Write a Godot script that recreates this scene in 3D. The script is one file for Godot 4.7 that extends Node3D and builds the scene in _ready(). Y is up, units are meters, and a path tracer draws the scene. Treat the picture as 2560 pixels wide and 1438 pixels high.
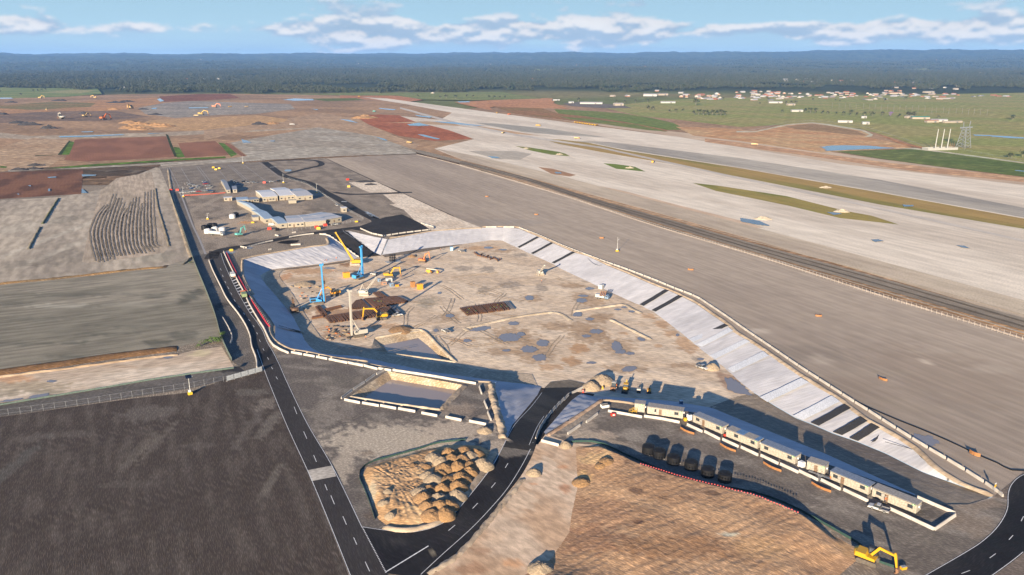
extends Node3D
# An airport building site seen from the air on a low-sun morning: terminal excavation, cabins, haul roads, runway earthworks, bushland and ranges behind.
# Units are metres, y up. The platform is y = 0, the excavation floor PIT. Positions come from picture points turned into ground points by G().

const F := 1960.0
const HORIZON := 152.0
const EYE := 112.0
const PIT := -5.5
const SUN_EL := 12.7
const SUN_AZ := 19.0
# left edge, top edge and scale of the enlargements that outlines were read from
const VIEW := {
	"z": [0, 0, 1.0], "a": [380, 380, 4.414], "b": [560, 560, 4.23], "c": [900, 560, 3.879], "d": [780, 860, 3.657], "e": [1350, 900, 4.109], "f": [1850, 1000, 3.283],
	"g": [880, 1080, 4.016], "h": [0, 850, 3.594], "i": [0, 0, 2.977], "j": [850, 0, 2.977], "k": [1700, 0, 2.977], "l": [0, 220, 4.0], "m": [560, 220, 4.0],
	"n": [1150, 220, 3.657], "o": [1850, 180, 3.424], "p": [1500, 560, 2.415], "q": [0, 480, 3.424], "r": [1400, 1080, 3.2], "s": [1400, 640, 4.23],
	"t": [520, 560, 3.595], "y": [430, 440, 3.64], "u": [1480, 980, 5.333]}
# lit open ground: photographed brightness over base colour, per channel
const LIT := Vector3(0.69, 0.695, 0.755)

var pitch := atan((719.0 - HORIZON) / F)
var rng := RandomNumberGenerator.new()
var n_big := FastNoiseLite.new()
var n_mid := FastNoiseLite.new()
var n_fine := FastNoiseLite.new()
var mats := {}
var meshes := {}
var used := {}
var pit_hole := PackedVector2Array()
var pond_hole := PackedVector2Array()
var layer := 0.0


# ---------------------------------------------------------------- picture points to ground points
func G(px: float, py: float, y := 0.0) -> Vector3:
	var dx := (px - 1280.0) / F
	var dy := (719.0 - py) / F
	var d := Vector3(dx, dy * cos(pitch) - sin(pitch), -(cos(pitch) + dy * sin(pitch)))
	return Vector3(0, EYE, 0) + d * ((y - EYE) / d.y)

func P(k: String, x: float, y: float) -> Vector2:
	var w: Array = VIEW[k]
	return Vector2(w[0] + x / w[2], w[1] + y / w[2])

func V(k: String, a: Array) -> PackedVector2Array:   # flat list of enlargement coordinates -> picture points
	var out := PackedVector2Array()
	for i in range(0, a.size(), 2):
		out.append(P(k, a[i], a[i + 1]))
	return out

func GV(k: String, x: float, y: float, h := 0.0) -> Vector3:
	var p := P(k, x, y)
	return G(p.x, p.y, h)

func W(pts: PackedVector2Array, y := 0.0) -> PackedVector2Array:   # picture points -> (x, z)
	var out := PackedVector2Array()
	for p in pts:
		var q := G(p.x, p.y, y)
		out.append(Vector2(q.x, q.z))
	return out

func W3(pts: PackedVector2Array, y := 0.0) -> PackedVector3Array:
	var out := PackedVector3Array()
	for p in pts:
		out.append(G(p.x, p.y, y))
	return out

func line3(k: String, a: Array, y := 0.0) -> PackedVector3Array:
	return W3(V(k, a), y)

func cat(parts: Array) -> PackedVector2Array:
	var out := PackedVector2Array()
	for p in parts:
		out.append_array(p)
	return out

func A(r: float, g: float, b: float) -> Color:   # base colour (linear) of open ground photographed as this sRGB
	var c := Color(r / 255.0, g / 255.0, b / 255.0).srgb_to_linear()
	return Color(c.r / LIT.x, c.g / LIT.y, c.b / LIT.z)

func smooth_line(p: PackedVector3Array, step := 2.0) -> PackedVector3Array:   # Catmull-Rom through the points
	var out := PackedVector3Array()
	for i in p.size() - 1:
		var p0 := p[maxi(i - 1, 0)]
		var p3 := p[mini(i + 2, p.size() - 1)]
		var n := maxi(1, int(p[i].distance_to(p[i + 1]) / step))
		for j in n:
			var t := float(j) / n
			out.append(p[i].cubic_interpolate(p[i + 1], p0, p3, t))
	out.append(p[p.size() - 1])
	return out


# ---------------------------------------------------------------- meshes
class MB:
	var v := PackedVector3Array()
	var n := PackedVector3Array()
	var uv := PackedVector2Array()
	var uv2 := PackedVector2Array()
	var c := PackedColorArray()
	var ix := PackedInt32Array()
	var T := Transform3D()
	var col := Color.WHITE
	func put(p: Vector3, m: Vector3) -> int:
		v.append(T * p)
		n.append((T.basis * m).normalized())
		return v.size() - 1
	func tri(a: Vector3, b: Vector3, d: Vector3) -> void:   # counter-clockwise seen from outside
		var m := (b - a).cross(d - a)
		var k := put(a, m)
		put(b, m)
		put(d, m)
		ix.append_array([k, k + 2, k + 1])
	func quad(a: Vector3, b: Vector3, d: Vector3, e: Vector3) -> void:
		var m := (b - a).cross(d - a)
		if m.length_squared() < 1e-12:
			m = (d - a).cross(e - a)
		var k := put(a, m)
		put(b, m)
		put(d, m)
		put(e, m)
		ix.append_array([k, k + 2, k + 1, k, k + 3, k + 2])
	func box(o: Vector3, s: Vector3, b := Basis()) -> MB:
		var h := s / 2.0
		var p := []
		for i in 8:
			p.append(o + b * Vector3(h.x if i & 1 else -h.x, h.y if i & 2 else -h.y, h.z if i & 4 else -h.z))
		quad(p[4], p[5], p[7], p[6])
		quad(p[1], p[0], p[2], p[3])
		quad(p[5], p[1], p[3], p[7])
		quad(p[0], p[4], p[6], p[2])
		quad(p[6], p[7], p[3], p[2])
		quad(p[0], p[1], p[5], p[4])
		return self
	func cyl(a: Vector3, b: Vector3, r0: float, r1: float, k := 10, caps := true) -> MB:
		var d := (b - a).normalized()
		var x := d.cross(Vector3.UP if absf(d.y) < 0.9 else Vector3.RIGHT).normalized()
		var y := d.cross(x)
		var s := v.size()
		for i in k + 1:
			var w := TAU * i / k
			var m := x * cos(w) + y * sin(w)
			put(a + m * r0, m)
			put(b + m * r1, m)
		for i in k:
			var q := s + i * 2
			ix.append_array([q, q + 1, q + 2, q + 1, q + 3, q + 2])
		if caps:
			for e in 2:
				var o := b if e else a
				var r := r1 if e else r0
				var mid := put(o, d if e else -d)
				for i in k + 1:
					var w := TAU * i / k
					put(o + (x * cos(w) + y * sin(w)) * r, d if e else -d)
				for i in k:
					if e:
						ix.append_array([mid, mid + 2 + i, mid + 1 + i])
					else:
						ix.append_array([mid, mid + 1 + i, mid + 2 + i])
		return self
	func bar(a: Vector3, b: Vector3, w: float, h: float) -> MB:   # a square-section bar
		var x := (b - a).normalized()
		var z := x.cross(Vector3.UP if absf(x.y) < 0.95 else Vector3.RIGHT).normalized()
		return box((a + b) / 2.0, Vector3(a.distance_to(b), h, w), Basis(x, z.cross(x), z))
	func ext(p: PackedVector2Array, z0: float, z1: float) -> MB:   # side profile (x, y) drawn across z
		if Geometry2D.is_polygon_clockwise(p):
			p = p.duplicate()
			p.reverse()
		var k := p.size()
		for i in k:
			var a := p[i]
			var b := p[(i + 1) % k]
			quad(Vector3(a.x, a.y, z1), Vector3(a.x, a.y, z0), Vector3(b.x, b.y, z0), Vector3(b.x, b.y, z1))
		var t := Geometry2D.triangulate_polygon(p)
		for i in range(0, t.size(), 3):
			var q := [p[t[i]], p[t[i + 1]], p[t[i + 2]]]
			if (q[1] - q[0]).cross(q[2] - q[0]) < 0:
				q = [q[0], q[2], q[1]]
			tri(Vector3(q[0].x, q[0].y, z1), Vector3(q[1].x, q[1].y, z1), Vector3(q[2].x, q[2].y, z1))
			tri(Vector3(q[0].x, q[0].y, z0), Vector3(q[2].x, q[2].y, z0), Vector3(q[1].x, q[1].y, z0))
		return self
	func lathe(prof: PackedVector2Array, k := 20, o := Vector3.ZERO) -> MB:   # (radius, height), bottom to top
		var s := v.size()
		for j in prof.size():
			var t := prof[mini(j + 1, prof.size() - 1)] - prof[maxi(j - 1, 0)]
			for i in k + 1:
				var w := TAU * i / k
				put(o + Vector3(cos(w) * prof[j].x, prof[j].y, sin(w) * prof[j].x), Vector3(cos(w) * t.y, -t.x, sin(w) * t.y) + Vector3(0, 1e-5, 0))
		for j in prof.size() - 1:
			for i in k:
				var q := s + j * (k + 1) + i
				ix.append_array([q, q + 1, q + k + 1, q + 1, q + k + 2, q + k + 1])
		return self
	func mesh() -> ArrayMesh:
		var a := []
		a.resize(Mesh.ARRAY_MAX)
		a[Mesh.ARRAY_VERTEX] = v
		a[Mesh.ARRAY_NORMAL] = n
		if uv.size() == v.size():
			a[Mesh.ARRAY_TEX_UV] = uv
		if uv2.size() == v.size():
			a[Mesh.ARRAY_TEX_UV2] = uv2
		if c.size() == v.size():
			a[Mesh.ARRAY_COLOR] = c
		a[Mesh.ARRAY_INDEX] = ix
		var m := ArrayMesh.new()
		m.add_surface_from_arrays(Mesh.PRIMITIVE_TRIANGLES, a)
		return m

func prof(a: Array) -> PackedVector2Array:
	var out := PackedVector2Array()
	for i in range(0, a.size(), 2):
		out.append(Vector2(a[i], a[i + 1]))
	return out


# ---------------------------------------------------------------- materials
func ramp_noise(freq: float, lo: float, hi: float, t0: float, t1: float, seed_: int, octaves := 5, size := 1024) -> NoiseTexture2D:
	var f := FastNoiseLite.new()
	f.noise_type = FastNoiseLite.TYPE_SIMPLEX
	f.frequency = freq
	f.seed = seed_
	f.fractal_octaves = octaves
	f.fractal_gain = 0.55
	var g := Gradient.new()
	g.offsets = PackedFloat32Array([0.0, t0, t1, 1.0])
	var a := Color(lo, lo, lo)
	var b := Color(hi, hi, hi)
	g.colors = PackedColorArray([a, a, b, b])
	var t := NoiseTexture2D.new()
	t.width = size
	t.height = size
	t.seamless = true
	t.noise = f
	t.color_ramp = g
	return t

var tex := {}
func textures() -> void:
	tex.mottle = ramp_noise(0.006, 0.84, 1.0, 0.2, 0.8, 3)
	tex.soft = ramp_noise(0.006, 0.92, 1.0, 0.2, 0.8, 3)
	tex.grain = ramp_noise(0.03, 0.86, 1.0, 0.15, 0.85, 5, 4)
	tex.scuff = ramp_noise(0.012, 0.72, 1.0, 0.48, 0.92, 8)
	tex.rough = ramp_noise(0.02, 0.0, 1.0, 0.1, 0.9, 11, 5)
	tex.leaf = ramp_noise(0.05, 0.6, 1.0, 0.2, 0.8, 14, 3, 512)

# Ground: the colour is in the vertices (linear); the textures add streaks along uv and mottling on uv2.
func earth(called: String, streak: Vector2, detail: float, relief := 0.0, relief_size := 6.0, key := "scuff", rough := 0.95) -> StandardMaterial3D:
	if mats.has(called):
		return mats[called]
	var m := StandardMaterial3D.new()
	m.resource_name = called
	m.vertex_color_use_as_albedo = true
	m.roughness = rough
	m.metallic_specular = 0.2
	m.albedo_texture = tex[key]
	m.uv1_scale = Vector3(1.0 / streak.x, 1.0 / streak.y, 1)
	m.detail_enabled = true
	m.detail_blend_mode = BaseMaterial3D.BLEND_MODE_MUL
	m.detail_albedo = tex.grain
	m.detail_uv_layer = BaseMaterial3D.DETAIL_UV_2
	m.uv2_scale = Vector3(1.0 / detail, 1.0 / detail, 1)
	if relief > 0.0:
		m.heightmap_enabled = true
		m.heightmap_texture = tex.rough
		m.heightmap_scale = relief
	mats[called] = m
	return m

func mat(called: String, lin: Color, rough := 0.6, metal := 0.0, grain := true) -> StandardMaterial3D:
	if mats.has(called):
		return mats[called]
	var m := StandardMaterial3D.new()
	m.resource_name = called
	m.albedo_color = lin.linear_to_srgb()
	m.roughness = rough
	m.metallic = metal
	if grain:
		m.albedo_texture = tex.mottle
		m.uv1_triplanar = true
		m.uv1_scale = Vector3.ONE * 0.17
	mats[called] = m
	return m

func glass(called: String, lin: Color) -> StandardMaterial3D:
	var m := mat(called, lin, 0.08, 0.0, false)
	m.metallic_specular = 0.6
	return m


# ---------------------------------------------------------------- nodes
func numbered(called: String) -> String:
	var k: int = used.get(called, 0)
	used[called] = k + 1
	return called if k == 0 else "%s_%03d" % [called, k]

func obj(called: String, m: Mesh, mt: Material, parent: Node = null, at := Transform3D()) -> MeshInstance3D:
	var o := MeshInstance3D.new()
	o.name = numbered(called) if parent == null else called
	o.mesh = m
	o.material_override = mt
	o.transform = at
	(self if parent == null else parent).add_child(o, true)
	return o

func struct(called: String, m: Mesh, mt: Material) -> MeshInstance3D:
	var o := obj(called, m, mt)
	o.set_meta("kind", "structure")
	return o

func tag(o: Node3D, label: String, category: String, group := "") -> Node3D:
	o.set_meta("label", label)
	o.set_meta("category", category)
	if group:
		o.set_meta("group", group)
	return o

func thing(called: String, label: String, category: String, at: Vector3, yaw := 0.0, group := "") -> Node3D:
	var o := Node3D.new()
	o.name = numbered(called)
	add_child(o)
	o.position = at
	o.rotation.y = yaw
	tag(o, label, category, group)
	return o

func copy(o: Node3D, at: Vector3, yaw := 0.0, label := "", group := "") -> Node3D:
	var c: Node3D = o.duplicate()
	var stem: String = o.get_meta("stem") if o.has_meta("stem") else String(o.name)
	c.name = numbered(stem)
	add_child(c)
	c.position = at
	c.rotation = Vector3(0, yaw, 0)
	c.scale = Vector3.ONE
	if label:
		c.set_meta("label", label)
	if group:
		c.set_meta("group", group)
	return c

func yaw_of(d: Vector3) -> float:   # turns +x to d
	return atan2(-d.z, d.x)

func yaw_px(k: String, x0: float, y0: float, x1: float, y1: float, h := 0.0) -> float:
	return yaw_of(GV(k, x1, y1, h) - GV(k, x0, y0, h))


# ---------------------------------------------------------------- ground sheets
# A paint is {c, c2: colours; f: patches per metre; st: stretch of the patches along `an`; t0, t1: how the second colour sets in; stains: [...]}
func paint(c: Color, c2: Color, f := 0.02, st := 1.0, an := 0.0, t0 := 0.35, t1 := 0.75, stains := []) -> Dictionary:
	return {"c": c, "c2": c2, "f": f, "st": st, "an": an, "t0": t0, "t1": t1, "stains": stains}

func stain(k: String, x: float, y: float, rx: float, ry: float, c: Color, s := 0.8, h := 0.0, turn := 0.0) -> Array:
	var o := GV(k, x, y, h)
	var ex := GV(k, x + rx, y, h).distance_to(o)
	var ez := GV(k, x, y + ry, h).distance_to(GV(k, x, y - ry, h)) / 2.0
	return [o.x, o.z, ex, ez, c, s, turn]

func paint_at(p: Dictionary, x: float, z: float) -> Color:
	var ca := cos(p.an)
	var sa := sin(p.an)
	var u: float = (x * ca + z * sa) / p.st
	var w: float = -x * sa + z * ca
	var f: float = p.f * 100.0
	var k := 0.5 + 0.5 * n_big.get_noise_2d(u * f, w * f)
	var c: Color = p.c.lerp(p.c2, smoothstep(p.t0, p.t1, k))
	var j := 1.0 + 0.10 * n_mid.get_noise_2d(x * 9.0, z * 9.0)
	return Color(c.r * j, c.g * j, c.b * j)

func stains_on(p: Dictionary, v: PackedVector3Array, c: PackedColorArray) -> void:
	for s in p.stains:
		var r: float = maxf(s[2], s[3]) * 1.7
		var ca := cos(s[6])
		var sa := sin(s[6])
		for i in v.size():
			var dx: float = v[i].x - s[0]
			var dz: float = v[i].z - s[1]
			if absf(dx) > r or absf(dz) > r:
				continue
			var a: float = (dx * ca + dz * sa) / s[2]
			var b: float = (-dx * sa + dz * ca) / s[3]
			var q := sqrt(a * a + b * b) + 0.55 * n_fine.get_noise_2d(v[i].x * 25.0, v[i].z * 25.0)
			var w: float = s[5] * (1.0 - smoothstep(0.75, 1.1, q))
			if w > 0.0:
				c[i] = c[i].lerp(s[4], w)

# the scuffed texture is darker than the others on average; its colours are raised to keep their mean
func gain(mt: Material) -> float:
	return 1.22 if mt.albedo_texture == tex.scuff else (0.91 if mt.albedo_texture == tex.soft else 1.0)

# One sheet: a grid of `cell` metres cut exactly to the outline `poly` (x, z), less the holes. hf gives the height.
func sheet(called: String, poly: PackedVector2Array, y: float, cell: float, mt: Material, pt: Dictionary, hf = null, holes := [], turn := 0.0) -> MeshInstance3D:
	var box := Rect2(poly[0], Vector2.ZERO)
	for p in poly:
		box = box.expand(p)
	var cut := []
	for hh in holes:
		var hb := Rect2(hh[0], Vector2.ZERO)
		for p in hh:
			hb = hb.expand(p)
		if hb.intersects(box):
			cut.append(hh)
	var nx := maxi(1, ceili(box.size.x / cell))
	var nz := maxi(1, ceili(box.size.y / cell))
	var edge := PackedByteArray()
	edge.resize(nx * nz)
	for ring in [poly] + cut:
		for i in ring.size():
			var a: Vector2 = ring[i]
			var b: Vector2 = ring[(i + 1) % ring.size()]
			var steps := maxi(1, ceili(a.distance_to(b) / (cell * 0.12)))
			for j in steps + 1:
				var q := (a.lerp(b, float(j) / steps) - box.position) / cell
				var gx := int(floor(q.x))
				var gz := int(floor(q.y))
				if gx >= 0 and gz >= 0 and gx < nx and gz < nz:
					edge[gz * nx + gx] = 1
	var mb := MB.new()
	var grid := PackedInt32Array()
	grid.resize((nx + 1) * (nz + 1))
	grid.fill(-1)
	var flat: bool = hf == null
	for gz in nz:
		for gx in nx:
			var o := box.position + Vector2(gx, gz) * cell
			if edge[gz * nx + gx]:
				var sq := PackedVector2Array([o, o + Vector2(cell, 0), o + Vector2(cell, cell), o + Vector2(0, cell)])
				var ps: Array = Geometry2D.intersect_polygons(sq, poly)
				for hh in cut:
					var nxt := []
					for q in ps:
						for w in Geometry2D.clip_polygons(q, hh):
							if not Geometry2D.is_polygon_clockwise(w):
								nxt.append(w)
							else:
								nxt.append(w)
					ps = nxt
				for q in ps:
					var t := Geometry2D.triangulate_polygon(q)
					if t.is_empty():
						continue
					var s := mb.v.size()
					for p in q:
						mb.v.append(Vector3(p.x, y, p.y))
					for i in range(0, t.size(), 3):
						var a: Vector2 = q[t[i]]
						var cw: bool = (q[t[i + 1]] - a).cross(q[t[i + 2]] - a) > 0
						mb.ix.append_array([s + t[i], s + t[i + 1], s + t[i + 2]] if cw else [s + t[i], s + t[i + 2], s + t[i + 1]])
				continue
			var mid := o + Vector2(cell, cell) * 0.5
			if not Geometry2D.is_point_in_polygon(mid, poly):
				continue
			var inside := true
			for hh in cut:
				if Geometry2D.is_point_in_polygon(mid, hh):
					inside = false
					break
			if not inside:
				continue
			var id := []
			for k in 4:
				var vx := gx + (1 if k == 1 or k == 2 else 0)
				var vz := gz + (1 if k >= 2 else 0)
				var at := vz * (nx + 1) + vx
				if grid[at] < 0:
					grid[at] = mb.v.size()
					mb.v.append(Vector3(box.position.x + vx * cell, y, box.position.y + vz * cell))
				id.append(grid[at])
			mb.ix.append_array([id[0], id[1], id[2], id[0], id[2], id[3]])
	var ca := cos(turn)
	var sa := sin(turn)
	for i in mb.v.size():
		var p := mb.v[i]
		mb.c.append(paint_at(pt, p.x, p.z))
		mb.uv.append(Vector2(p.x * ca + p.z * sa, -p.x * sa + p.z * ca))
		mb.uv2.append(Vector2(p.x, p.z))
		if flat:
			mb.n.append(Vector3.UP)
		else:
			var e := cell * 0.5
			var hx: float = hf.call(p.x + e, p.z) - hf.call(p.x - e, p.z)
			var hz: float = hf.call(p.x, p.z + e) - hf.call(p.x, p.z - e)
			mb.n.append(Vector3(-hx, 2.0 * e, -hz).normalized())
			mb.v[i].y = y + hf.call(p.x, p.z)
	stains_on(pt, mb.v, mb.c)
	lift(mb, gain(mt))
	return struct(called, mb.mesh(), mt)

func lift(mb: MB, k: float) -> void:
	if k != 1.0:
		for i in mb.c.size():
			mb.c[i] = mb.c[i] * k

# A level-0 region; each later one lies a little above those before it.
func region(called: String, poly: PackedVector2Array, cell: float, mt: Material, pt: Dictionary, turn := 0.0, y := -1.0) -> MeshInstance3D:
	if y < 0.0:
		layer += 0.004
		y = layer
	return sheet(called, W(poly, 0.0), y, cell, mt, pt, null, [pit_hole, pond_hole], turn)

# A strip between two lines with the same number of points, cut in `k` rows
func loft(called: String, a: PackedVector3Array, b: PackedVector3Array, k: int, mt: Material, pt: Dictionary, bump := 0.0, turn := 0.0, slack := 0.0) -> MeshInstance3D:
	var mb := MB.new()
	for i in a.size():
		for j in k + 1:
			var t := float(j) / k
			var p := a[i].lerp(b[i], t)
			p.y += bump * n_mid.get_noise_2d(p.x * 22.0, p.z * 22.0) * (1.0 if j > 0 and j < k else 0.2) - slack * sin(PI * t)
			mb.v.append(p)
			mb.n.append(Vector3.UP)
			mb.uv.append(Vector2(p.x * cos(turn) + p.z * sin(turn), -p.x * sin(turn) + p.z * cos(turn)))
			mb.uv2.append(Vector2(p.x, p.z))
			mb.c.append(paint_at(pt, p.x, p.z))
	for i in a.size() - 1:
		for j in k:
			var s := i * (k + 1) + j
			mb.ix.append_array([s, s + k + 1, s + 1, s + 1, s + k + 1, s + k + 2])
	normals(mb)
	stains_on(pt, mb.v, mb.c)
	lift(mb, gain(mt))
	return struct(called, mb.mesh(), mt)

func normals(mb: MB) -> void:
	var nn := PackedVector3Array()
	nn.resize(mb.v.size())
	for i in range(0, mb.ix.size(), 3):
		var m := (mb.v[mb.ix[i + 2]] - mb.v[mb.ix[i]]).cross(mb.v[mb.ix[i + 1]] - mb.v[mb.ix[i]])
		if m.y < 0:
			m = -m
			var k := mb.ix[i + 1]
			mb.ix[i + 1] = mb.ix[i + 2]
			mb.ix[i + 2] = k
		for j in 3:
			nn[mb.ix[i + j]] += m
	for i in nn.size():
		nn[i] = nn[i].normalized() if nn[i].length_squared() > 0 else Vector3.UP
	mb.n = nn

func even(p: PackedVector3Array, n: int) -> PackedVector3Array:   # n points spaced evenly along the line
	var cum := PackedFloat32Array([0.0])
	for i in range(1, p.size()):
		cum.append(cum[i - 1] + p[i].distance_to(p[i - 1]))
	var out := PackedVector3Array()
	var j := 0
	for i in n:
		var d := cum[cum.size() - 1] * i / (n - 1)
		while j < p.size() - 2 and cum[j + 1] < d:
			j += 1
		out.append(p[j].lerp(p[j + 1], clampf((d - cum[j]) / maxf(cum[j + 1] - cum[j], 1e-6), 0, 1)))
	return out

func length_of(p: PackedVector3Array) -> float:
	var s := 0.0
	for i in range(1, p.size()):
		s += p[i].distance_to(p[i - 1])
	return s

# A flat ribbon of the given width, `up` above its line
func ribbon_mesh(p: PackedVector3Array, w: float, up: float, pt := {}, edge_noise := 0.0) -> ArrayMesh:
	var mb := MB.new()
	for i in p.size():
		var d := (p[mini(i + 1, p.size() - 1)] - p[maxi(i - 1, 0)])
		var s := Vector3(-d.z, 0, d.x).normalized() * w / 2.0
		for e in [-1.0, 0.0, 1.0]:
			var q: Vector3 = p[i] + s * e * (1.0 + edge_noise * n_mid.get_noise_2d(p[i].x * 30.0 + e * 500.0, p[i].z * 30.0)) + Vector3(0, up, 0)
			mb.v.append(q)
			mb.n.append(Vector3.UP)
			mb.uv.append(Vector2(q.x, q.z))
			mb.uv2.append(Vector2(q.x, q.z))
			if pt:
				mb.c.append(paint_at(pt, q.x, q.z))
	for i in p.size() - 1:
		for e in 2:
			var s := i * 3 + e
			mb.ix.append_array([s, s + 1, s + 3, s + 1, s + 4, s + 3])
	normals(mb)
	return mb.mesh()

# A windrow or kerb of loose earth: rounded in section, uneven along its length
func bund(called: String, p: PackedVector3Array, w: float, h: float, mt: Material, pt: Dictionary, wobble := 0.35) -> MeshInstance3D:
	var mb := MB.new()
	var sect := [[-1.0, -0.1], [-0.75, 0.35], [-0.3, 0.92], [0.15, 1.0], [0.6, 0.6], [1.0, -0.1]]
	for i in p.size():
		var d := (p[mini(i + 1, p.size() - 1)] - p[maxi(i - 1, 0)])
		var s := Vector3(-d.z, 0, d.x).normalized()
		for k in sect.size():
			var q: Vector3 = p[i]
			var nz := n_mid.get_noise_2d(q.x * 40.0 + k * 90.0, q.z * 40.0)
			q += s * (sect[k][0] * w / 2.0 * (1.0 + wobble * 0.6 * nz))
			q.y += sect[k][1] * h * (1.0 + wobble * 1.4 * nz * (1.0 if k > 0 and k < 5 else 0.0)) * (0.3 if i == 0 or i == p.size() - 1 else 1.0)
			mb.v.append(q)
			mb.uv.append(Vector2(q.x, q.z))
			mb.uv2.append(Vector2(q.x, q.z))
			mb.c.append(paint_at(pt, q.x, q.z))
	var m := sect.size()
	for i in p.size() - 1:
		for k in m - 1:
			var s := i * m + k
			mb.ix.append_array([s, s + 1, s + m, s + 1, s + m + 1, s + m])
	normals(mb)
	return struct(called, mb.mesh(), mt)

var wet := 0
# Still water lying on the ground: an outline made uneven
func puddle(poly: PackedVector2Array, y: float, mt: Material, rough := 0.25, wy := 0.0) -> void:
	var w := W(poly, wy)
	var out := PackedVector2Array()
	var c := Vector2.ZERO
	for p in w:
		c += p / w.size()
	for i in w.size():
		var a := w[i]
		var b := w[(i + 1) % w.size()]
		for j in 4:
			var p := a.lerp(b, j / 4.0)
			out.append(c + (p - c) * (1.0 + rough * n_fine.get_noise_2d(p.x * 40.0, p.y * 40.0)))
	wet += 1
	y += 0.004 * (wet % 9)
	var t := Geometry2D.triangulate_polygon(out)
	if t.is_empty():
		out = Geometry2D.convex_hull(w)
		t = Geometry2D.triangulate_polygon(out)
	var mb := MB.new()
	for p in out:
		mb.v.append(Vector3(p.x, y, p.y))
		mb.n.append(Vector3.UP)
	for i in range(0, t.size(), 3):
		var cw := (out[t[i + 1]] - out[t[i]]).cross(out[t[i + 2]] - out[t[i]]) > 0
		mb.ix.append_array([t[i], t[i + 1], t[i + 2]] if cw else [t[i], t[i + 2], t[i + 1]])
	struct("puddle", mb.mesh(), mt)

func oval(k: String, x: float, y: float, rx: float, ry: float, turn := 0.0) -> PackedVector2Array:
	var out := PackedVector2Array()
	for i in 10:
		var w := TAU * i / 10.0
		out.append(P(k, x + rx * cos(w) * cos(turn) - ry * sin(w) * sin(turn), y + rx * cos(w) * sin(turn) + ry * sin(w) * cos(turn)))
	return out


# ---------------------------------------------------------------- the scene
func _ready() -> void:
	var t0 := Time.get_ticks_msec()
	rng.seed = 7
	n_big.noise_type = FastNoiseLite.TYPE_SIMPLEX
	n_big.seed = 21
	n_big.frequency = 0.01
	n_big.fractal_octaves = 5
	n_mid.noise_type = FastNoiseLite.TYPE_SIMPLEX
	n_mid.seed = 5
	n_mid.frequency = 0.01
	n_mid.fractal_octaves = 3
	n_fine.noise_type = FastNoiseLite.TYPE_SIMPLEX
	n_fine.seed = 77
	n_fine.frequency = 0.01
	n_fine.fractal_octaves = 4

	var cam := Camera3D.new()
	cam.name = "camera"
	add_child(cam)
	cam.position = Vector3(0, EYE, 0)
	cam.rotation.x = -pitch
	cam.fov = rad_to_deg(2.0 * atan(719.0 / F))
	cam.near = 1.0
	cam.far = 60000.0
	cam.current = true

	var env := Environment.new()
	env.background_mode = Environment.BG_SKY
	env.tonemap_mode = Environment.TONE_MAPPER_LINEAR
	env.tonemap_exposure = 3.0
	env.sdfgi_enabled = true
	env.ssao_enabled = true
	env.ssil_enabled = true
	env.fog_enabled = true
	env.fog_density = 0.000036
	env.fog_light_color = Color(0.24, 0.48, 0.95).linear_to_srgb()
	var sky := Sky.new()
	var sm := PanoramaSkyMaterial.new()
	sm.panorama = ImageTexture.create_from_image(sky_picture())
	sm.energy_multiplier = 0.32
	sky.sky_material = sm
	env.sky = sky
	var we := WorldEnvironment.new()
	we.name = "world"
	we.environment = env
	add_child(we)

	var sun := DirectionalLight3D.new()
	sun.name = "sun"
	sun.light_energy = 1.6
	sun.light_color = Color(1.0, 0.84, 0.64).linear_to_srgb()
	sun.light_angular_distance = 0.5
	sun.shadow_enabled = true
	add_child(sun)
	var el := deg_to_rad(SUN_EL)
	var az := deg_to_rad(SUN_AZ)
	sun.look_at_from_position(Vector3.ZERO, Vector3(sin(az) * cos(el), -sin(el), -cos(az) * cos(el)))

	textures()
	print("sky ", Time.get_ticks_msec() - t0)
	land()
	print("land ", Time.get_ticks_msec() - t0)
	outline()
	far_ground()
	print("far ground ", Time.get_ticks_msec() - t0)
	near_ground()
	print("near ground ", Time.get_ticks_msec() - t0)
	pit()
	print("pit ", Time.get_ticks_msec() - t0)
	roads()
	water()
	mounds()
	print("roads ", Time.get_ticks_msec() - t0)
	barriers()
	cabins()
	tanks()
	machines()
	print("machines ", Time.get_ticks_msec() - t0)
	steel()
	camp()
	fences()
	print("camp ", Time.get_ticks_msec() - t0)
	far_things()
	print("far things ", Time.get_ticks_msec() - t0)


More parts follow.
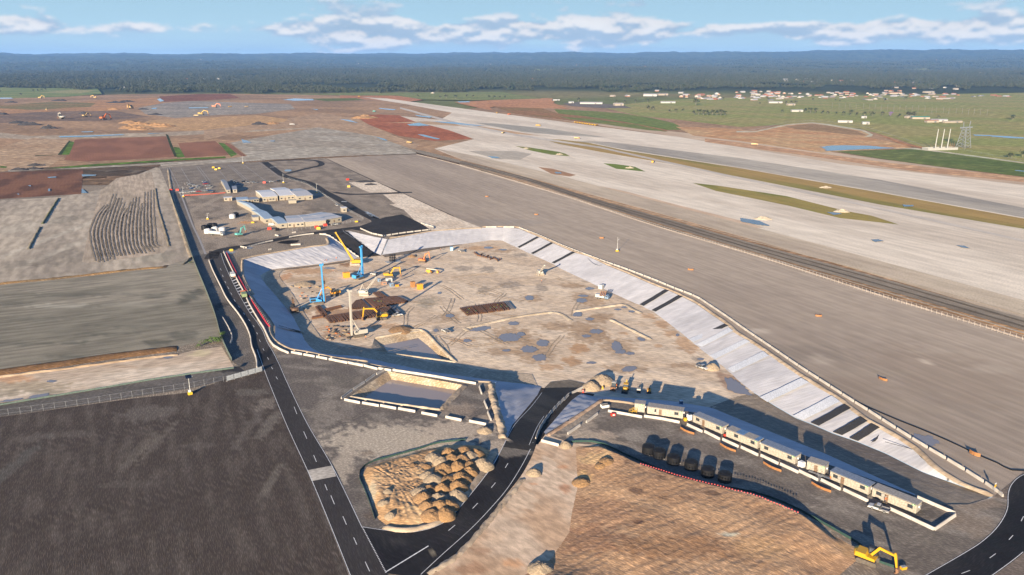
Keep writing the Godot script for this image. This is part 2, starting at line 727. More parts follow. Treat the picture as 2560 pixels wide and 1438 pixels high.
# Air and cloud all round, by direction: a pale horizon, deeper blue overhead, low banks of broken cumulus.
func sky_picture() -> Image:
	var w := 4096
	var h := 2048
	var im := Image.create(w, h, false, Image.FORMAT_RGB8)
	var zen := Color(0.006, 0.11, 0.48)
	var low := Color(0.66, 0.97, 1.0)
	var hor := Color(0.56, 0.74, 0.90)
	var cl := FastNoiseLite.new()
	cl.noise_type = FastNoiseLite.TYPE_SIMPLEX
	cl.seed = 40
	cl.frequency = 0.01
	cl.fractal_octaves = 6
	cl.fractal_gain = 0.55
	var big := FastNoiseLite.new()
	big.noise_type = FastNoiseLite.TYPE_SIMPLEX
	big.seed = 12
	big.frequency = 0.01
	big.fractal_octaves = 2
	for j in h:
		var e := 90.0 - 180.0 * (j + 0.5) / h
		var up := clampf(e / 90.0, 0.0, 1.0)
		var air := low.lerp(zen, clampf(pow(up, 0.36) * 1.1, 0, 1))
		air = air.lerp(hor, exp(-maxf(e, 0) / 1.2))
		if e > 16.0 or e < -0.6:
			if e < -0.6:
				air = hor
			im.fill_rect(Rect2i(0, j, w, 1), air.linear_to_srgb())
			continue
		var ee := maxf(e, 0.0)
		# a veil low down, a row of cumulus on it, scattered cloud above
		var row := exp(-pow((ee - 2.0) / 0.62, 2.0))
		var high := smoothstep(2.6, 3.4, ee) * (1.0 - smoothstep(5.5, 9.0, ee))
		var veil := smoothstep(0.2, 0.7, ee) * (1.0 - smoothstep(1.5, 2.3, ee))
		for i in w:
			var a := TAU * i / w
			var x := cos(a)
			var z := sin(a)
			var g := big.get_noise_3d(x * 330.0, ee * 14.0, z * 330.0)
			var v := cl.get_noise_3d(x * 1150.0, ee * 62.0, z * 1150.0)
			var c := air.lerp(Color(0.46, 0.66, 0.84), veil * clampf(0.62 + 0.6 * big.get_noise_3d(x * 500.0, ee * 90.0, z * 500.0), 0.0, 1.0))
			var d := v * 0.62 + g * 0.75 + 0.42 * row - 0.02 + high * 0.02 + 0.05 * row - 0.24 * (1.0 - row) * (1.0 - high) - 0.17 * high
			if d > 0.0:
				var above := cl.get_noise_3d(x * 1150.0, (ee + 0.30) * 62.0, z * 1150.0)
				var lit := clampf(0.45 + (v - above) * 1.6 + 0.55 * (ee - 1.9) * row, 0.0, 1.0)
				var cloud := Color(0.46, 0.60, 0.76).lerp(Color(1.0, 0.97, 0.95), smoothstep(0.2, 0.85, lit) * (1.0 - 0.5 * high)) * (0.94 + 0.12 * v)
				c = c.lerp(cloud, smoothstep(0.0, 0.24, d) * (0.92 - 0.12 * high))
			im.set_pixel(i, j, c.linear_to_srgb())
	return im


# ---------------------------------------------------------------- plain and ranges
func hill_height(r: float, az: float) -> float:
	var x := sin(az) * r
	var z := -cos(az) * r
	var base := 0.0
	base += 16.0 * smoothstep(4200.0, 9000.0, r) + 90.0 * smoothstep(8500.0, 15000.0, r) + 165.0 * smoothstep(13500.0, 19500.0, r)
	var side := 1.0 + 0.16 * sin(az * 2.2 + 0.3)
	var nz := n_big.get_noise_2d(x * 0.022, z * 0.022)
	var n2 := n_mid.get_noise_2d(x * 0.11, z * 0.11) + 0.9 * smoothstep(13000.0, 18000.0, r) * n_mid.get_noise_2d(x * 0.05 + 70.0, z * 0.05)
	var wake := smoothstep(4600.0, 11000.0, r)
	return base * side + nz * 46.0 * wake + n2 * 22.0 * wake - 4.0

func land() -> void:
	# the open plain to the horizon
	var far := earth("plain_earth", Vector2(900, 260), 180.0)
	var mb := MB.new()
	var cols := 360
	var p := paint(A(128, 132, 84), A(150, 140, 98), 0.0011, 1.0, 0.0, 0.4, 0.65)
	var woods := A(74, 82, 58)
	var radii := []
	var r := 640.0
	while r < 4700.0:
		radii.append(r)
		r *= 1.035
	for j in radii.size():
		for i in cols + 1:
			var a := lerpf(-1.05, 1.05, float(i) / cols)
			var q := Vector3(sin(a) * radii[j], -0.6 - 0.0006 * radii[j], -cos(a) * radii[j])
			mb.v.append(q)
			mb.n.append(Vector3.UP)
			mb.uv.append(Vector2(q.x, q.z))
			mb.uv2.append(Vector2(q.x, q.z))
			mb.c.append(paint_at(p, q.x, q.z).lerp(woods, smoothstep(2900.0, 3500.0, radii[j])))
	fan(mb, radii.size(), cols)
	struct("plain", mb.mesh(), far)

	# wooded foothills and the ranges behind them
	mb = MB.new()
	radii = []
	r = 4400.0
	while r < 24000.0:
		radii.append(r)
		r *= 1.0125
	cols = 620
	var hp := paint(A(48, 58, 40), A(70, 78, 54), 0.006, 1.0, 0.0, 0.3, 0.7)
	var clear := A(120, 124, 84)
	for j in radii.size():
		for i in cols + 1:
			var a := lerpf(-0.85, 0.85, float(i) / cols)
			var y := hill_height(radii[j], a) if j > 0 else -8.0
			var q := Vector3(sin(a) * radii[j], y + 9.0 * n_fine.get_noise_2d(sin(a) * radii[j] * 1.1, cos(a) * radii[j] * 1.1), -cos(a) * radii[j])
			mb.v.append(q)
			mb.uv.append(Vector2(q.x, q.z))
			mb.uv2.append(Vector2(q.x, q.z))
			var c := paint_at(hp, q.x, q.z)
			var k := n_big.get_noise_2d(q.x * 0.10 + 900.0, q.z * 0.05)
			c = c.lerp(clear, smoothstep(0.52, 0.58, k) * (1.0 - smoothstep(9000.0, 12000.0, radii[j])))
			mb.c.append(c)
	fan(mb, radii.size(), cols)
	normals(mb)
	struct("hills", mb.mesh(), earth("forest_canopy", Vector2(420, 420), 90.0, 0.0, 6.0, "mottle"))

func fan(mb: MB, rows: int, cols: int) -> void:
	for j in rows - 1:
		for i in cols:
			var s := j * (cols + 1) + i
			mb.ix.append_array([s, s + cols + 1, s + 1, s + 1, s + cols + 1, s + cols + 2])


# ---------------------------------------------------------------- earthworks beyond the site
func far_ground() -> void:
	layer = 0.0
	var far := earth("far_earth", Vector2(260, 90), 60.0)
	var strip := earth("rolled_earth", Vector2(520, 60), 45.0, 0.0, 6.0, "soft")
	var rd := G(2560, 828) - G(1150, 405)
	var run := atan2(rd.z, rd.x)   # the way the runway runs
	var e := func(called: String, poly: PackedVector2Array, c: Color, c2: Color, cell := 12.0, f := 0.006, st := 3.0):
		layer += 0.006
		return region(called, poly, cell, strip, paint(c, c2, f, st, run, 0.35, 0.7), run, layer)
	# broad brown ground under everything left
	region("earthworks", V("z", [-700, 246, 0, 246, 300, 236, 560, 234, 900, 240, 1160, 272, 1400, 262, 1700, 262, 2200, 330, 3100, 420, 3300, 1000, 2800, 1100, 2300, 1160, 1500, 700, 800, 460, -900, 470]), 16.0, far,
		paint(A(176, 143, 113), A(152, 124, 99), 0.004, 2.0, 0.3, 0.3, 0.7))
	var fa := deg_to_rad(20.0)
	var pf := func(called: String, poly: PackedVector2Array, c: Color, c2: Color, cell := 10.0, f := 0.01):
		layer += 0.006
		return region(called, poly, cell, far, paint(c, c2, f, 2.5, fa, 0.35, 0.7), fa, layer)
	pf.call("dirt_field", V("l", [-1500, 260, 0, 200, 900, 130, 1560, 95, 1640, 150, 1200, 220, 600, 250, 0, 330, -1500, 420]), A(170, 132, 100), A(188, 142, 102))
	pf.call("grass_field", V("l", [0, 175, 500, 140, 960, 150, 900, 190, 300, 220, 0, 205]), A(128, 118, 80), A(150, 122, 84))
	pf.call("grey_pad", V("l", [1640, 150, 1900, 130, 2560, 150, 2900, 160, 2950, 210, 2560, 260, 2200, 270, 1750, 300, 1450, 260, 1380, 200]), A(163, 152, 141), A(146, 137, 129))
	pf.call("dark_field", V("l", [-600, 320, 0, 260, 600, 230, 1150, 230, 1500, 290, 1000, 330, 500, 330, 0, 350]), A(122, 104, 92), A(140, 116, 98))
	pf.call("ploughed_field", V("l", [1590, 85, 2000, 60, 2300, 62, 2400, 100, 2000, 128, 1640, 140]), A(140, 94, 74), A(128, 86, 68))
	pf.call("orange_field", V("l", [1500, 320, 2000, 300, 2560, 270, 3000, 330, 2560, 400, 1900, 430, 1300, 420]), A(186, 150, 112), A(196, 158, 116))
	pf.call("haul_track", V("l", [-400, 400, 300, 480, 700, 470, 1600, 445, 2500, 405, 3200, 370, 3300, 395, 2500, 440, 1700, 480, 700, 505, 350, 520, -400, 480]), A(172, 155, 136), A(186, 168, 148))
	pf.call("tan_field", V("l", [0, 590, 330, 500, 700, 520, 600, 670, 360, 690, 640, 690, 480, 790, 0, 840, -900, 880, -900, 640]), A(184, 156, 128), A(172, 142, 114), 8.0)
	var plough := earth("ploughed_earth", Vector2(120, 3.2), 14.0, 0.0, 6.0, "mottle")
	for q in [[750, 515, 1200, 500, 1660, 485, 1700, 590, 1750, 690, 1300, 715, 880, 737, 640, 722], [1780, 552, 2150, 530, 2230, 600, 2290, 670, 1850, 697, 1810, 620], [2265, 545, 2330, 580, 2470, 690, 2430, 690, 2370, 655, 2240, 560]]:
		layer += 0.006
		region("ploughed_field", V("l", q), 5.0, plough, paint(A(140, 98, 78), A(126, 88, 70), 0.02, 3.0, 1.2, 0.3, 0.7), 1.25, layer)
	layer += 0.006
	region("ploughed_field", V("l", [-1000, 890, 0, 845, 820, 815, 832, 830, 810, 1060, 0, 1110, -1000, 1160]), 3.0, plough, paint(A(122, 86, 67), A(96, 68, 54), 0.03, 3.0, 1.2, 0.4, 0.7), 1.25, layer)
	for q in [[575, 668, 690, 530, 742, 540, 690, 668], [1735, 590, 1790, 595, 1850, 690, 1770, 697], [2180, 545, 2240, 555, 2372, 662, 2310, 690], [460, 805, 900, 765, 1400, 735, 1850, 705, 2250, 685, 2260, 700, 1850, 722, 1300, 760, 700, 800],
			[0, 780, 70, 785, 60, 800, 0, 800]]:
		pf.call("grass_verge", V("l", q), A(98, 126, 48), A(84, 104, 46), 3.0, 0.05)
	pf.call("dark_verge", V("l", [575, 668, 690, 525, 700, 535, 615, 668, 350, 684, 350, 676]), A(62, 72, 40), A(70, 78, 44), 3.0)
	pf.call("dark_verge", V("l", [1655, 460, 1680, 470, 1770, 690, 1745, 690, 1700, 590]), A(62, 66, 42), A(70, 78, 44), 3.0)
	pf.call("compacted_pad", V("z", [20, 425, 205, 422, 400, 412, 405, 420, 640, 402, 815, 392, 1042, 384, 1030, 372, 960, 340, 800, 318, 670, 340, 575, 357, 618, 390, 560, 398, 180, 420, 20, 430]), A(176, 166, 153), A(162, 150, 136), 6.0, 0.012)
	pf.call("tan_slope", V("m", [650, 300, 1000, 250, 1350, 320, 1700, 480, 1950, 560, 1900, 620, 1500, 480, 950, 395, 300, 420, -200, 520, -200, 420, 600, 340]), A(184, 154, 126), A(172, 144, 118), 8.0)
	pf.call("red_mound", V("m", [1340, 300, 1400, 270, 1560, 265, 1760, 275, 1950, 345, 2250, 410, 2480, 510, 2100, 530, 1750, 480, 1450, 370]), A(172, 106, 76), A(158, 96, 68), 6.0)
	pf.call("orange_field", V("j", [0, 700, 480, 715, 620, 745, 480, 760, 150, 735, 0, 740]), A(190, 132, 96), A(176, 122, 90))
	pf.call("grass_field", V("j", [-230, 735, 120, 730, 180, 745, -100, 755]), A(112, 116, 66), A(104, 110, 62))
	pf.call("orange_field", V("j", [850, 760, 1150, 745, 1550, 730, 1600, 760, 1500, 800, 1250, 790, 1100, 800, 950, 780]), A(194, 142, 104), A(184, 134, 98))

	# pale base course of runway and taxiways
	e.call("base_course", V("z", [905, 243, 965, 246, 1160, 272, 1310, 292, 1700, 343, 2100, 410, 2560, 463, 2900, 508, 3200, 560, 3200, 1030, 2900, 915, 2560, 797, 2050, 648, 1700, 549, 1400, 466, 1150, 398, 1085, 372, 1185, 348, 1120, 325, 1040, 305, 1000, 290, 1100, 300, 1130, 282, 1000, 258]),
		A(212, 199, 184), A(196, 182, 167), 8.0, 0.01, 6.0)
	e.call("brown_strip", V("n", [-700, 320, -300, 305, 150, 345, 750, 440, 500, 420, 0, 350, -500, 320]), A(182, 150, 120), A(170, 142, 114))
	e.call("grey_strip", V("n", [130, 318, 340, 326, 800, 372, 1350, 455, 900, 432, 560, 400]), A(166, 158, 147), A(152, 146, 137))
	e.call("grass_strip", V("z", [1358, 348, 1400, 349, 1470, 357, 1560, 376, 1850, 421, 2200, 482, 2560, 547, 2900, 606, 2900, 640, 2560, 573, 2200, 512, 1850, 443, 1670, 409, 1505, 381, 1396, 360]), A(158, 132, 84), A(128, 120, 68), 5.0, 0.012, 8.0)
	e.call("grey_strip", V("z", [1437, 353, 1520, 355, 1850, 396, 2200, 450, 2560, 520, 2900, 590, 2900, 604, 2560, 545, 2200, 480, 1850, 419, 1560, 374, 1480, 358]), A(170, 161, 150), A(148, 141, 133), 6.0, 0.012, 8.0)
	e.call("tan_strip", V("z", [1340, 291, 1560, 316, 1850, 347, 2200, 398, 2560, 446, 2900, 492, 2900, 508, 2560, 463, 2100, 410, 1700, 343]), A(192, 170, 148), A(180, 158, 138), 8.0, 0.01, 8.0)
	e.call("grass_strip", V("n", [500, 531, 640, 545, 900, 585, 960, 600, 1008, 626, 830, 611, 640, 572]), A(130, 126, 72), A(108, 118, 58), 4.0, 0.02)
	e.call("grass_strip", V("n", [1310, 690, 1420, 697, 1600, 722, 1695, 766, 1430, 741]), A(108, 122, 58), A(98, 112, 52), 3.0, 0.02)
	e.call("grass_strip", V("z", [1732, 458, 1790, 464, 1850, 473, 1967, 491, 2113, 528, 2180, 540, 2247, 562, 2101, 546, 1967, 514, 1850, 490, 1790, 478]), A(146, 130, 76), A(118, 118, 62), 3.0, 0.02)
	e.call("worn_track", V("z", [1000, 268, 1150, 308, 1300, 337, 1500, 367, 1800, 433, 2100, 497, 2560, 600, 2560, 606, 2100, 503, 1800, 438, 1500, 371, 1300, 342, 1150, 314, 1000, 272]), A(178, 168, 160), A(190, 180, 170), 4.0, 0.03, 8.0)
	e.call("grey_pad", V("z", [1170, 378, 1290, 378, 1330, 385, 1300, 400, 1240, 398]), A(170, 160, 148), A(182, 172, 160), 5.0)
	e.call("damp_pad", V("z", [1345, 418, 1380, 422, 1440, 438, 1425, 442, 1380, 436]), A(172, 134, 102), A(156, 122, 96), 3.0)
	e.call("brown_band", V("z", [1500, 466, 1560, 478, 1690, 512, 1850, 552, 1910, 570, 1850, 572, 1700, 530, 1560, 492]), A(184, 158, 136), A(196, 172, 150), 5.0, 0.02, 5.0)
	e.call("tan_margin", V("z", [1090, 372, 1200, 392, 1400, 440, 1700, 520, 2050, 612, 2560, 752, 2900, 850, 2900, 905, 2560, 797, 2050, 648, 1700, 549, 1400, 466, 1150, 398]), A(188, 172, 153), A(174, 158, 141), 6.0, 0.015, 8.0)

	# right: orange borrow field, pond margins, green paddocks
	pf.call("pasture", V("z", [1500, 268, 1640, 252, 1760, 246, 2100, 240, 2560, 232, 3300, 225, 3300, 470, 2560, 440, 2400, 405, 2250, 350, 2150, 322, 2000, 310, 1850, 318, 1700, 300, 1600, 290]), A(146, 148, 88), A(160, 150, 98), 14.0, 0.006)
	pf.call("green_bank", V("n", [860, 195, 1250, 215, 1500, 235, 1750, 275, 1950, 320, 2060, 380, 1900, 385, 1500, 310, 1150, 260, 900, 235]), A(112, 128, 66), A(124, 130, 72), 8.0)
	pf.call("brown_bank", V("n", [280, 165, 700, 170, 900, 235, 1150, 262, 1500, 312, 1900, 388, 1880, 402, 1500, 352, 1000, 300, 500, 235]), A(156, 116, 82), A(142, 116, 76), 8.0)
	pf.call("green_bank", V("n", [900, 262, 1250, 290, 1600, 335, 1910, 402, 1700, 385, 1300, 330, 1000, 285]), A(116, 126, 68), A(130, 128, 74), 8.0)
	pf.call("orange_field", V("n", [-20, 140, 150, 120, 500, 105, 850, 95, 830, 130, 1000, 190, 700, 185, 260, 165, 300, 205, 180, 185]), A(194, 142, 104), A(182, 132, 96), 10.0)
	pf.call("orange_field", V("o", [-200, 480, 0, 495, 130, 512, 400, 452, 620, 437, 750, 452, 1050, 502, 1135, 545, 1090, 560, 1400, 622, 1480, 652, 1290, 662, 820, 682, 700, 692, 0, 592, -400, 545, -550, 470]), A(204, 164, 124), A(192, 146, 106), 8.0)
	pf.call("brown_bank", V("o", [380, 470, 620, 445, 750, 460, 1000, 505, 1090, 545, 960, 540, 700, 510, 480, 490]), A(160, 130, 98), A(150, 122, 90), 6.0)
	pf.call("gravel_track", V("o", [-30, 505, 130, 508, 400, 448, 620, 432, 760, 447, 1060, 497, 1140, 538, 1130, 552, 1060, 560, 1110, 535, 1040, 506, 750, 458, 620, 442, 400, 458, 130, 518, -30, 518]), A(214, 192, 168), A(206, 184, 160), 4.0)
	pf.call("orange_bank", V("o", [-300, 570, 0, 605, 700, 702, 1300, 782, 2431, 905, 3200, 990, 3200, 1030, 2431, 945, 1500, 852, 600, 722, 0, 642, -300, 600]), A(202, 160, 126), A(190, 150, 118), 8.0)
	pf.call("green_paddock", V("o", [820, 682, 1150, 670, 1500, 662, 1700, 680, 2431, 790, 3000, 870, 3000, 965, 2431, 900, 1700, 812, 1200, 745]), A(112, 120, 68), A(98, 112, 58), 6.0)
	pf.call("gravel_track", V("o", [1300, 655, 1500, 652, 1800, 690, 2431, 775, 2431, 785, 1800, 700, 1500, 664]), A(216, 196, 172), A(208, 188, 164), 4.0)
	pf.call("orange_bank", V("o", [1150, 520, 1420, 615, 1600, 650, 1560, 655, 1380, 622]), A(184, 134, 96), A(176, 128, 92), 5.0)
	pf.call("depot_yard", V("n", [940, 140, 1100, 128, 1500, 160, 1570, 185, 1300, 185, 1000, 165]), A(118, 110, 104), A(128, 118, 110), 8.0)
	# left paddocks
	pf.call("green_paddock", V("i", [-600, 640, 0, 650, 200, 655, 720, 655, 760, 700, 500, 720, 0, 735, -600, 745]), A(112, 130, 78), A(140, 142, 90), 14.0)
	pf.call("tan_paddock", V("i", [270, 690, 560, 668, 720, 672, 600, 695]), A(160, 150, 104), A(150, 146, 100), 12.0)
	pf.call("green_paddock", V("j", [-300, 705, 60, 690, 420, 690, 620, 690, 1200, 685, 1500, 735, 1000, 748, 620, 742, 420, 712, 100, 712]), A(136, 138, 88), A(122, 130, 80), 12.0)

	# darker apron haul road with wheel lanes, running beside the long fence
	var lane := earth("haul_road", Vector2(200, 4.0), 20.0, 0.0, 6.0, "scuff")
	layer += 0.006
	var hr := V("z", [1000, 368, 1060, 378, 1150, 402, 1314, 443, 1478, 495, 1670, 549, 1873, 607, 2204, 697, 2560, 797, 2900, 895, 2900, 940, 2560, 828, 2204, 724, 1873, 628, 1670, 567, 1478, 508, 1314, 453, 1150, 409, 1050, 384])
	region("haul_road", hr, 3.0, lane, paint(A(150, 138, 124), A(128, 116, 104), 0.03, 14.0, run, 0.3, 0.7), run, layer)


# ---------------------------------------------------------------- the site platform
var crest_w := PackedVector3Array()
var crest_s := PackedVector3Array()
var crest_e := PackedVector3Array()

func outline() -> void:
	# edge of the excavation at platform level, counter-clockwise from the north-west corner
	var ring := cat([
		V("z", [602, 651, 603, 682, 616, 716, 631, 738, 642, 755, 659, 774, 676, 796, 688, 816, 687, 846, 701, 862, 726, 876, 765, 884, 804, 893, 840, 900, 890, 907, 944, 916, 1000, 926, 1053, 935, 1140, 946, 1234, 957]),
		V("z", [1245, 997, 1262, 1090, 1290, 1108, 1345, 1112, 1364, 1086]),
		V("z", [1430, 1044, 1506, 998, 1587, 1007, 1660, 1018, 1742, 1033, 1850, 1075, 1960, 1119, 2060, 1158, 2180, 1200, 2290, 1240]),
		V("z", [2330, 1262, 2420, 1262, 2483, 1243]),
		V("z", [2398, 1209, 2337, 1170, 2292, 1128, 2246, 1097, 2200, 1071, 2170, 1055, 2126, 1023, 2097, 1000, 2050, 971, 2000, 940, 1944, 902, 1911, 879, 1873, 854, 1837, 832, 1821, 816, 1778, 786, 1740, 760, 1707, 743, 1672, 727, 1636, 714, 1565, 683, 1518, 664, 1468, 640, 1436, 632, 1382, 608, 1346, 592, 1323, 583, 1297, 572, 1258, 569, 1204, 570, 1080, 579, 972, 599]),
		V("z", [935, 592, 900, 584, 874, 578, 858, 576, 806, 583, 820, 594, 818, 612, 766, 620, 700, 631, 643, 641])])
	pit_hole = W(ring)
	pond_hole = W(V("d", [690, 250, 1040, 312, 1400, 380, 1300, 480, 1180, 602, 760, 545, 340, 482, 500, 372]))

func near_ground() -> void:
	outline()
	layer = 0.0
	var grit := earth("gravel", Vector2(26, 7), 5.5, 3.0)
	var dusty := earth("dusty_gravel", Vector2(34, 11), 6.0, 3.0)
	var sand := earth("compacted_sand", Vector2(60, 16), 9.0, 2.0, 6.0, "mottle")
	var rolled := earth("rolled_apron", Vector2(520, 27.0), 13.0, 0.0, 6.0, "soft")
	var rd := G(2560, 846) - G(1150, 413)
	var run := atan2(rd.z, rd.x)
	# site base under everything near
	region("site_ground", V("z", [-1200, 470, -700, 430, 20, 425, 400, 400, 1042, 380, 1150, 408, 1628, 555, 2204, 735, 3000, 1010, 3900, 1500, 3900, 2100, -1900, 2100]), 10.0, dusty,
		paint(A(150, 136, 122), A(132, 120, 108), 0.015), run)

	# west fields
	var wd := GV("q", 1400, 660) - GV("q", 0, 800)
	var west := atan2(wd.z, wd.x)
	var field := earth("graded_field", Vector2(240, 30), 17.0, 0.0, 6.0, "mottle")
	var dk := A(92, 90, 82)
	region("graded_field", V("q", [-2200, 1010, 0, 790, 700, 725, 1400, 640, 1560, 585, 1640, 560, 1760, 830, 1830, 1010, 1890, 1250, 1640, 1300, 1500, 1335, 800, 1410, 0, 1530, -1500, 1800]), 2.5, field,
		paint(A(140, 132, 119), A(123, 117, 105), 0.012, 5.0, west, 0.3, 0.7, [
			stain("q", 1640, 890, 85, 60, dk, 0.85), stain("q", 1330, 890, 100, 26, dk, 0.6), stain("q", 1560, 1230, 130, 40, dk, 0.7), stain("q", 1350, 1290, 130, 26, dk, 0.75), stain("q", 640, 1295, 140, 14, dk, 0.8),
			stain("q", 860, 1215, 260, 14, dk, 0.6), stain("q", 500, 975, 300, 16, A(160, 154, 142), 0.7), stain("q", 660, 880, 560, 16, dk, 0.4), stain("q", 1050, 1150, 300, 10, dk, 0.45), stain("q", 300, 1090, 280, 20, dk, 0.3),
			stain("q", 1130, 960, 260, 16, A(152, 146, 134), 0.5), stain("q", 200, 1300, 300, 14, dk, 0.5), stain("q", 120, 960, 180, 20, dk, 0.35), stain("q", 600, 1410, 160, 9, dk, 0.6)]), west)
	var ud := GV("q", 900, 10) - GV("q", 800, 590)
	var upfield := atan2(ud.z, ud.x)
	region("bare_field", V("q", [-2000, 130, 0, 70, 500, 45, 860, -20, 1330, -210, 1440, -200, 1640, 555, 1560, 590, 1400, 640, 700, 728, 0, 792, -2200, 1010]), 2.5, earth("bare_field", Vector2(210, 50), 17.0, 0.0, 6.0, "mottle"),
		paint(A(170, 157, 142), A(154, 142, 129), 0.012, 4.0, upfield, 0.3, 0.7, [
			stain("q", 470, 560, 90, 70, A(112, 104, 94), 0.55), stain("q", 640, 560, 60, 60, A(116, 108, 98), 0.5), stain("q", 520, 240, 130, 36, A(132, 124, 112), 0.6), stain("q", 680, 300, 40, 230, A(184, 174, 160), 0.65),
			stain("q", 160, 620, 120, 40, A(128, 120, 108), 0.5), stain("q", 560, 480, 50, 120, A(180, 170, 156), 0.5), stain("q", 200, 300, 200, 50, A(172, 162, 148), 0.5), stain("q", 1330, 560, 170, 40, A(150, 143, 128), 0.5)]), upfield)
	region("tracked_field", V("q", [860, -10, 1000, -120, 1300, -170, 1335, 0, 1390, 260, 1450, 465, 1400, 520, 1150, 560, 760, 610, 700, 600, 760, 330, 820, 130]), 2.5, earth("tracked_field", Vector2(260, 26), 17.0, 0.0, 6.0, "mottle"),
		paint(A(172, 155, 138), A(160, 145, 129), 0.02, 6.0, upfield, 0.3, 0.7), upfield)
	# wheel ruts left by scrapers on the field
	var rut := earth("rut_earth", Vector2(30, 9), 5.0)
	var rp := paint(A(150, 136, 119), A(160, 145, 127), 0.05)
	for i in 17:
		var x := 800.0 + i * 33.0
		var top := lerpf(905, 1300, i / 16.0)
		var bend := lerpf(20, 45, absf(i - 6) / 10.0)
		var y1 := 595.0 - i * 7.0 + rng.randf_range(-20, 20)
		var p := smooth_line(line3("q", [top, -20 + rng.randf_range(0, 190), lerpf(top, x, 0.55) - 12, 200, x - 14, 330, x - 4, 450, x + bend, y1]), 4.0)
		for s in [-1.0, 1.0]:
			var q := PackedVector3Array()
			for v in p:
				q.append(v + Vector3(s * 1.3, 0.15, 0))
			struct("wheel_rut", ribbon_mesh(q, 0.9, 0.0, rp, 0.8), rut)
	# low earth banks across the west fields
	var ochre := earth("ochre_bank", Vector2(40, 10), 6.0, 3.0)
	bund("earth_bank", smooth_line(line3("q", [-900, 905, 0, 790, 400, 752, 800, 708, 1200, 662, 1400, 648, 1425, 630]), 3.0), 3.2, 0.8, ochre, paint(A(140, 113, 84), A(120, 102, 82), 0.03))
	bund("earth_bank", smooth_line(line3("h", [-800, 420, 0, 292, 500, 222, 1000, 150, 1590, 78]), 3.0), 7.5, 0.9, ochre, paint(A(136, 104, 76), A(120, 94, 70), 0.03), 0.2)
	bund("earth_bank", smooth_line(line3("h", [-800, 470, 0, 335, 500, 272, 800, 232, 1200, 178, 1600, 132]), 3.0), 2.2, 0.5, sand, paint(A(170, 148, 126), A(156, 134, 113), 0.03))
	bund("earth_bank", smooth_line(line3("q", [498, 55, 405, 205, 362, 275]), 3.0), 2.4, 0.7, sand, paint(A(116, 109, 93), A(104, 104, 76), 0.03))
	bund("earth_bank", smooth_line(line3("q", [345, 300, 300, 380, 243, 492]), 3.0), 2.4, 0.6, sand, paint(A(124, 116, 103), A(112, 106, 93), 0.03))
	bund("earth_bank", smooth_line(line3("q", [1330, -30, 1350, 120, 1390, 260, 1425, 380, 1447, 465]), 3.0), 2.0, 0.4, sand, paint(A(124, 114, 100), A(108, 100, 88), 0.03))
	bund("earth_bank", smooth_line(line3("q", [1440, -190, 1480, 60, 1540, 260, 1600, 450, 1640, 560]), 3.0), 3.0, 0.5, sand, paint(A(146, 132, 116), A(132, 120, 106), 0.03))
	bund("earth_bank", smooth_line(line3("q", [1560, 625, 1600, 600, 1640, 560]), 2.0), 2.0, 0.7, sand, paint(A(100, 93, 83), A(84, 80, 70), 0.05))

	# pale strip, then the fenced service road and the wide dark platform
	region("pale_strip", V("h", [-1200, 510, 0, 345, 500, 272, 1000, 196, 1600, 132, 1720, 100, 1990, 60, 2105, 252, 1700, 302, 1300, 362, 900, 432, 300, 532, 0, 572, -1200, 760]), 1.5, sand,
		paint(A(203, 187, 170), A(184, 164, 145), 0.03, 4.0, west, 0.35, 0.7, [
			stain("h", 250, 420, 420, 45, A(158, 142, 120), 0.75), stain("h", 120, 350, 220, 30, A(190, 146, 110), 0.7), stain("h", 420, 470, 160, 22, A(136, 128, 112), 0.7), stain("h", 1100, 240, 220, 10, A(170, 146, 124), 0.6),
			stain("h", 1500, 160, 70, 14, A(140, 126, 118), 0.7), stain("h", 1800, 120, 100, 32, A(184, 172, 138), 0.6), stain("h", 900, 290, 340, 8, A(164, 146, 126), 0.5), stain("h", 60, 480, 180, 30, A(150, 138, 120), 0.7)]), west)
	region("service_road", V("h", [-1300, 770, 0, 568, 300, 530, 900, 430, 1300, 360, 1700, 300, 2110, 250, 2145, 235, 2290, 200, 2350, 262, 2030, 360, 1700, 440, 1200, 515, 600, 605, 0, 690, -1300, 900]), 1.5, grit,
		paint(A(112, 106, 102), A(98, 93, 89), 0.03, 5.0, west, 0.3, 0.7, [stain("h", 2180, 260, 240, 34, A(56, 54, 56), 0.9), stain("h", 1200, 430, 400, 20, A(94, 88, 84), 0.5)]), west)
	var fd := G(872, 1438) - G(700, 1010)
	var near := atan2(fd.z, fd.x)
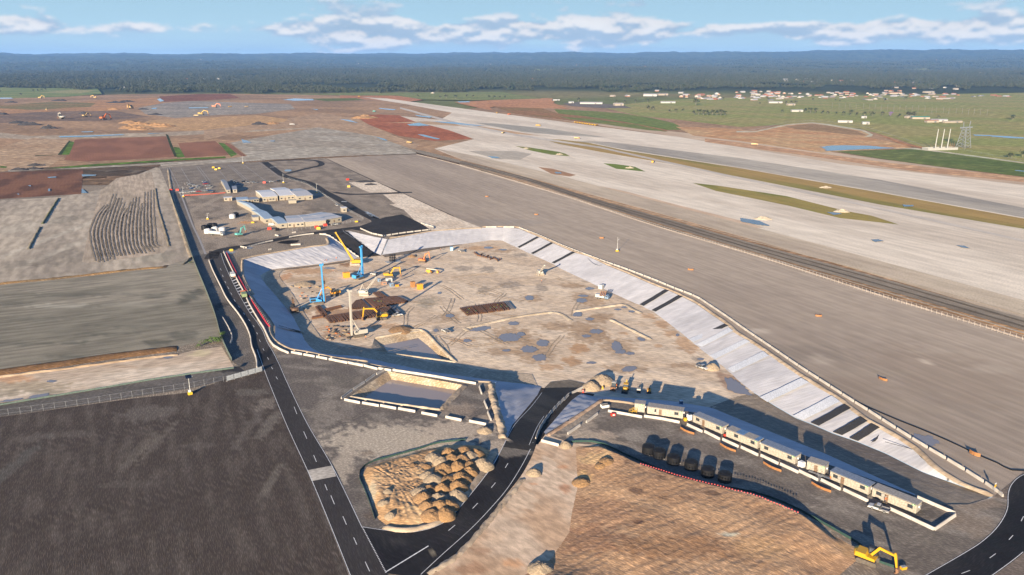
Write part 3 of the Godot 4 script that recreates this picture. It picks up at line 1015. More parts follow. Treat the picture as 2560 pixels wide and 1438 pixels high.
	region("gravel_platform", V("z", [-900, 1200, 0, 1043, 150, 1022, 330, 997, 470, 982, 560, 950, 658, 926, 690, 985, 740, 1110, 800, 1258, 895, 1500, 990, 1700, -1500, 1900]), 1.2, earth("dark_gravel", Vector2(46, 4.2), 4.2, 2.5),
		paint(A(82, 73, 68), A(98, 89, 83), 0.22, 7.0, near, 0.45, 0.8, [
			stain("h", 1330, 660, 260, 70, A(122, 114, 108), 0.45), stain("h", 2380, 580, 90, 60, A(132, 122, 114), 0.7), stain("h", 2420, 760, 60, 140, A(128, 120, 112), 0.6), stain("h", 1250, 1000, 60, 160, A(118, 110, 102), 0.45),
			stain("h", 1430, 900, 40, 180, A(120, 112, 104), 0.5), stain("h", 300, 880, 160, 40, A(116, 108, 102), 0.5), stain("h", 2230, 800, 60, 220, A(114, 106, 100), 0.5), stain("h", 100, 1150, 70, 240, A(98, 94, 90), 0.7),
			stain("h", 2250, 470, 160, 30, A(120, 113, 106), 0.55), stain("h", 650, 850, 180, 30, A(112, 104, 98), 0.5), stain("h", 1800, 950, 160, 30, A(112, 104, 98), 0.45), stain("h", 2450, 1250, 50, 160, A(124, 116, 108), 0.55),
			stain("h", 1150, 1300, 300, 30, A(100, 92, 86), 0.6), stain("z", 500, 1300, 200, 40, A(80, 71, 66), 0.6), stain("z", 200, 1380, 180, 30, A(82, 73, 68), 0.6)]), near)

	# camp platform
	region("camp_yard", V("a", [75, 160, 600, 130, 1240, 108, 1900, 66, 2450, 320, 2560, 400, 2760, 500, 3050, 830, 2560, 860, 2100, 870, 1500, 960, 1100, 1060, 800, 1150, 620, 1220, 480, 1180, 300, 700, 170, 380]), 2.0, earth("camp_gravel", Vector2(40, 8), 7.0, 0.0),
		paint(A(156, 142, 129), A(132, 120, 109), 0.06, 2.0, run, 0.35, 0.7, [
			stain("a", 800, 800, 330, 70, A(186, 166, 146), 0.75), stain("a", 700, 900, 300, 60, A(172, 154, 136), 0.7), stain("a", 1250, 780, 240, 50, A(178, 158, 138), 0.7), stain("a", 540, 600, 50, 170, A(170, 156, 142), 0.7),
			stain("a", 1500, 640, 260, 60, A(170, 152, 134), 0.7), stain("a", 980, 660, 160, 18, A(170, 158, 144), 0.6), stain("a", 1300, 900, 360, 36, A(166, 150, 134), 0.6), stain("a", 1100, 500, 300, 40, A(164, 142, 124), 0.6),
			stain("a", 2000, 560, 260, 60, A(128, 118, 108), 0.6), stain("a", 1500, 450, 500, 60, A(168, 148, 130), 0.5), stain("a", 1030, 780, 70, 14, A(206, 150, 104), 0.8), stain("a", 2300, 400, 140, 40, A(150, 136, 122), 0.6),
			stain("a", 2330, 640, 300, 60, A(142, 130, 118), 0.6), stain("a", 1800, 640, 120, 18, A(96, 88, 80), 0.6)]), run)
	region("car_park", V("a", [78, 162, 620, 132, 1240, 112, 1480, 300, 1500, 350, 1200, 330, 900, 420, 330, 450, 200, 420]), 2.0, earth("car_park_gravel", Vector2(60, 9), 7.0),
		paint(A(142, 131, 121), A(126, 116, 107), 0.05), run)
	region("access_lane", V("q", [1452, 0, 1565, 0, 1620, 150, 1700, 400, 1780, 560, 1860, 740, 1930, 900, 2050, 1060, 2140, 1200, 2170, 1330, 2222, 1440, 2300, 1475, 2100, 1540, 1975, 1440, 1890, 1250, 1830, 1010, 1740, 800, 1640, 550, 1560, 300]), 1.5, grit,
		paint(A(122, 114, 108), A(108, 101, 96), 0.03, 3.0, 1.2, 0.3, 0.7, [stain("q", 1890, 975, 65, 30, A(74, 70, 68), 0.9), stain("q", 1840, 790, 50, 20, A(92, 87, 84), 0.8), stain("q", 1990, 1120, 60, 90, A(96, 91, 87), 0.7), stain("q", 1700, 520, 60, 30, A(150, 140, 130), 0.7),
			stain("q", 2080, 1380, 60, 40, A(140, 132, 124), 0.5), stain("q", 1820, 850, 60, 30, A(140, 130, 120), 0.6)]), 1.3)

	# the wide rolled apron
	region("apron", V("z", [812, 396, 920, 390, 1042, 386, 1150, 413, 1396, 485, 1628, 561, 1914, 646, 2204, 739, 2560, 847, 2900, 962, 3600, 1220, 3600, 1420, 2900, 1330, 2560, 1270, 2520, 1280, 2380, 1250, 2200, 1130, 1800, 860, 1450, 660, 1280, 600, 1200, 572, 1132, 541, 1005, 483, 938, 453]), 3.0, rolled,
		paint(A(166, 151, 137), A(150, 136, 124), 0.008, 9.0, run, 0.3, 0.7, [
			stain("p", 1240, 780, 300, 50, A(136, 124, 114), 0.6), stain("p", 1330, 820, 70, 30, A(178, 164, 150), 0.6), stain("p", 940, 645, 60, 20, A(186, 172, 158), 0.7), stain("p", 2100, 900, 420, 160, A(146, 130, 116), 0.5),
			stain("p", 1500, 1000, 240, 90, A(140, 125, 112), 0.55), stain("p", 1970, 830, 26, 8, A(196, 180, 164), 0.8), stain("p", 2050, 770, 160, 16, A(168, 154, 140), 0.6), stain("p", 700, 420, 500, 60, A(152, 138, 126), 0.5),
			stain("p", 1750, 1100, 260, 50, A(150, 136, 122), 0.5), stain("p", 2350, 880, 160, 20, A(170, 156, 142), 0.6), stain("p", 1650, 900, 300, 24, A(154, 140, 126), 0.6), stain("n", 400, 1230, 400, 30, A(146, 136, 128), 0.6)]), run)
	region("dark_patch", V("a", [1375, 1005, 1430, 985, 1520, 975, 1625, 975, 1600, 1000, 1500, 1018]), 2.0, grit, paint(A(34, 32, 32), A(44, 41, 40), 0.1))  # flat near-black oval on the ground above the north-west slope
	region("dark_edge", V("m", [1003, 700, 1012, 700, 1520, 935, 1790, 1050, 2300, 1282, 2290, 1286, 1770, 1055, 1505, 937]), 3.0, grit, paint(A(70, 62, 56), A(84, 76, 68), 0.05), run)
	region("pale_pad", V("m", [1245, 945, 1340, 940, 1515, 935, 1740, 1042, 1460, 1047, 1380, 1015]), 2.0, sand, paint(A(208, 192, 175), A(196, 180, 163), 0.03, 2.0, run), run)
	region("pale_pad", V("m", [1590, 1065, 1790, 1056, 2300, 1290, 2560, 1392, 2100, 1440, 1980, 1400, 1800, 1220, 1720, 1190, 1650, 1165, 1710, 1160]), 2.0, sand, paint(A(210, 194, 177), A(196, 178, 160), 0.03, 2.0, run), run)
	region("asphalt_pad", V("a", [2170, 850, 2290, 820, 2570, 720, 2760, 690, 2970, 790, 3090, 870, 2720, 935, 2560, 912]), 2.0, earth("asphalt", Vector2(40, 12), 8.0, 0.0, 6.0, "mottle", 0.85), paint(A(50, 47, 47), A(58, 54, 53), 0.03), run)

	# around the excavation, south side
	region("gravel_yard", V("z", [690, 880, 720, 880, 860, 906, 1000, 928, 1234, 958, 1262, 1085, 1290, 1100, 1240, 1160, 1100, 1290, 985, 1340, 905, 1320, 838, 1170, 765, 1060, 716, 955]), 1.0, earth("yard_gravel", Vector2(18, 6), 4.5, 3.0),
		paint(A(112, 104, 99), A(140, 131, 123), 0.10, 2.0, 0.2, 0.48, 0.82, [
			stain("d", 700, 880, 620, 170, A(190, 176, 160), 0.9), stain("d", 1300, 800, 360, 110, A(188, 172, 156), 0.85), stain("d", 300, 1080, 110, 240, A(182, 168, 153), 0.8), stain("d", 1200, 920, 300, 60, A(192, 176, 158), 0.8),
			stain("d", 500, 1000, 55, 28, A(146, 130, 116), 0.8), stain("d", 110, 600, 110, 120, A(150, 140, 130), 0.5), stain("d", 280, 650, 120, 60, A(142, 132, 124), 0.5), stain("d", 420, 330, 40, 30, A(160, 148, 138), 0.6),
			stain("d", 330, 340, 300, 60, A(120, 112, 104), 0.5), stain("d", 1350, 600, 160, 60, A(164, 146, 130), 0.6), stain("d", 1600, 700, 120, 60, A(178, 160, 144), 0.6), stain("d", 180, 700, 80, 50, A(158, 148, 138), 0.5),
			stain("g", 190, 830, 60, 60, A(112, 100, 92), 0.8), stain("d", 1700, 950, 120, 90, A(196, 178, 160), 0.7), stain("d", 800, 720, 300, 20, A(128, 118, 110), 0.6), stain("d", 450, 200, 160, 20, A(132, 122, 114), 0.5)]), 0.3)
	region("sandy_ground", V("z", [1364, 1086, 1430, 1100, 1500, 1112, 1460, 1180, 1440, 1300, 1400, 1380, 1300, 1500, 1200, 1650, 900, 1650, 1000, 1440, 1150, 1330, 1260, 1210, 1330, 1110]), 1.0, earth("sandy_ground", Vector2(40, 16), 7.0, 1.5, 6.0, "mottle"),
		paint(A(198, 174, 152), A(184, 154, 128), 0.04, 2.0, 0.8, 0.3, 0.7, [
			stain("g", 2130, 570, 60, 50, A(166, 120, 92), 0.75), stain("g", 1800, 520, 40, 14, A(204, 146, 110), 0.6), stain("g", 1300, 1200, 110, 45, A(156, 124, 100), 0.7), stain("g", 1700, 700, 180, 120, A(204, 182, 160), 0.6),
			stain("g", 1200, 1380, 160, 70, A(160, 124, 98), 0.75), stain("g", 1950, 330, 120, 80, A(206, 186, 166), 0.6), stain("g", 1450, 1050, 120, 80, A(192, 166, 142), 0.6), stain("g", 1600, 1320, 110, 50, A(190, 140, 100), 0.6),
			stain("g", 2110, 350, 40, 30, A(186, 138, 104), 0.7), stain("g", 2000, 850, 120, 150, A(186, 156, 130), 0.6)]), 0.8)
	region("cabin_yard", V("z", [1364, 1086, 1430, 1044, 1506, 998, 1587, 1007, 1742, 1033, 1960, 1119, 2180, 1200, 2290, 1240, 2420, 1262, 2520, 1240, 2560, 1250, 2520, 1350, 2320, 1500, 2200, 1438, 2150, 1365, 2119, 1345, 2025, 1292, 1962, 1262, 1887, 1237, 1790, 1218, 1681, 1190, 1575, 1146, 1506, 1114, 1428, 1109]), 1.0, earth("cabin_gravel", Vector2(24, 5), 4.5, 3.0),
		paint(A(116, 107, 100), A(146, 136, 127), 0.10, 3.0, 0.6, 0.46, 0.82, [
			stain("e", 500, 780, 300, 60, A(186, 168, 150), 0.8), stain("e", 960, 780, 90, 70, A(156, 146, 136), 0.55), stain("e", 430, 650, 140, 100, A(170, 156, 142), 0.7), stain("e", 1300, 700, 90, 50, A(150, 140, 130), 0.5),
			stain("e", 700, 860, 200, 40, A(172, 154, 136), 0.7), stain("f", 1150, 1050, 130, 40, A(146, 136, 126), 0.5), stain("f", 1450, 1130, 200, 60, A(136, 126, 116), 0.5), stain("f", 1900, 1010, 180, 120, A(150, 134, 120), 0.6),
			stain("f", 1950, 850, 200, 40, A(152, 136, 122), 0.7), stain("f", 700, 760, 120, 30, A(146, 136, 126), 0.5), stain("r", 1500, 440, 200, 30, A(150, 138, 126), 0.6), stain("r", 1900, 380, 160, 40, A(140, 130, 120), 0.5),
			stain("f", 1500, 930, 120, 24, A(96, 90, 86), 0.7), stain("e", 1650, 900, 120, 60, A(134, 124, 116), 0.5), stain("f", 300, 900, 200, 40, A(150, 138, 126), 0.6), stain("e", 250, 560, 140, 80, A(176, 160, 146), 0.6)]), 0.6)
	region("gravel_margin", V("z", [2483, 1243, 2560, 1180, 2700, 1180, 3000, 1400, 2900, 1600, 2500, 1700, 2330, 1500, 2520, 1350, 2560, 1260]), 1.5, grit, paint(A(120, 108, 100), A(136, 122, 112), 0.04), 0.6)
	# kerb mounds along the curved road and the pale concrete edge of the excavation
	var kerb := paint(A(168, 151, 133), A(154, 136, 118), 0.08)
	bund("earth_kerb", smooth_line(line3("g", [320, 955, 450, 985, 600, 985, 800, 935, 950, 835, 1100, 665, 1250, 470, 1370, 300, 1430, 200]), 1.2), 2.6, 0.65, sand, kerb, 0.2)
	bund("earth_kerb", smooth_line(line3("g", [760, 1430, 1000, 1290, 1150, 1150, 1320, 960, 1500, 740, 1650, 560, 1720, 470]), 1.2), 2.0, 0.45, sand, kerb, 0.7)
	bund("crest_kerb", smooth_line(line3("z", [606, 650, 606, 682, 619, 715, 634, 737], 0.0), 1.5), 1.6, 0.45, sand, kerb, 0.2)
	bund("crest_kerb", smooth_line(line3("t", [345, 545, 370, 640, 440, 740, 520, 850, 560, 900, 555, 960, 580, 1020, 640, 1075, 740, 1125, 900, 1155, 1150, 1205, 1438, 1240], 0.0), 1.5), 1.8, 0.5, sand, kerb, 0.15)
	bund("crest_kerb", smooth_line(line3("d", [0, 88, 300, 145, 620, 205, 1000, 282, 1400, 335, 1640, 352], 0.0), 1.5), 1.6, 0.4, sand, kerb, 0.15)
	bund("crest_kerb", smooth_line(line3("d", [1640, 360, 1650, 480, 1690, 620, 1730, 760, 1745, 870], 0.0), 1.2), 2.8, 0.8, sand, kerb, 0.6)
	bund("crest_kerb", smooth_line(line3("e", [75, 780, 300, 640, 480, 520, 640, 412], 0.0), 1.2), 2.0, 0.5, sand, paint(A(162, 139, 121), A(142, 116, 97), 0.08), 0.4)
	bund("crest_kerb", smooth_line(line3("u", [150, 110, 420, 140, 570, 165], 0.0), 1.2), 1.8, 0.5, sand, kerb, 0.2)
	bund("crest_kerb", smooth_line(line3("z", [1204, 568, 1258, 567, 1297, 569, 1325, 581, 1349, 591, 1385, 606, 1439, 630, 1471, 639, 1521, 662, 1568, 681, 1639, 712, 1675, 725, 1710, 741, 1744, 758, 1782, 784, 1825, 814, 1841, 830, 1877, 852, 1915, 877, 1948, 900, 2004, 938, 2054, 969, 2101, 998, 2130, 1021, 2174, 1053, 2204, 1069, 2250, 1095, 2296, 1126, 2341, 1168, 2402, 1207, 2483, 1240]), 2.0), 2.4, 0.55, sand, kerb, 0.25)
	bund("crest_kerb", smooth_line(line3("c", [280, 140, 500, 105, 700, 70, 950, 50, 1180, 38], 0.0), 2.0), 2.4, 0.5, sand, kerb, 0.2)
	bund("crest_kerb", smooth_line(line3("b", [180, 375, 350, 335, 870, 248, 1090, 215, 1085, 150], 0.0), 2.0), 2.2, 0.5, sand, kerb, 0.2)


# ---------------------------------------------------------------- the excavation
func mix_y(a: PackedVector2Array, ys: Array) -> PackedVector3Array:
	var out := PackedVector3Array()
	for i in a.size():
		out.append(G(a[i].x, a[i].y, ys[i]))
	return out

func pit_bumps(x: float, z: float) -> float:
	return 0.10 * n_mid.get_noise_2d(x * 6.0, z * 6.0) + 0.03 * n_fine.get_noise_2d(x * 60.0, z * 60.0)

func pit() -> void:
	var sand := earth("pit_sand", Vector2(40, 11), 7.0, 3.0, 6.0, "mottle")
	var cloth := earth("geotextile", Vector2(70, 9), 5.0, 0.6, 6.0, "soft", 0.8)
	var white := paint(Color(0.60, 0.59, 0.60), Color(0.53, 0.52, 0.53), 0.03, 4.0)
	var D := PIT
	# slopes: crest line, toe line
	var k := 90
	loft("west_slope", even(W3(V("z", [602, 651, 603, 682, 616, 716, 631, 738, 642, 755, 659, 774, 676, 796, 688, 816, 687, 846, 701, 862, 726, 876, 765, 884])), k),
		even(W3(V("z", [676, 674, 650, 689, 657, 700, 666, 714, 692, 742, 714, 768, 735, 794, 756, 834, 763, 851, 782, 872, 808, 884]), D), k), 8, cloth, white, 0.25)
	loft("south_slope", even(W3(V("z", [765, 884, 804, 893, 840, 900, 890, 907, 944, 916, 1000, 926, 1053, 935, 1140, 946, 1234, 957])), k),
		even(W3(V("z", [808, 884, 840, 887, 889, 890, 935, 899, 980, 909, 1081, 930, 1190, 945, 1250, 953]), D), k), 6, cloth, white, 0.12)
	loft("ramp_west_slope", even(W3(V("z", [1234, 957, 1240, 978, 1245, 997, 1254, 1040, 1264, 1088])), 30),
		even(mix_y(V("d", [1720, 340, 2100, 385, 2060, 470, 1960, 590, 1830, 745, 1780, 860]), [D, -5.4, -4.6, -3.0, -1.4, -0.2]), 30), 10, cloth, white, 0.35)
	loft("ramp_east_slope", even(W3(V("z", [1364, 1086, 1390, 1069, 1430, 1044, 1470, 1020, 1506, 998])), 30),
		even(mix_y(V("e", [40, 740, 130, 640, 230, 520, 330, 410, 420, 345, 560, 375]), [-0.2, -1.3, -2.8, -4.2, D, D]), 30), 8, cloth, white, 0.3)
	loft("south_east_slope", even(W3(V("z", [1506, 998, 1587, 1007, 1660, 1018, 1742, 1033, 1850, 1075, 1960, 1119, 2060, 1158, 2180, 1200, 2290, 1240])), k),
		even(mix_y(V("z", [1486, 991, 1590, 996, 1680, 1003, 1780, 1020, 1850, 1049, 1960, 1093, 2060, 1133, 2170, 1183, 2288, 1236]), [D, D, D, D, -5.2, -3.9, -2.7, -1.5, -0.2]), k), 6, cloth, white, 0.1)
	loft("east_slope", even(W3(V("z", [1258, 569, 1297, 572, 1323, 583, 1346, 592, 1382, 608, 1436, 632, 1468, 640, 1518, 664, 1565, 683, 1636, 714, 1672, 727, 1707, 743, 1740, 760, 1778, 786, 1821, 816, 1837, 832, 1873, 854, 1911, 879, 1944, 902, 2000, 940, 2050, 971, 2097, 1000, 2126, 1023, 2170, 1055, 2200, 1071, 2246, 1097, 2292, 1128, 2337, 1170, 2398, 1209, 2483, 1243])), 260),
		even(mix_y(V("z", [1256, 602, 1294, 620, 1328, 636, 1382, 660, 1400, 671, 1459, 699, 1551, 742, 1601, 764, 1632, 779, 1665, 803, 1707, 836, 1755, 876, 1802, 912, 1849, 954, 1882, 980, 1940, 1016, 1990, 1045, 2027, 1059, 2082, 1083, 2146, 1105, 2216, 1134, 2307, 1180, 2398, 1213, 2478, 1241]),
			[D, D, D, D, D, D, D, D, D, D, D, D, D, D, D, D, -5.3, -5.0, -4.5, -3.9, -3.1, -2.0, -1.0, -0.05]), 260), 10, cloth, white, 0.1)
	loft("north_slope", even(W3(V("z", [972, 599, 1080, 579, 1204, 570, 1258, 569])), k), even(W3(V("z", [954, 638, 1065, 621, 1158, 610, 1225, 601, 1256, 602]), D), k), 8, cloth, white, 0.2)
	loft("ramp_north_slope", even(W3(V("z", [858, 577, 874, 578, 900, 584, 935, 592, 972, 599])), 40), even(mix_y(V("b", [1310, 85, 1380, 160, 1470, 240, 1580, 300, 1660, 330]), [-0.3, -2.2, -4.0, -5.2, D]), 40), 8, cloth, white, 0.25)
	loft("north_west_slope", even(W3(V("z", [602, 651, 643, 641, 700, 631, 766, 620, 818, 612])), k), even(W3(V("z", [676, 674, 712, 670, 749, 666, 820, 657, 886, 647]), D), k), 8, cloth, white, 0.25)
	loft("ramp_south_slope", even(W3(V("z", [818, 612, 821, 603, 820, 594, 812, 588])), 24), even(mix_y(V("b", [1380, 372, 1420, 350, 1280, 225, 1100, 125]), [D, -5.2, -3.0, -0.3]), 24), 8, cloth, white, 0.3)
	# floor
	var dark := A(150, 132, 114)
	var wet := A(158, 132, 108)
	var grey := A(142, 130, 120)
	var brown := A(176, 140, 108)
	var st := []
	for q in [["c", 1180, 235, 180, 26, brown], ["c", 1390, 260, 110, 20, wet], ["c", 1550, 300, 80, 18, grey], ["c", 1230, 440, 70, 30, grey], ["c", 1000, 430, 100, 26, grey], ["c", 1450, 590, 120, 40, grey], ["c", 1660, 720, 110, 40, wet], ["c", 870, 900, 110, 40, wet],
			["c", 1480, 1080, 230, 80, wet], ["c", 1700, 1230, 190, 130, wet], ["c", 1900, 990, 160, 40, wet], ["c", 2150, 1010, 160, 60, wet], ["c", 2130, 1210, 100, 50, brown], ["c", 2060, 1340, 100, 50, wet], ["c", 1400, 1240, 200, 40, wet],
			["c", 2250, 750, 130, 50, wet], ["c", 2050, 600, 120, 26, wet], ["c", 1000, 1130, 110, 20, brown], ["c", 2300, 930, 120, 40, wet], ["c", 2280, 1060, 130, 70, wet], ["c", 1850, 1390, 140, 30, brown], ["c", 1200, 640, 60, 40, grey], ["c", 1760, 620, 60, 40, grey],
			["s", 300, 850, 220, 80, wet], ["s", 600, 950, 200, 90, wet], ["s", 700, 1190, 240, 50, wet], ["s", 120, 1110, 100, 50, brown], ["s", 200, 980, 110, 45, brown], ["s", 1330, 940, 110, 90, brown], ["s", 1450, 1090, 60, 30, grey], ["s", 1800, 1330, 120, 110, A(140, 112, 96)],
			["s", 1300, 1160, 180, 26, wet], ["s", 230, 440, 120, 60, wet], ["s", 460, 640, 120, 40, wet], ["s", 850, 880, 70, 26, wet], ["s", 680, 820, 60, 16, brown], ["s", 1040, 950, 40, 20, brown], ["s", 950, 640, 80, 30, brown], ["s", 1080, 720, 90, 50, brown], ["s", 1180, 820, 80, 40, brown],
			["b", 900, 500, 280, 36, brown], ["b", 870, 590, 300, 36, A(178, 150, 122)], ["b", 1300, 430, 80, 26, A(122, 86, 58)], ["b", 1400, 500, 100, 10, A(118, 84, 58)], ["b", 1000, 680, 260, 60, A(182, 158, 134)], ["b", 1000, 740, 200, 20, A(188, 172, 152)], ["b", 840, 650, 90, 30, A(200, 182, 160)],
			["b", 900, 900, 120, 40, A(150, 124, 100)], ["b", 1200, 1160, 180, 60, A(150, 122, 100)], ["b", 1250, 950, 300, 60, A(150, 112, 82)], ["b", 1100, 1100, 160, 40, A(180, 150, 124)], ["b", 1700, 1080, 260, 30, A(176, 142, 112)], ["b", 2150, 830, 120, 60, A(150, 140, 126)], ["b", 2250, 1120, 60, 40, grey],
			["b", 1750, 480, 200, 50, A(182, 160, 138)], ["b", 650, 560, 60, 40, A(186, 140, 106)], ["b", 1960, 380, 180, 60, A(182, 154, 128)], ["b", 1400, 640, 300, 40, A(186, 160, 134)], ["d", 450, 60, 200, 50, A(150, 130, 114)], ["d", 1990, 500, 120, 60, A(160, 140, 122)]]:
		st.append(stain(q[0], q[1], q[2], q[3], q[4], q[5], 0.72, D))
	var pond := W(V("c", [140, 1110, 360, 1068, 590, 1030, 770, 1190, 930, 1340, 500, 1285, 100, 1232]), D)
	var floor_ring := W(V("z", [674, 672, 646, 688, 653, 702, 662, 716, 688, 744, 710, 770, 731, 796, 751, 836, 758, 853, 778, 875, 808, 887, 840, 890, 889, 894, 980, 914, 1081, 935, 1190, 950, 1255, 958, 1352, 968, 1390, 985, 1460, 992, 1486, 995, 1590, 1000, 1680, 1008, 1775, 1024, 1850, 990, 1887, 984, 1853, 955, 1806, 911, 1758, 875, 1711, 835, 1669, 802, 1636, 777, 1605, 762, 1555, 740, 1463, 697, 1404, 669, 1386, 658, 1332, 634, 1298, 618, 1260, 600, 1225, 599, 1158, 607, 1065, 618, 953, 635, 930, 640, 895, 645, 886, 645, 820, 655, 749, 664]), D)
	sheet("excavation_floor", floor_ring, D, 0.9, sand, paint(A(204, 184, 163), A(190, 169, 148), 0.03, 2.5, 0.4, 0.3, 0.7, st), pit_bumps, [pond], 0.4)
	# the floor climbs out to the south-east between the two slopes
	loft("exit_ramp", even(mix_y(V("z", [1846, 990, 1886, 983, 1940, 1017, 1990, 1046, 2027, 1060, 2082, 1084, 2146, 1106, 2216, 1135, 2307, 1181, 2398, 1214, 2478, 1242]), [D, D, D, -5.3, -5.0, -4.5, -3.9, -3.1, -2.0, -1.0, -0.05]), 70),
		even(mix_y(V("z", [1765, 1021, 1778, 1023, 1850, 1051, 1960, 1095, 2060, 1135, 2170, 1185, 2288, 1238, 2340, 1262, 2400, 1268, 2440, 1262]), [D, D, -5.2, -3.9, -2.7, -1.5, -0.2, -0.05, -0.03, -0.03]), 70), 16, earth("ramp_gravel", Vector2(50, 5), 5.0, 2.0),
		paint(A(150, 136, 122), A(134, 121, 110), 0.04, 4.0, 0.6), 0.06, 0.6)
	# compacted dark track round the foot of the west and south slopes
	var track := earth("track_gravel", Vector2(30, 6), 5.0, 2.0)
	var tp := paint(A(186, 168, 149), A(172, 154, 136), 0.05)
	var w0 := even(smooth_line(W3(V("z", [672, 676, 660, 700, 690, 738, 712, 766, 733, 795, 753, 836, 766, 860, 800, 886, 860, 892, 980, 915, 1100, 938, 1250, 957, 1345, 968]), D + 0.13), 3.0), 120)
	var w1 := even(smooth_line(W3(V("z", [712, 672, 698, 690, 722, 722, 742, 752, 765, 790, 790, 826, 806, 846, 850, 865, 920, 880, 1030, 897, 1140, 915, 1250, 930, 1330, 935]), D + 0.13), 3.0), 120)
	loft("perimeter_track", w0, w1, 4, track, tp, 0.05)
	loft("perimeter_track", even(W3(V("b", [490, 486, 700, 462, 1000, 430, 1400, 372]), D + 0.13), 40), even(W3(V("b", [510, 500, 720, 480, 1000, 446, 1250, 415]), D + 0.13), 40), 2, track, paint(A(140, 124, 110), A(126, 112, 100), 0.05), 0.05)
	loft("perimeter_track", even(W3(V("c", [210, 300, 640, 235, 990, 195]), D + 0.13), 40), even(W3(V("c", [240, 322, 660, 262, 960, 205]), D + 0.13), 40), 2, track, paint(A(132, 120, 110), A(120, 108, 98), 0.05), 0.05)
	# black mats and bright sheets laid down the east slope, a black flap on the west slope
	var black := mat("black_liner", Color(0.022, 0.021, 0.021), 0.75)
	var bright := mat("white_liner", Color(0.52, 0.54, 0.57), 0.7)
	for q in [["c", 1712, 127, 1735, 133, 1545, 238, 1525, 229], ["c", 1850, 183, 1875, 190, 1680, 298, 1655, 290], ["c", 2060, 272, 2085, 282, 1885, 390, 1857, 380], ["s", 1105, 362, 1150, 375, 885, 538, 840, 520], ["s", 1250, 422, 1300, 437, 1010, 598, 965, 582]]:
		slope_mat("black_mat", q, black)
	slope_mat("black_mat", ["s", 1735, 728, 1778, 748, 1635, 812, 1592, 790], black, 0.0, -2.7)
	for q in [["f", 860, 40, 912, 75, 645, 222, 580, 195, -5.0], ["f", 990, 145, 1048, 182, 838, 300, 762, 273, -4.5], ["f", 1080, 200, 1148, 235, 970, 348, 896, 322, -4.0]]:
		slope_mat("black_mat", q, black, 0.0, q[9])
	slope_mat("black_mat", ["f", 1170, 265, 1190, 268, 1110, 350, 1075, 360], black, -0.9, -2.6)
	slope_mat("black_mat", ["t", 632, 918, 640, 925, 860, 985, 830, 970], black, -0.2, PIT)
	slope_mat("black_mat", ["c", 264, 148, 274, 150, 215, 298, 205, 296], mat("seam_strip", Color(0.16, 0.16, 0.17), 0.8))
	for q in [[1595, 790, 1640, 812, 1410, 922, 1365, 888, -2.7], [1790, 768, 1830, 800, 1500, 972, 1440, 945], [1960, 888, 2010, 915, 1640, 1103, 1590, 1060], [2150, 1015, 2210, 1065, 1830, 1245, 1770, 1200]]:
		slope_mat("white_sheet", ["s"] + q.slice(0, 8), bright, q[8] if q.size() > 8 else 0.0, PIT)
	slope_mat("white_sheet", ["p", 1215, 935, 1262, 962, 1010, 1082, 965, 1052], bright)
	slope_mat("white_sheet", ["p", 1400, 1042, 1450, 1078, 1225, 1192, 1165, 1165], bright, 0.0, -5.2)
	# low windrows of sand on the floor
	var pale := paint(A(178, 163, 145), A(166, 150, 132), 0.06)
	for q in [["c", [1030, 1010, 1300, 950, 1600, 890, 1880, 855], 3.0, 0.5], ["c", [1880, 855, 1960, 880, 2050, 940], 3.0, 0.35], ["s", [130, 590, 400, 550, 680, 512], 3.0, 0.6], ["s", [680, 512, 780, 570, 860, 610], 3.0, 0.5], ["s", [530, 670, 750, 780, 970, 890], 2.6, 0.5],
			["c", [1050, 1040, 1020, 1010], 3.0, 0.5], ["c", [480, 1050, 600, 1030], 2.0, 0.4]]:
		bund("sand_windrow", smooth_line(line3(q[0], q[1], D), 2.0), q[2], q[3], sand, pale, 0.2)
	# the two settling ponds: sloping sides, brown water
	basin("pit_pond", W3(V("c", [140, 1110, 360, 1068, 590, 1030, 770, 1190, 930, 1340, 500, 1285, 100, 1232]), D), W3(V("c", [225, 1180, 390, 1148, 565, 1112, 690, 1215, 830, 1338, 560, 1310, 290, 1262]), D - 1.9), paint(A(176, 160, 142), A(160, 138, 114), 0.06))
	bund("pond_kerb", smooth_line(line3("c", [140, 1108, 360, 1066, 590, 1030, 770, 1190, 930, 1342], D), 1.5), 2.0, 0.5, sand, pale, 0.1)
	bund("pond_kerb", smooth_line(line3("c", [100, 1232, 500, 1285, 930, 1342], D), 1.5), 1.6, 0.4, sand, pale, 0.1)
	basin("yard_pond", W3(V("d", [690, 250, 1040, 312, 1400, 380, 1300, 480, 1180, 602, 760, 545, 340, 482, 500, 372])), W3(V("d", [728, 330, 1020, 378, 1312, 425, 1240, 500, 1160, 598, 820, 545, 478, 490, 610, 405]), -2.2), paint(A(174, 158, 140), A(160, 138, 114), 0.06))
	bund("pond_kerb", smooth_line(line3("d", [340, 485, 760, 550, 1180, 605]), 1.2), 1.6, 0.5, sand, pale, 0.25)
	bund("pond_kerb", smooth_line(line3("d", [1180, 605, 1300, 482, 1400, 380]), 1.2), 2.4, 0.6, sand, paint(A(152, 137, 122), A(138, 124, 110), 0.06), 0.4)

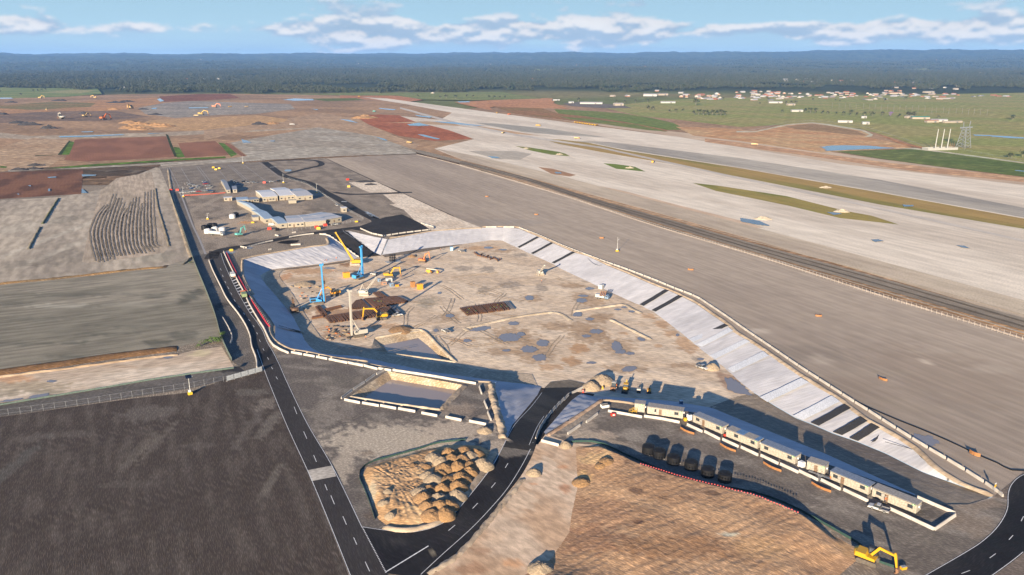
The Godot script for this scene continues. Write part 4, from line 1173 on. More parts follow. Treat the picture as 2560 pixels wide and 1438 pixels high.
# A cloth strip lying on a slope: corners top a, top b, bottom b, bottom a
func slope_mat(called: String, q: Array, mt: Material, top := 0.0, low := PIT) -> void:
	var a := GV(q[0], q[1], q[2], top)
	var b := GV(q[0], q[3], q[4], top)
	var c := GV(q[0], q[5], q[6], low)
	var d := GV(q[0], q[7], q[8], low)
	var mb := MB.new()
	var n := 12
	for i in n + 1:
		var t := float(i) / n
		for e in 2:
			var p := a.lerp(d, t) if e == 0 else b.lerp(c, t)
			mb.v.append(p + Vector3(0.12 * n_mid.get_noise_2d(t * 300.0, e * 99.0 + q[1]), 0.4 + 0.05 * sin(t * 9.0), 0))
	for i in n:
		var s := i * 2
		mb.ix.append_array([s, s + 2, s + 1, s + 1, s + 2, s + 3])
	mb.n.resize(mb.v.size())
	normals(mb)
	struct(called, mb.mesh(), mt)

func basin(called: String, rim: PackedVector3Array, low: PackedVector3Array, pt: Dictionary) -> void:
	var a := rim.duplicate()
	a.append(rim[0])
	var b := low.duplicate()
	b.append(low[0])
	var n := 72
	var ea := PackedVector3Array()
	var eb := PackedVector3Array()
	for i in a.size() - 1:
		for j in 9:
			ea.append(a[i].lerp(a[i + 1], j / 9.0))
			eb.append(b[i].lerp(b[i + 1], j / 9.0))
	ea.append(a[0])
	eb.append(b[0])
	loft(called + "_bank", ea, eb, 4, earth("bank_earth", Vector2(20, 8), 5.0, 6.0), pt, 0.15)
	var w := PackedVector2Array()
	for p in low:
		w.append(Vector2(p.x, p.z))
	var c := Vector2.ZERO
	for p in w:
		c += p / w.size()
	var wide := PackedVector2Array()
	for p in w:
		wide.append(c + (p - c) * 1.03)
	var mb := MB.new()
	var t := Geometry2D.triangulate_polygon(wide)
	for p in wide:
		mb.v.append(Vector3(p.x, low[0].y + 0.12, p.y))
		mb.n.append(Vector3.UP)
	for i in range(0, t.size(), 3):
		var cw := (wide[t[i + 1]] - wide[t[i]]).cross(wide[t[i + 2]] - wide[t[i]]) > 0
		mb.ix.append_array([t[i], t[i + 1], t[i + 2]] if cw else [t[i], t[i + 2], t[i + 1]])
	struct(called, mb.mesh(), silt_water())

func silt_water() -> StandardMaterial3D:
	var m := mat("silty_water", Color(0.25, 0.20, 0.175), 0.12, 0.0, false)
	m.metallic_specular = 0.5
	return m


# ---------------------------------------------------------------- roads, paint, water, spoil
func paint_line(p: PackedVector3Array, w: float, up := 0.02, called := "road_line") -> void:
	struct(called, ribbon_mesh(p, w, up), mat("line_paint", Color(0.74, 0.73, 0.70), 0.7))

func dash(k: String, x0: float, y0: float, x1: float, y1: float, w := 0.16, up := 0.13) -> void:
	paint_line(PackedVector3Array([GV(k, x0, y0), GV(k, x1, y1)]), w, up)

func road_between(called: String, a: PackedVector3Array, b: PackedVector3Array, k: int, mt: Material, pt: Dictionary, up: float, turn := 0.0) -> void:
	var l := even(smooth_line(a, 2.0), k)
	var r := even(smooth_line(b, 2.0), k)
	for i in k:
		l[i].y += up
		r[i].y += up
	loft(called, l, r, 8, mt, pt, 0.0, turn)

func roads() -> void:
	var worn := earth("worn_asphalt", Vector2(60, 2.2), 4.0, 0.0, 6.0, "scuff", 0.8)
	var fresh := earth("fresh_asphalt", Vector2(40, 2.0), 4.0, 0.0, 6.0, "scuff", 0.75)
	var up := 0.10
	# main road
	var fd := G(872, 1438) - G(700, 1010)
	var al := atan2(fd.z, fd.x)
	var grey_p := paint(A(76, 71, 70), A(66, 62, 62), 0.03, 6.0, al, 0.3, 0.7, [stain("t", 510, 1190, 55, 90, A(40, 39, 41), 0.9), stain("t", 450, 1000, 40, 60, A(64, 60, 60), 0.6), stain("g", 60, 965, 10, 12, A(26, 25, 26), 0.9)])
	var ml := cat([V("t", [8, 245, 12, 310, 55, 470, 125, 610, 195, 735, 285, 845, 345, 945, 380, 1045, 408, 1120, 500, 1310]), V("z", [672, 961, 715, 1065, 770, 1185, 822, 1310, 874, 1440, 960, 1650])])
	var mr := cat([V("t", [105, 250, 120, 275, 150, 372, 200, 482, 255, 592, 310, 692, 370, 792, 430, 872, 490, 962, 530, 1062, 590, 1162]), V("z", [701, 916, 722, 962, 770, 1060, 833, 1168, 905, 1320, 968, 1438, 1080, 1650])])
	road_between("main_road", W3(ml), W3(mr), 150, worn, grey_p, up, al)
	paint_line(smooth_line(W3(cat([V("t", [440, 1130, 505, 1312]), V("z", [674, 961, 717, 1065, 772, 1185, 824, 1310, 876, 1440, 900, 1500])])), 2.0), 0.15, up + 0.03)
	paint_line(smooth_line(W3(cat([V("t", [115, 262, 125, 300, 152, 375, 202, 485, 257, 595, 312, 695, 372, 795, 430, 872]), V("t", [490, 962, 530, 1062, 588, 1162]), V("z", [700, 917, 720, 962, 768, 1060, 831, 1168, 905, 1320])])), 2.0), 0.15, up + 0.03)
	for q in [[175, 565, 188, 588], [203, 620, 215, 640], [233, 680, 245, 700], [270, 738, 284, 755], [318, 800, 330, 818], [363, 858, 376, 875], [403, 912, 415, 930], [436, 978, 446, 995], [460, 1042, 470, 1062], [493, 1122, 503, 1142], [533, 1202, 545, 1222], [570, 1288, 580, 1308], [610, 1375, 626, 1400], [150, 515, 160, 535], [128, 460, 136, 478], [110, 400, 118, 420]]:
		dash("t", q[0], q[1], q[2], q[3], 0.16, up + 0.03)
	for q in [[735, 1018, 742, 1036], [759, 1080, 767, 1098], [784, 1139, 791, 1156], [812, 1212, 818, 1227], [827, 1240, 836, 1262], [857, 1292, 866, 1313], [884, 1345, 892, 1363], [913, 1406, 924, 1430]]:
		dash("z", q[0], q[1], q[2], q[3], 0.16, up + 0.03)
	# concrete crossing slab
	sheet("crossing_slab", W(V("z", [768, 1177, 831, 1165, 840, 1192, 779, 1204])), up + 0.02, 1.0, earth("concrete_paving", Vector2(14, 6), 4.0, 0.0, 6.0, "mottle"), paint(A(176, 168, 160), A(160, 153, 146), 0.1))
	# hatched pad beside the main road
	var hl := V("t", [185, 450, 215, 512, 262, 602, 315, 702, 375, 800])
	var hr := V("t", [228, 430, 262, 505, 320, 600, 352, 690, 410, 790])
	road_between("traffic_pad", W3(V("t", [118, 262, 185, 450, 215, 512, 262, 602, 315, 702, 375, 800, 420, 865])), W3(V("t", [140, 258, 222, 420, 258, 500, 318, 600, 368, 700, 415, 790, 440, 860])), 40, fresh, paint(A(58, 55, 55), A(50, 48, 48), 0.05), up + 0.005, al)
	for i in 15:
		var t := i / 14.0
		if i in [0, 9, 10]:
			continue
		var a := even(W3(hl), 15)[i]
		var b := even(W3(hr), 15)[i]
		paint_line(PackedVector3Array([a.lerp(b, 0.04), a.lerp(b, 0.92)]), 0.95, up + 0.04, "hatch_stripe")

	# curved road down to the excavation: level part, then the ramp
	var jp := paint(A(44, 42, 44), A(52, 50, 51), 0.05, 4.0, 0.9, 0.4, 0.75, [stain("g", 1620, 200, 190, 60, A(150, 140, 130), 0.55), stain("g", 1700, 130, 140, 50, A(140, 131, 122), 0.5), stain("g", 780, 1210, 50, 20, A(150, 138, 120), 0.7), stain("g", 430, 1110, 110, 40, A(84, 80, 78), 0.35), stain("g", 1000, 900, 120, 40, A(74, 71, 70), 0.3),
		stain("g", 1300, 480, 120, 60, A(78, 74, 72), 0.3), stain("g", 450, 1250, 160, 80, A(36, 35, 37), 0.7)])
	road_between("curved_road", W3(V("g", [105, 962, 300, 990, 600, 1015, 850, 955, 1000, 855, 1200, 625, 1400, 365, 1500, 185, 1545, 95])), W3(V("g", [345, 1425, 740, 1450, 1040, 1262, 1260, 1005, 1400, 830, 1560, 620, 1700, 440, 1800, 260, 1850, 130])), 110, fresh, jp, up + 0.01, 0.9)
	var rp := paint(A(58, 55, 54), A(74, 70, 67), 0.06, 5.0, 0.9, 0.35, 0.75)
	road_between("ramp_road", mix_y(V("d", [1745, 945, 1770, 890, 1855, 738, 2000, 580, 2100, 450, 2125, 405]), [0, -0.05, -1.5, -3.2, -4.8, -5.4]), mix_y(V("d", [2030, 985, 2050, 880, 2120, 720, 2255, 550, 2365, 460, 2430, 400]), [0, -0.05, -1.6, -3.4, -4.8, -5.4]), 60, fresh, rp, up + 0.02, 0.9)
	for q in [[V("d", [1900, 960, 1990, 745, 2130, 565, 2235, 450, 2290, 390]), [-0.2, -1.55, -3.3, -4.8, -5.6], 26.0], [V("b", [1150, 85, 1210, 105, 1330, 205, 1460, 292, 1560, 345]), [-0.2, -0.5, -2.5, -4.5, -5.7], 30.0]]:
		struct("ramp_bed", ribbon_mesh(smooth_line(mix_y(q[0], q[1]), 3.0), q[2], -0.25, paint(A(74, 68, 64), A(90, 83, 77), 0.1)), earth("track_gravel", Vector2(30, 6), 5.0))
	sheet("ramp_foot", W(V("d", [2125, 405, 2180, 350, 2350, 330, 2480, 360, 2560, 400, 2480, 420, 2420, 425, 2300, 440]), PIT), PIT + 0.16, 1.0, earth("track_gravel", Vector2(30, 6), 5.0), paint(A(112, 104, 96), A(130, 120, 110), 0.05))
	var ll := cat([V("g", [105, 958, 300, 988, 600, 1010, 850, 950, 1000, 850, 1200, 620, 1400, 360, 1500, 180, 1540, 100])])
	paint_line(smooth_line(W3(ll), 1.5), 0.15, up + 0.05)
	paint_line(smooth_line(mix_y(V("d", [1752, 935, 1772, 888, 1857, 737, 2002, 579, 2102, 449]), [0, -0.05, -1.5, -3.2, -4.8]), 1.5), 0.15, up + 0.06)
	paint_line(smooth_line(W3(V("g", [690, 1438, 900, 1242, 1200, 972, 1400, 762, 1560, 572, 1700, 352, 1790, 180, 1818, 110])), 1.5), 0.15, up + 0.05)
	paint_line(smooth_line(mix_y(V("d", [1985, 930, 2010, 870, 2060, 760, 2120, 665]), [0, -0.1, -1.0, -1.9]), 1.5), 0.15, up + 0.08)
	for q in [[968, 997, 1035, 941], [1210, 775, 1262, 721], [1398, 566, 1440, 515], [1538, 366, 1566, 320]]:
		dash("g", q[0], q[1], q[2], q[3], 0.18, up + 0.05)
	dash("g", 340, 1412, 768, 1150, 0.32, up + 0.05)
	for i in 30:
		var a := GV("g", lerpf(105, 345, (i + 0.1) / 30.0), lerpf(965, 1425, (i + 0.1) / 30.0))
		var b := GV("g", lerpf(105, 345, (i + 0.62) / 30.0), lerpf(965, 1425, (i + 0.62) / 30.0))
		paint_line(PackedVector3Array([a, b]), 0.28, up + 0.06)

	# road in the lower right corner
	road_between("bend_road", W3(V("f", [2700, 560, 2420, 590, 2300, 620, 2225, 690, 2195, 770, 2185, 900, 2115, 1030, 1995, 1150, 1845, 1250, 1520, 1438, 1300, 1560])), W3(V("f", [3000, 900, 2750, 960, 2600, 1030, 2500, 1100, 2440, 1150, 2380, 1210, 2331, 1258, 2240, 1330, 2080, 1445, 1900, 1560, 1750, 1640])), 80, fresh, paint(A(40, 39, 41), A(52, 50, 51), 0.05, 4.0, -0.6, 0.4, 0.75), up, -0.6)
	paint_line(smooth_line(W3(V("f", [2700, 568, 2420, 598, 2305, 628, 2232, 696, 2203, 775, 2194, 903, 2122, 1036, 2000, 1157, 1850, 1256, 1528, 1442, 1310, 1566])), 1.5), 0.15, up + 0.04)
	paint_line(smooth_line(W3(V("f", [2325, 1252, 2230, 1328, 2072, 1442, 1890, 1558])), 1.5), 0.15, up + 0.04)
	for q in [[2308, 1000, 2328, 960], [2208, 1152, 2242, 1115], [2050, 1302, 2100, 1266], [1818, 1430, 1888, 1404]]:
		dash("f", q[0], q[1], q[2], q[3], 0.16, up + 0.04)

	# camp roads
	var camp_p := paint(A(70, 66, 65), A(60, 57, 57), 0.03)
	var lanes := [["a", [1240, 112, 1330, 178, 1440, 255, 1560, 295, 1700, 330, 1800, 375, 1900, 440, 2000, 490, 2080, 535, 2250, 640, 2400, 715, 2480, 765, 2400, 815, 2150, 850, 1900, 880, 1600, 925, 1300, 985, 1050, 1035, 800, 1075, 690, 1120, 650, 1180], 7.6], ["a", [1290, 104, 1500, 92, 1700, 88, 1830, 102, 1865, 145, 1700, 185, 1480, 240], 6.5],
		["z", [835, 481, 880, 486, 960, 484, 1030, 481], 6.0], ["b", [960, 95, 1150, 80, 1280, 95], 8.0]]
	for q in lanes:
		struct("camp_road", ribbon_mesh(smooth_line(line3(q[0], q[1]), 3.0), q[2], up - 0.015 * lanes.find(q), camp_p), worn)
	paint_line(smooth_line(line3("b", [1255, 60, 1290, 100, 1480, 215, 1600, 300]), 2.0), 0.15, up)
	road_between("ramp_road", mix_y(V("b", [1010, 108, 1100, 118, 1230, 200, 1350, 290, 1440, 352]), [0, -0.2, -2.2, -4.0, -5.3]), mix_y(V("b", [1270, 70, 1310, 95, 1430, 205, 1560, 290, 1660, 335]), [0, -0.2, -2.6, -4.6, -5.4]), 40, fresh, paint(A(62, 59, 58), A(54, 52, 52), 0.05), 0.06, 0.8)
	paint_line(smooth_line(mix_y(V("b", [1150, 95, 1210, 95, 1300, 160, 1400, 245]), [0, -0.3, -1.8, -3.6]), 2.0), 0.14, 0.14)
	for q in [["a", [2090, 548, 2150, 552]], ["a", [1300, 170, 1370, 165]]]:
		paint_line(line3(q[0], q[1]), 1.6, up + 0.05, "hatch_stripe")
	# painted bay lines of the car park
	for q in [[160, 165, 265, 400], [185, 165, 340, 470], [225, 310, 265, 400], [320, 180, 420, 340], [490, 160, 600, 310], [515, 160, 640, 320], [735, 200, 830, 310], [835, 140, 1020, 310], [855, 138, 1050, 310], [1000, 130, 1270, 335], [1170, 108, 1440, 300], [160, 210, 580, 185]]:
		struct("bay_line", ribbon_mesh(line3("a", q), 0.5, 0.085), mat("worn_paint", Color(0.33, 0.30, 0.27), 0.8))
	for q in [["a", [290, 440, 330, 500, 440, 790, 520, 960, 590, 1130]]]:
		struct("pale_kerb", ribbon_mesh(smooth_line(line3(q[0], q[1]), 3.0), 1.2, 0.085), mat("worn_paint", Color(0.33, 0.30, 0.27), 0.8))
	# worn wheel lanes and dust lines on the haul road
	var rut := earth("rut_earth", Vector2(30, 9), 5.0)
	for q in [[[1150, 404, 1314, 446, 1478, 499, 1670, 554, 1873, 613, 2204, 704, 2560, 806, 2900, 905], 2.2, A(118, 106, 94)], [[1150, 407, 1314, 450, 1478, 504, 1670, 561, 1873, 621, 2204, 715, 2560, 819, 2900, 925], 2.2, A(112, 101, 90)],
			[[1150, 400, 1314, 441, 1478, 492, 1670, 545, 1873, 602, 2204, 690, 2560, 789, 2900, 885], 1.2, A(206, 190, 170)], [[1150, 411, 1314, 456, 1478, 511, 1670, 571, 1873, 633, 2204, 729, 2560, 835], 1.6, A(196, 180, 162)]]:
		struct("wheel_lane", ribbon_mesh(smooth_line(W3(V("z", q[0])), 8.0), q[1], 0.42, paint(q[2], q[2] * 1.12, 0.02), 0.5), rut)
	# wheel marks across the excavation floor
	for i in 26:
		var a := GV("c", rng.randf_range(250, 2100), rng.randf_range(400, 1200), PIT)
		var d := Vector3(rng.randf_range(-1, 1), 0, rng.randf_range(-1, 1)).normalized()
		var p := PackedVector3Array()
		for j in 14:
			p.append(a + Vector3(0, 0.13, 0))
			a += d * 2.2
			d = d.rotated(Vector3.UP, rng.randf_range(-0.1, 0.1))
		for s in [-0.9, 0.9]:
			var q := PackedVector3Array()
			for v in p:
				q.append(v + Vector3(-d.z, 0, d.x) * s)
			struct("wheel_mark", ribbon_mesh(q, 0.4, 0.0, paint(A(192, 172, 151), A(200, 180, 158), 0.1), 0.9), rut)


func water() -> void:
	var w := mat("puddle_water", Color(0.19, 0.175, 0.18), 0.06, 0.0, false)
	var far := mat("pond_water", Color(0.10, 0.12, 0.15), 0.05, 0.0, false)
	for q in [["c", 1245, 232, 45, 12], ["c", 1380, 252, 40, 8], ["c", 770, 670, 20, 12], ["c", 870, 893, 45, 18], ["c", 1640, 722, 45, 24], ["c", 2150, 745, 55, 22], ["c", 2160, 700, 50, 12], ["c", 2230, 630, 45, 14], ["c", 2110, 880, 45, 26], ["c", 1490, 968, 55, 20], ["c", 1170, 1020, 100, 20, -0.14],
			["c", 1450, 1105, 110, 42], ["c", 1560, 1070, 40, 22], ["c", 1640, 1220, 80, 36], ["c", 1770, 1160, 60, 34], ["c", 1740, 1300, 70, 34], ["c", 1040, 1135, 40, 16], ["c", 2290, 1045, 65, 24], ["c", 2190, 1090, 40, 16], ["c", 2230, 925, 45, 14], ["c", 2480, 1190, 40, 50], ["c", 1420, 1230, 40, 12], ["c", 2240, 1350, 50, 12],
			["s", 390, 805, 60, 22], ["s", 290, 852, 40, 14], ["s", 600, 960, 60, 50, 0.6], ["s", 640, 1015, 60, 24], ["s", 740, 1035, 50, 18], ["s", 730, 1200, 90, 30, -0.15], ["s", 860, 885, 50, 16, 0.3], ["s", 610, 570, 35, 10], ["s", 760, 590, 40, 12], ["s", 190, 620, 45, 26], ["s", 1245, 840, 18, 18], ["s", 1490, 1095, 40, 12], ["s", 700, 545, 50, 10],
			["b", 1110, 470, 60, 10], ["b", 880, 615, 40, 10], ["b", 2240, 1130, 26, 18]]:
		puddle(oval(q[0], q[1], q[2], q[3], q[4], q[5] if q.size() > 5 else 0.0), PIT + 0.14, w, 0.3, PIT)
	puddle(V("s", [1740, 1285, 1820, 1300, 1900, 1345, 1990, 1430, 2030, 1475, 1880, 1470, 1760, 1400]), PIT + 0.15, w, 0.3, PIT)
	for q in [["f", 1530, 335, 110, 42, 0.25], ["e", 1010, 520, 2, 2], ["a", 1070, 1060, 40, 14], ["a", 860, 1110, 60, 14], ["a", 1500, 205, 45, 12], ["a", 2420, 700, 90, 18, 0.5], ["h", 350, 505, 110, 14, -0.15], ["h", 460, 375, 45, 12], ["h", 1510, 160, 40, 10], ["h", 100, 545, 120, 10, -0.15],
			["r", 580, 525, 2, 2]]:
		if q[3] > 3:
			puddle(oval(q[0], q[1], q[2], q[3], q[4], q[5] if q.size() > 5 else 0.0), 0.10, w, 0.4)
	for q in [["o", [680, 645, 760, 635, 900, 631, 1100, 634, 1330, 654, 1200, 662, 1050, 664, 880, 674, 740, 678, 720, 660]], ["o", [0, 1255, 100, 1268, 170, 1280, 260, 1325, 150, 1315, 0, 1285]], ["o", [745, 1205, 850, 1210, 870, 1222, 800, 1228]], ["o", [1390, 1140, 1480, 1145, 1490, 1155, 1400, 1158]], ["o", [2000, 538, 2150, 543, 2170, 552, 2010, 548]],
			["o", [2150, 545, 2300, 552, 2500, 568, 2500, 575, 2300, 568, 2150, 556]], ["o", [2350, 843, 2480, 855, 2480, 862, 2360, 850]], ["n", [250, 625, 340, 632, 370, 645, 290, 645]], ["n", [860, 772, 920, 776, 930, 786, 880, 786]], ["m", [590, 120, 700, 105, 880, 112, 900, 125, 700, 130]], ["m", [1150, 312, 1250, 320, 1345, 352, 1260, 340]],
			["m", [1830, 365, 1950, 350, 2060, 378, 1950, 382, 1850, 378]], ["m", [1930, 465, 2000, 470, 2165, 512, 2130, 518, 2000, 490]], ["m", [1540, 200, 1720, 215, 1690, 225, 1560, 212]], ["m", [1900, 270, 2080, 290, 2060, 300, 1940, 285]], ["m", [170, 515, 230, 530, 275, 550, 190, 552]], ["m", [455, 530, 510, 528, 500, 538, 460, 538]], ["m", [1500, 485, 1600, 510, 1640, 530, 1600, 528]],
			["m", [2080, 335, 2300, 345, 2600, 380, 2500, 380, 2200, 352]], ["m", [870, 210, 940, 215, 930, 222]], ["l", [580, 485, 900, 478, 1240, 465, 1240, 474, 900, 490, 600, 497]], ["l", [815, 870, 960, 872, 955, 882, 820, 890]], ["l", [815, 1010, 850, 1035, 870, 1055, 815, 1058]], ["l", [1600, 105, 1640, 130, 1600, 140, 1570, 115]], ["l", [1880, 197, 2080, 195, 2090, 202, 1890, 206]],
			["l", [1510, 203, 1570, 200, 1560, 210, 1520, 212]], ["l", [470, 895, 560, 890, 560, 900, 490, 905]], ["l", [275, 980, 310, 978, 305, 990]], ["l", [480, 1015, 500, 1010, 500, 1038, 482, 1038]], ["l", [165, 1065, 190, 1062, 190, 1075]], ["i", [0, 728, 80, 728, 100, 735, 0, 738]], ["p", [1635, 98, 1680, 96, 1720, 108, 1660, 113]], ["p", [2150, 132, 2200, 135, 2235, 152, 2190, 148]],
			["p", [935, 0, 990, 2, 1025, 14, 980, 14]], ["j", [870, 757, 960, 755, 970, 762, 890, 764]], ["l", [800, 440, 930, 436, 930, 444, 830, 446]], ["l", [1640, 455, 1480, 462, 1480, 456]]]:
		puddle(V(q[0], q[1]), 0.50, far, 0.12)


var mound_poly := PackedVector2Array()
func edge_distance(x: float, z: float, poly: PackedVector2Array) -> float:
	var p := Vector2(x, z)
	var best := 1e9
	for i in poly.size():
		best = minf(best, p.distance_squared_to(Geometry2D.get_closest_point_to_segment(p, poly[i], poly[(i + 1) % poly.size()])))
	return sqrt(best)

func mound_height(x: float, z: float) -> float:
	var e := edge_distance(x, z, mound_poly)
	var north := 1e9   # the steep side, above the silt fence; the others run out gently
	var rest := 1e9
	for i in mound_poly.size():
		var d := Vector2(x, z).distance_to(Geometry2D.get_closest_point_to_segment(Vector2(x, z), mound_poly[i], mound_poly[(i + 1) % mound_poly.size()]))
		if i < 10:
			north = minf(north, d)
		else:
			rest = minf(rest, d)
	var h := 2.6 * smoothstep(0.2, 3.2, north) * smoothstep(0.0, 16.0, rest)
	var gx := x * 0.83 - z * 0.55
	var gz := x * 0.55 + z * 0.83
	h += smoothstep(1.0, 5.0, e) * (0.3 * n_mid.get_noise_2d(x * 2.5, z * 2.5) + 0.12 * n_mid.get_noise_2d(gx * 5.0, gz * 45.0) + 0.07 * n_fine.get_noise_2d(x * 50.0, z * 55.0))
	return h

var island_poly := PackedVector2Array()
func island_height(x: float, z: float) -> float:
	var e := edge_distance(x, z, island_poly)
	var c := GV("g", 420, 500)
	var a := atan2(z - c.z, x - c.x)
	return 0.9 * smoothstep(0.0, 4.0, e) + smoothstep(1.0, 5.0, e) * (0.22 * n_mid.get_noise_2d(a * 900.0, 10.0) + 0.35 * n_mid.get_noise_2d(x * 9.0, z * 9.0) + 0.12 * n_fine.get_noise_2d(x * 60.0, z * 60.0))

func heap_mesh(seed_: int, tall: float, spread: float, lump := 0.14) -> ArrayMesh:
	var mb := MB.new()
	var nr := 12
	var na := 30
	for j in nr + 1:
		var t := float(j) / nr
		for i in na + 1:
			var w := TAU * (i % na) / na
			var d := Vector2(cos(w), sin(w))
			var rr := spread * t * (1.0 + lump * 0.6 * n_mid.get_noise_2d(d.x * 60.0 + seed_ * 300.0, d.y * 60.0))
			var h := tall * (1.0 - pow(t, 1.75)) * (1.0 + lump * n_mid.get_noise_2d(d.x * t * 130.0 + seed_ * 71.0, d.y * t * 130.0 + 50.0))
			h += 0.10 * n_fine.get_noise_2d(d.x * t * 900.0, d.y * t * 900.0 + seed_ * 33.0)
			mb.v.append(Vector3(d.x * rr, h - (0.25 if j == nr else 0.0), d.y * rr))
			mb.uv.append(Vector2(d.x * rr, d.y * rr))
			mb.uv2.append(Vector2(d.x * rr, d.y * rr))
	for j in nr:
		for i in na:
			var s := j * (na + 1) + i
			mb.ix.append_array([s, s + na + 1, s + 1, s + 1, s + na + 1, s + na + 2])
	normals(mb)
	return mb.mesh()

func soil(called: String, lin: Color) -> StandardMaterial3D:
	var m := mat(called, lin, 0.95)
	m.albedo_texture = tex.scuff
	m.uv1_scale = Vector3.ONE * 0.3
	m.heightmap_enabled = true
	m.heightmap_texture = tex.rough
	m.heightmap_scale = 8.0
	return m

func mounds() -> void:
	mound_poly = W(cat([V("r", [90, 95, 340, 112, 480, 190, 640, 270, 900, 365, 1250, 455, 1560, 525, 1800, 610, 2000, 710, 2200, 830, 2390, 930, 2385, 1030, 2250, 1146, 2300, 1300, 2600, 1700, -300, 1800, -600, 1500, -330, 1130, -120, 1000, 20, 800, 60, 600, 100, 420, 85, 200])]))
	var soilm := earth("spoil_earth", Vector2(34, 6.5), 4.0, 3.0)
	var td := GV("r", 1800, 900) - GV("r", 400, 380)
	sheet("spoil_mound", mound_poly, 0.0, 0.7, soilm, paint(A(178, 142, 112), A(192, 156, 124), 0.08, 4.0, atan2(td.z, td.x), 0.3, 0.7, [
		stain("r", 600, 535, 60, 24, A(116, 92, 78), 0.85), stain("r", 1200, 560, 70, 24, A(120, 96, 80), 0.85), stain("r", 530, 300, 40, 18, A(122, 98, 82), 0.8), stain("r", 800, 440, 50, 22, A(120, 96, 80), 0.8), stain("r", 1010, 600, 50, 18, A(122, 98, 82), 0.75), stain("r", 810, 585, 40, 14, A(122, 98, 82), 0.75),
		stain("r", 620, 795, 40, 30, A(112, 84, 70), 0.9), stain("r", 1340, 890, 70, 16, A(214, 196, 176), 0.85), stain("r", 300, 700, 260, 160, A(170, 134, 108), 0.7), stain("r", 900, 1000, 500, 110, A(160, 122, 92), 0.7), stain("r", 250, 900, 240, 140, A(164, 126, 100), 0.7), stain("r", 1600, 1000, 200, 90, A(186, 150, 114), 0.6),
		stain("r", 2300, 930, 90, 60, A(196, 158, 118), 0.7), stain("r", 300, 230, 150, 50, A(204, 168, 128), 0.8), stain("r", 170, 370, 90, 60, A(208, 166, 120), 0.8)]), mound_height, [], atan2(td.z, td.x))
	island_poly = W(V("g", [235, 880, 190, 760, 130, 600, 80, 440, 130, 350, 400, 260, 700, 175, 1000, 120, 1280, 130, 1410, 185, 1370, 320, 1250, 480, 1100, 670, 950, 835, 800, 925, 600, 975, 330, 955]))
	sheet("spoil_island", island_poly, 0.0, 0.6, soilm, paint(A(190, 152, 114), A(200, 168, 132), 0.06, 1.0, 0.0, 0.3, 0.7, [stain("g", 200, 640, 60, 140, A(206, 186, 162), 0.8), stain("g", 400, 220, 300, 50, A(208, 184, 158), 0.7), stain("g", 450, 500, 210, 200, A(186, 150, 116), 0.7)]), island_height)
	# heaps tipped by trucks
	var kinds := [soil("tipped_soil", A(138, 108, 78)), soil("tipped_clay", A(144, 112, 78)), soil("tipped_sand", A(150, 133, 114))]
	var hm := []
	for i in 5:
		hm.append(heap_mesh(i, 1.0, 1.0))
	var i := 0
	for q in [[820, 245, 2], [980, 205, 1], [1130, 180, 1], [1240, 205, 1], [900, 290, 2], [1000, 265, 1], [1110, 275, 0], [1190, 235, 2], [930, 360, 1], [1060, 345, 1], [1190, 330, 1], [1310, 310, 2], [880, 415, 1], [1170, 395, 1], [770, 425, 2], [970, 475, 1], [1090, 455, 1], [820, 470, 2], [1060, 540, 1], [910, 565, 1], [780, 565, 0], [690, 590, 2], [1050, 620, 2], [870, 650, 2], [720, 655, 0],
			[960, 720, 1], [760, 735, 0], [880, 740, 1], [800, 815, 0], [930, 800, 1], [360, 580, 2], [330, 690, 2], [390, 820, 2], [620, 320, 0], [740, 330, 0]]:
		var p := GV("g", q[0], q[1] + 30, 0.5)
		var o := obj("spoil_heap", hm[i % 5], kinds[q[2]])
		var s := rng.randf_range(2.9, 3.5) * (0.6 if i >= 30 else 1.0)
		o.transform = Transform3D(Basis(Vector3.UP, rng.randf() * TAU).scaled(Vector3(s, rng.randf_range(1.6, 2.3) * (0.5 if i >= 30 else 1.0), s * rng.randf_range(0.85, 1.1))), p)
		tag(o, "tan heap of soil tipped on the spoil island inside the curved road" if q[2] < 2 else "pale sandy heap tipped on the spoil island inside the curved road", "soil heap", "heaps tipped on the spoil island" if q[2] < 2 else "sandy heaps on the spoil island")
		i += 1
	for q in [["g", 1830, 420, 2.4, 1.5, 2, "pale sand heap beside the curved road, across from the spoil island"], ["d", 1580, 800, 2.6, 1.4, 2, "grey sand heap beside the foot of the yard barriers"], ["e", 530, 285, 4.0, 2.4, 2, "sand heap in the excavation beside the red drum"], ["e", 640, 225, 5.0, 2.8, 2, "larger sand heap in the excavation behind the roller"], ["e", 1770, 90, 3.2, 2.2, 2, "pale sand heap in the excavation next to a white ute"],
			["e", 265, 890, 2.0, 1.6, 2, "heap of pale rubble at the end of the green silt fence"], ["b", 850, 640, 6.0, 1.6, 2, "wide sand heap on the piling floor near the tall blue rig"], ["b", 1870, 1120, 6.0, 1.4, 0, "low brown soil heap beside the settling pond in the excavation"], ["r", 380, 250, 2.6, 1.0, 1, "tan soil heap on the corner of the big spoil mound"], ["r", 330, 275, 2.0, 0.8, 1, "small tan soil heap on the corner of the big spoil mound"],
			["r", 180, 380, 3.0, 1.2, 1, "orange soil heap on the west side of the big spoil mound"], ["g", 1900, 1390, 3.4, 1.8, 2, "pale heap at the foot of the big spoil mound"], ["b", 1990, 345, 3.0, 1.2, 0, "brown soil heap beside the orange excavator"]]:
		var deep: bool = q[0] in ["e", "b"] and not (q[1] == 265)
		var o := obj("spoil_heap", hm[i % 5], kinds[q[5]])
		var p := GV(q[0], q[1], q[2], PIT if deep else (1.2 if q[0] == "r" else 0.0))
		if q[0] == "r":
			p.y = mound_height(p.x, p.z) - 0.1
		o.transform = Transform3D(Basis(Vector3.UP, rng.randf() * TAU).scaled(Vector3(q[3], q[4], q[3])), p)
		tag(o, q[6], "soil heap")
		i += 1


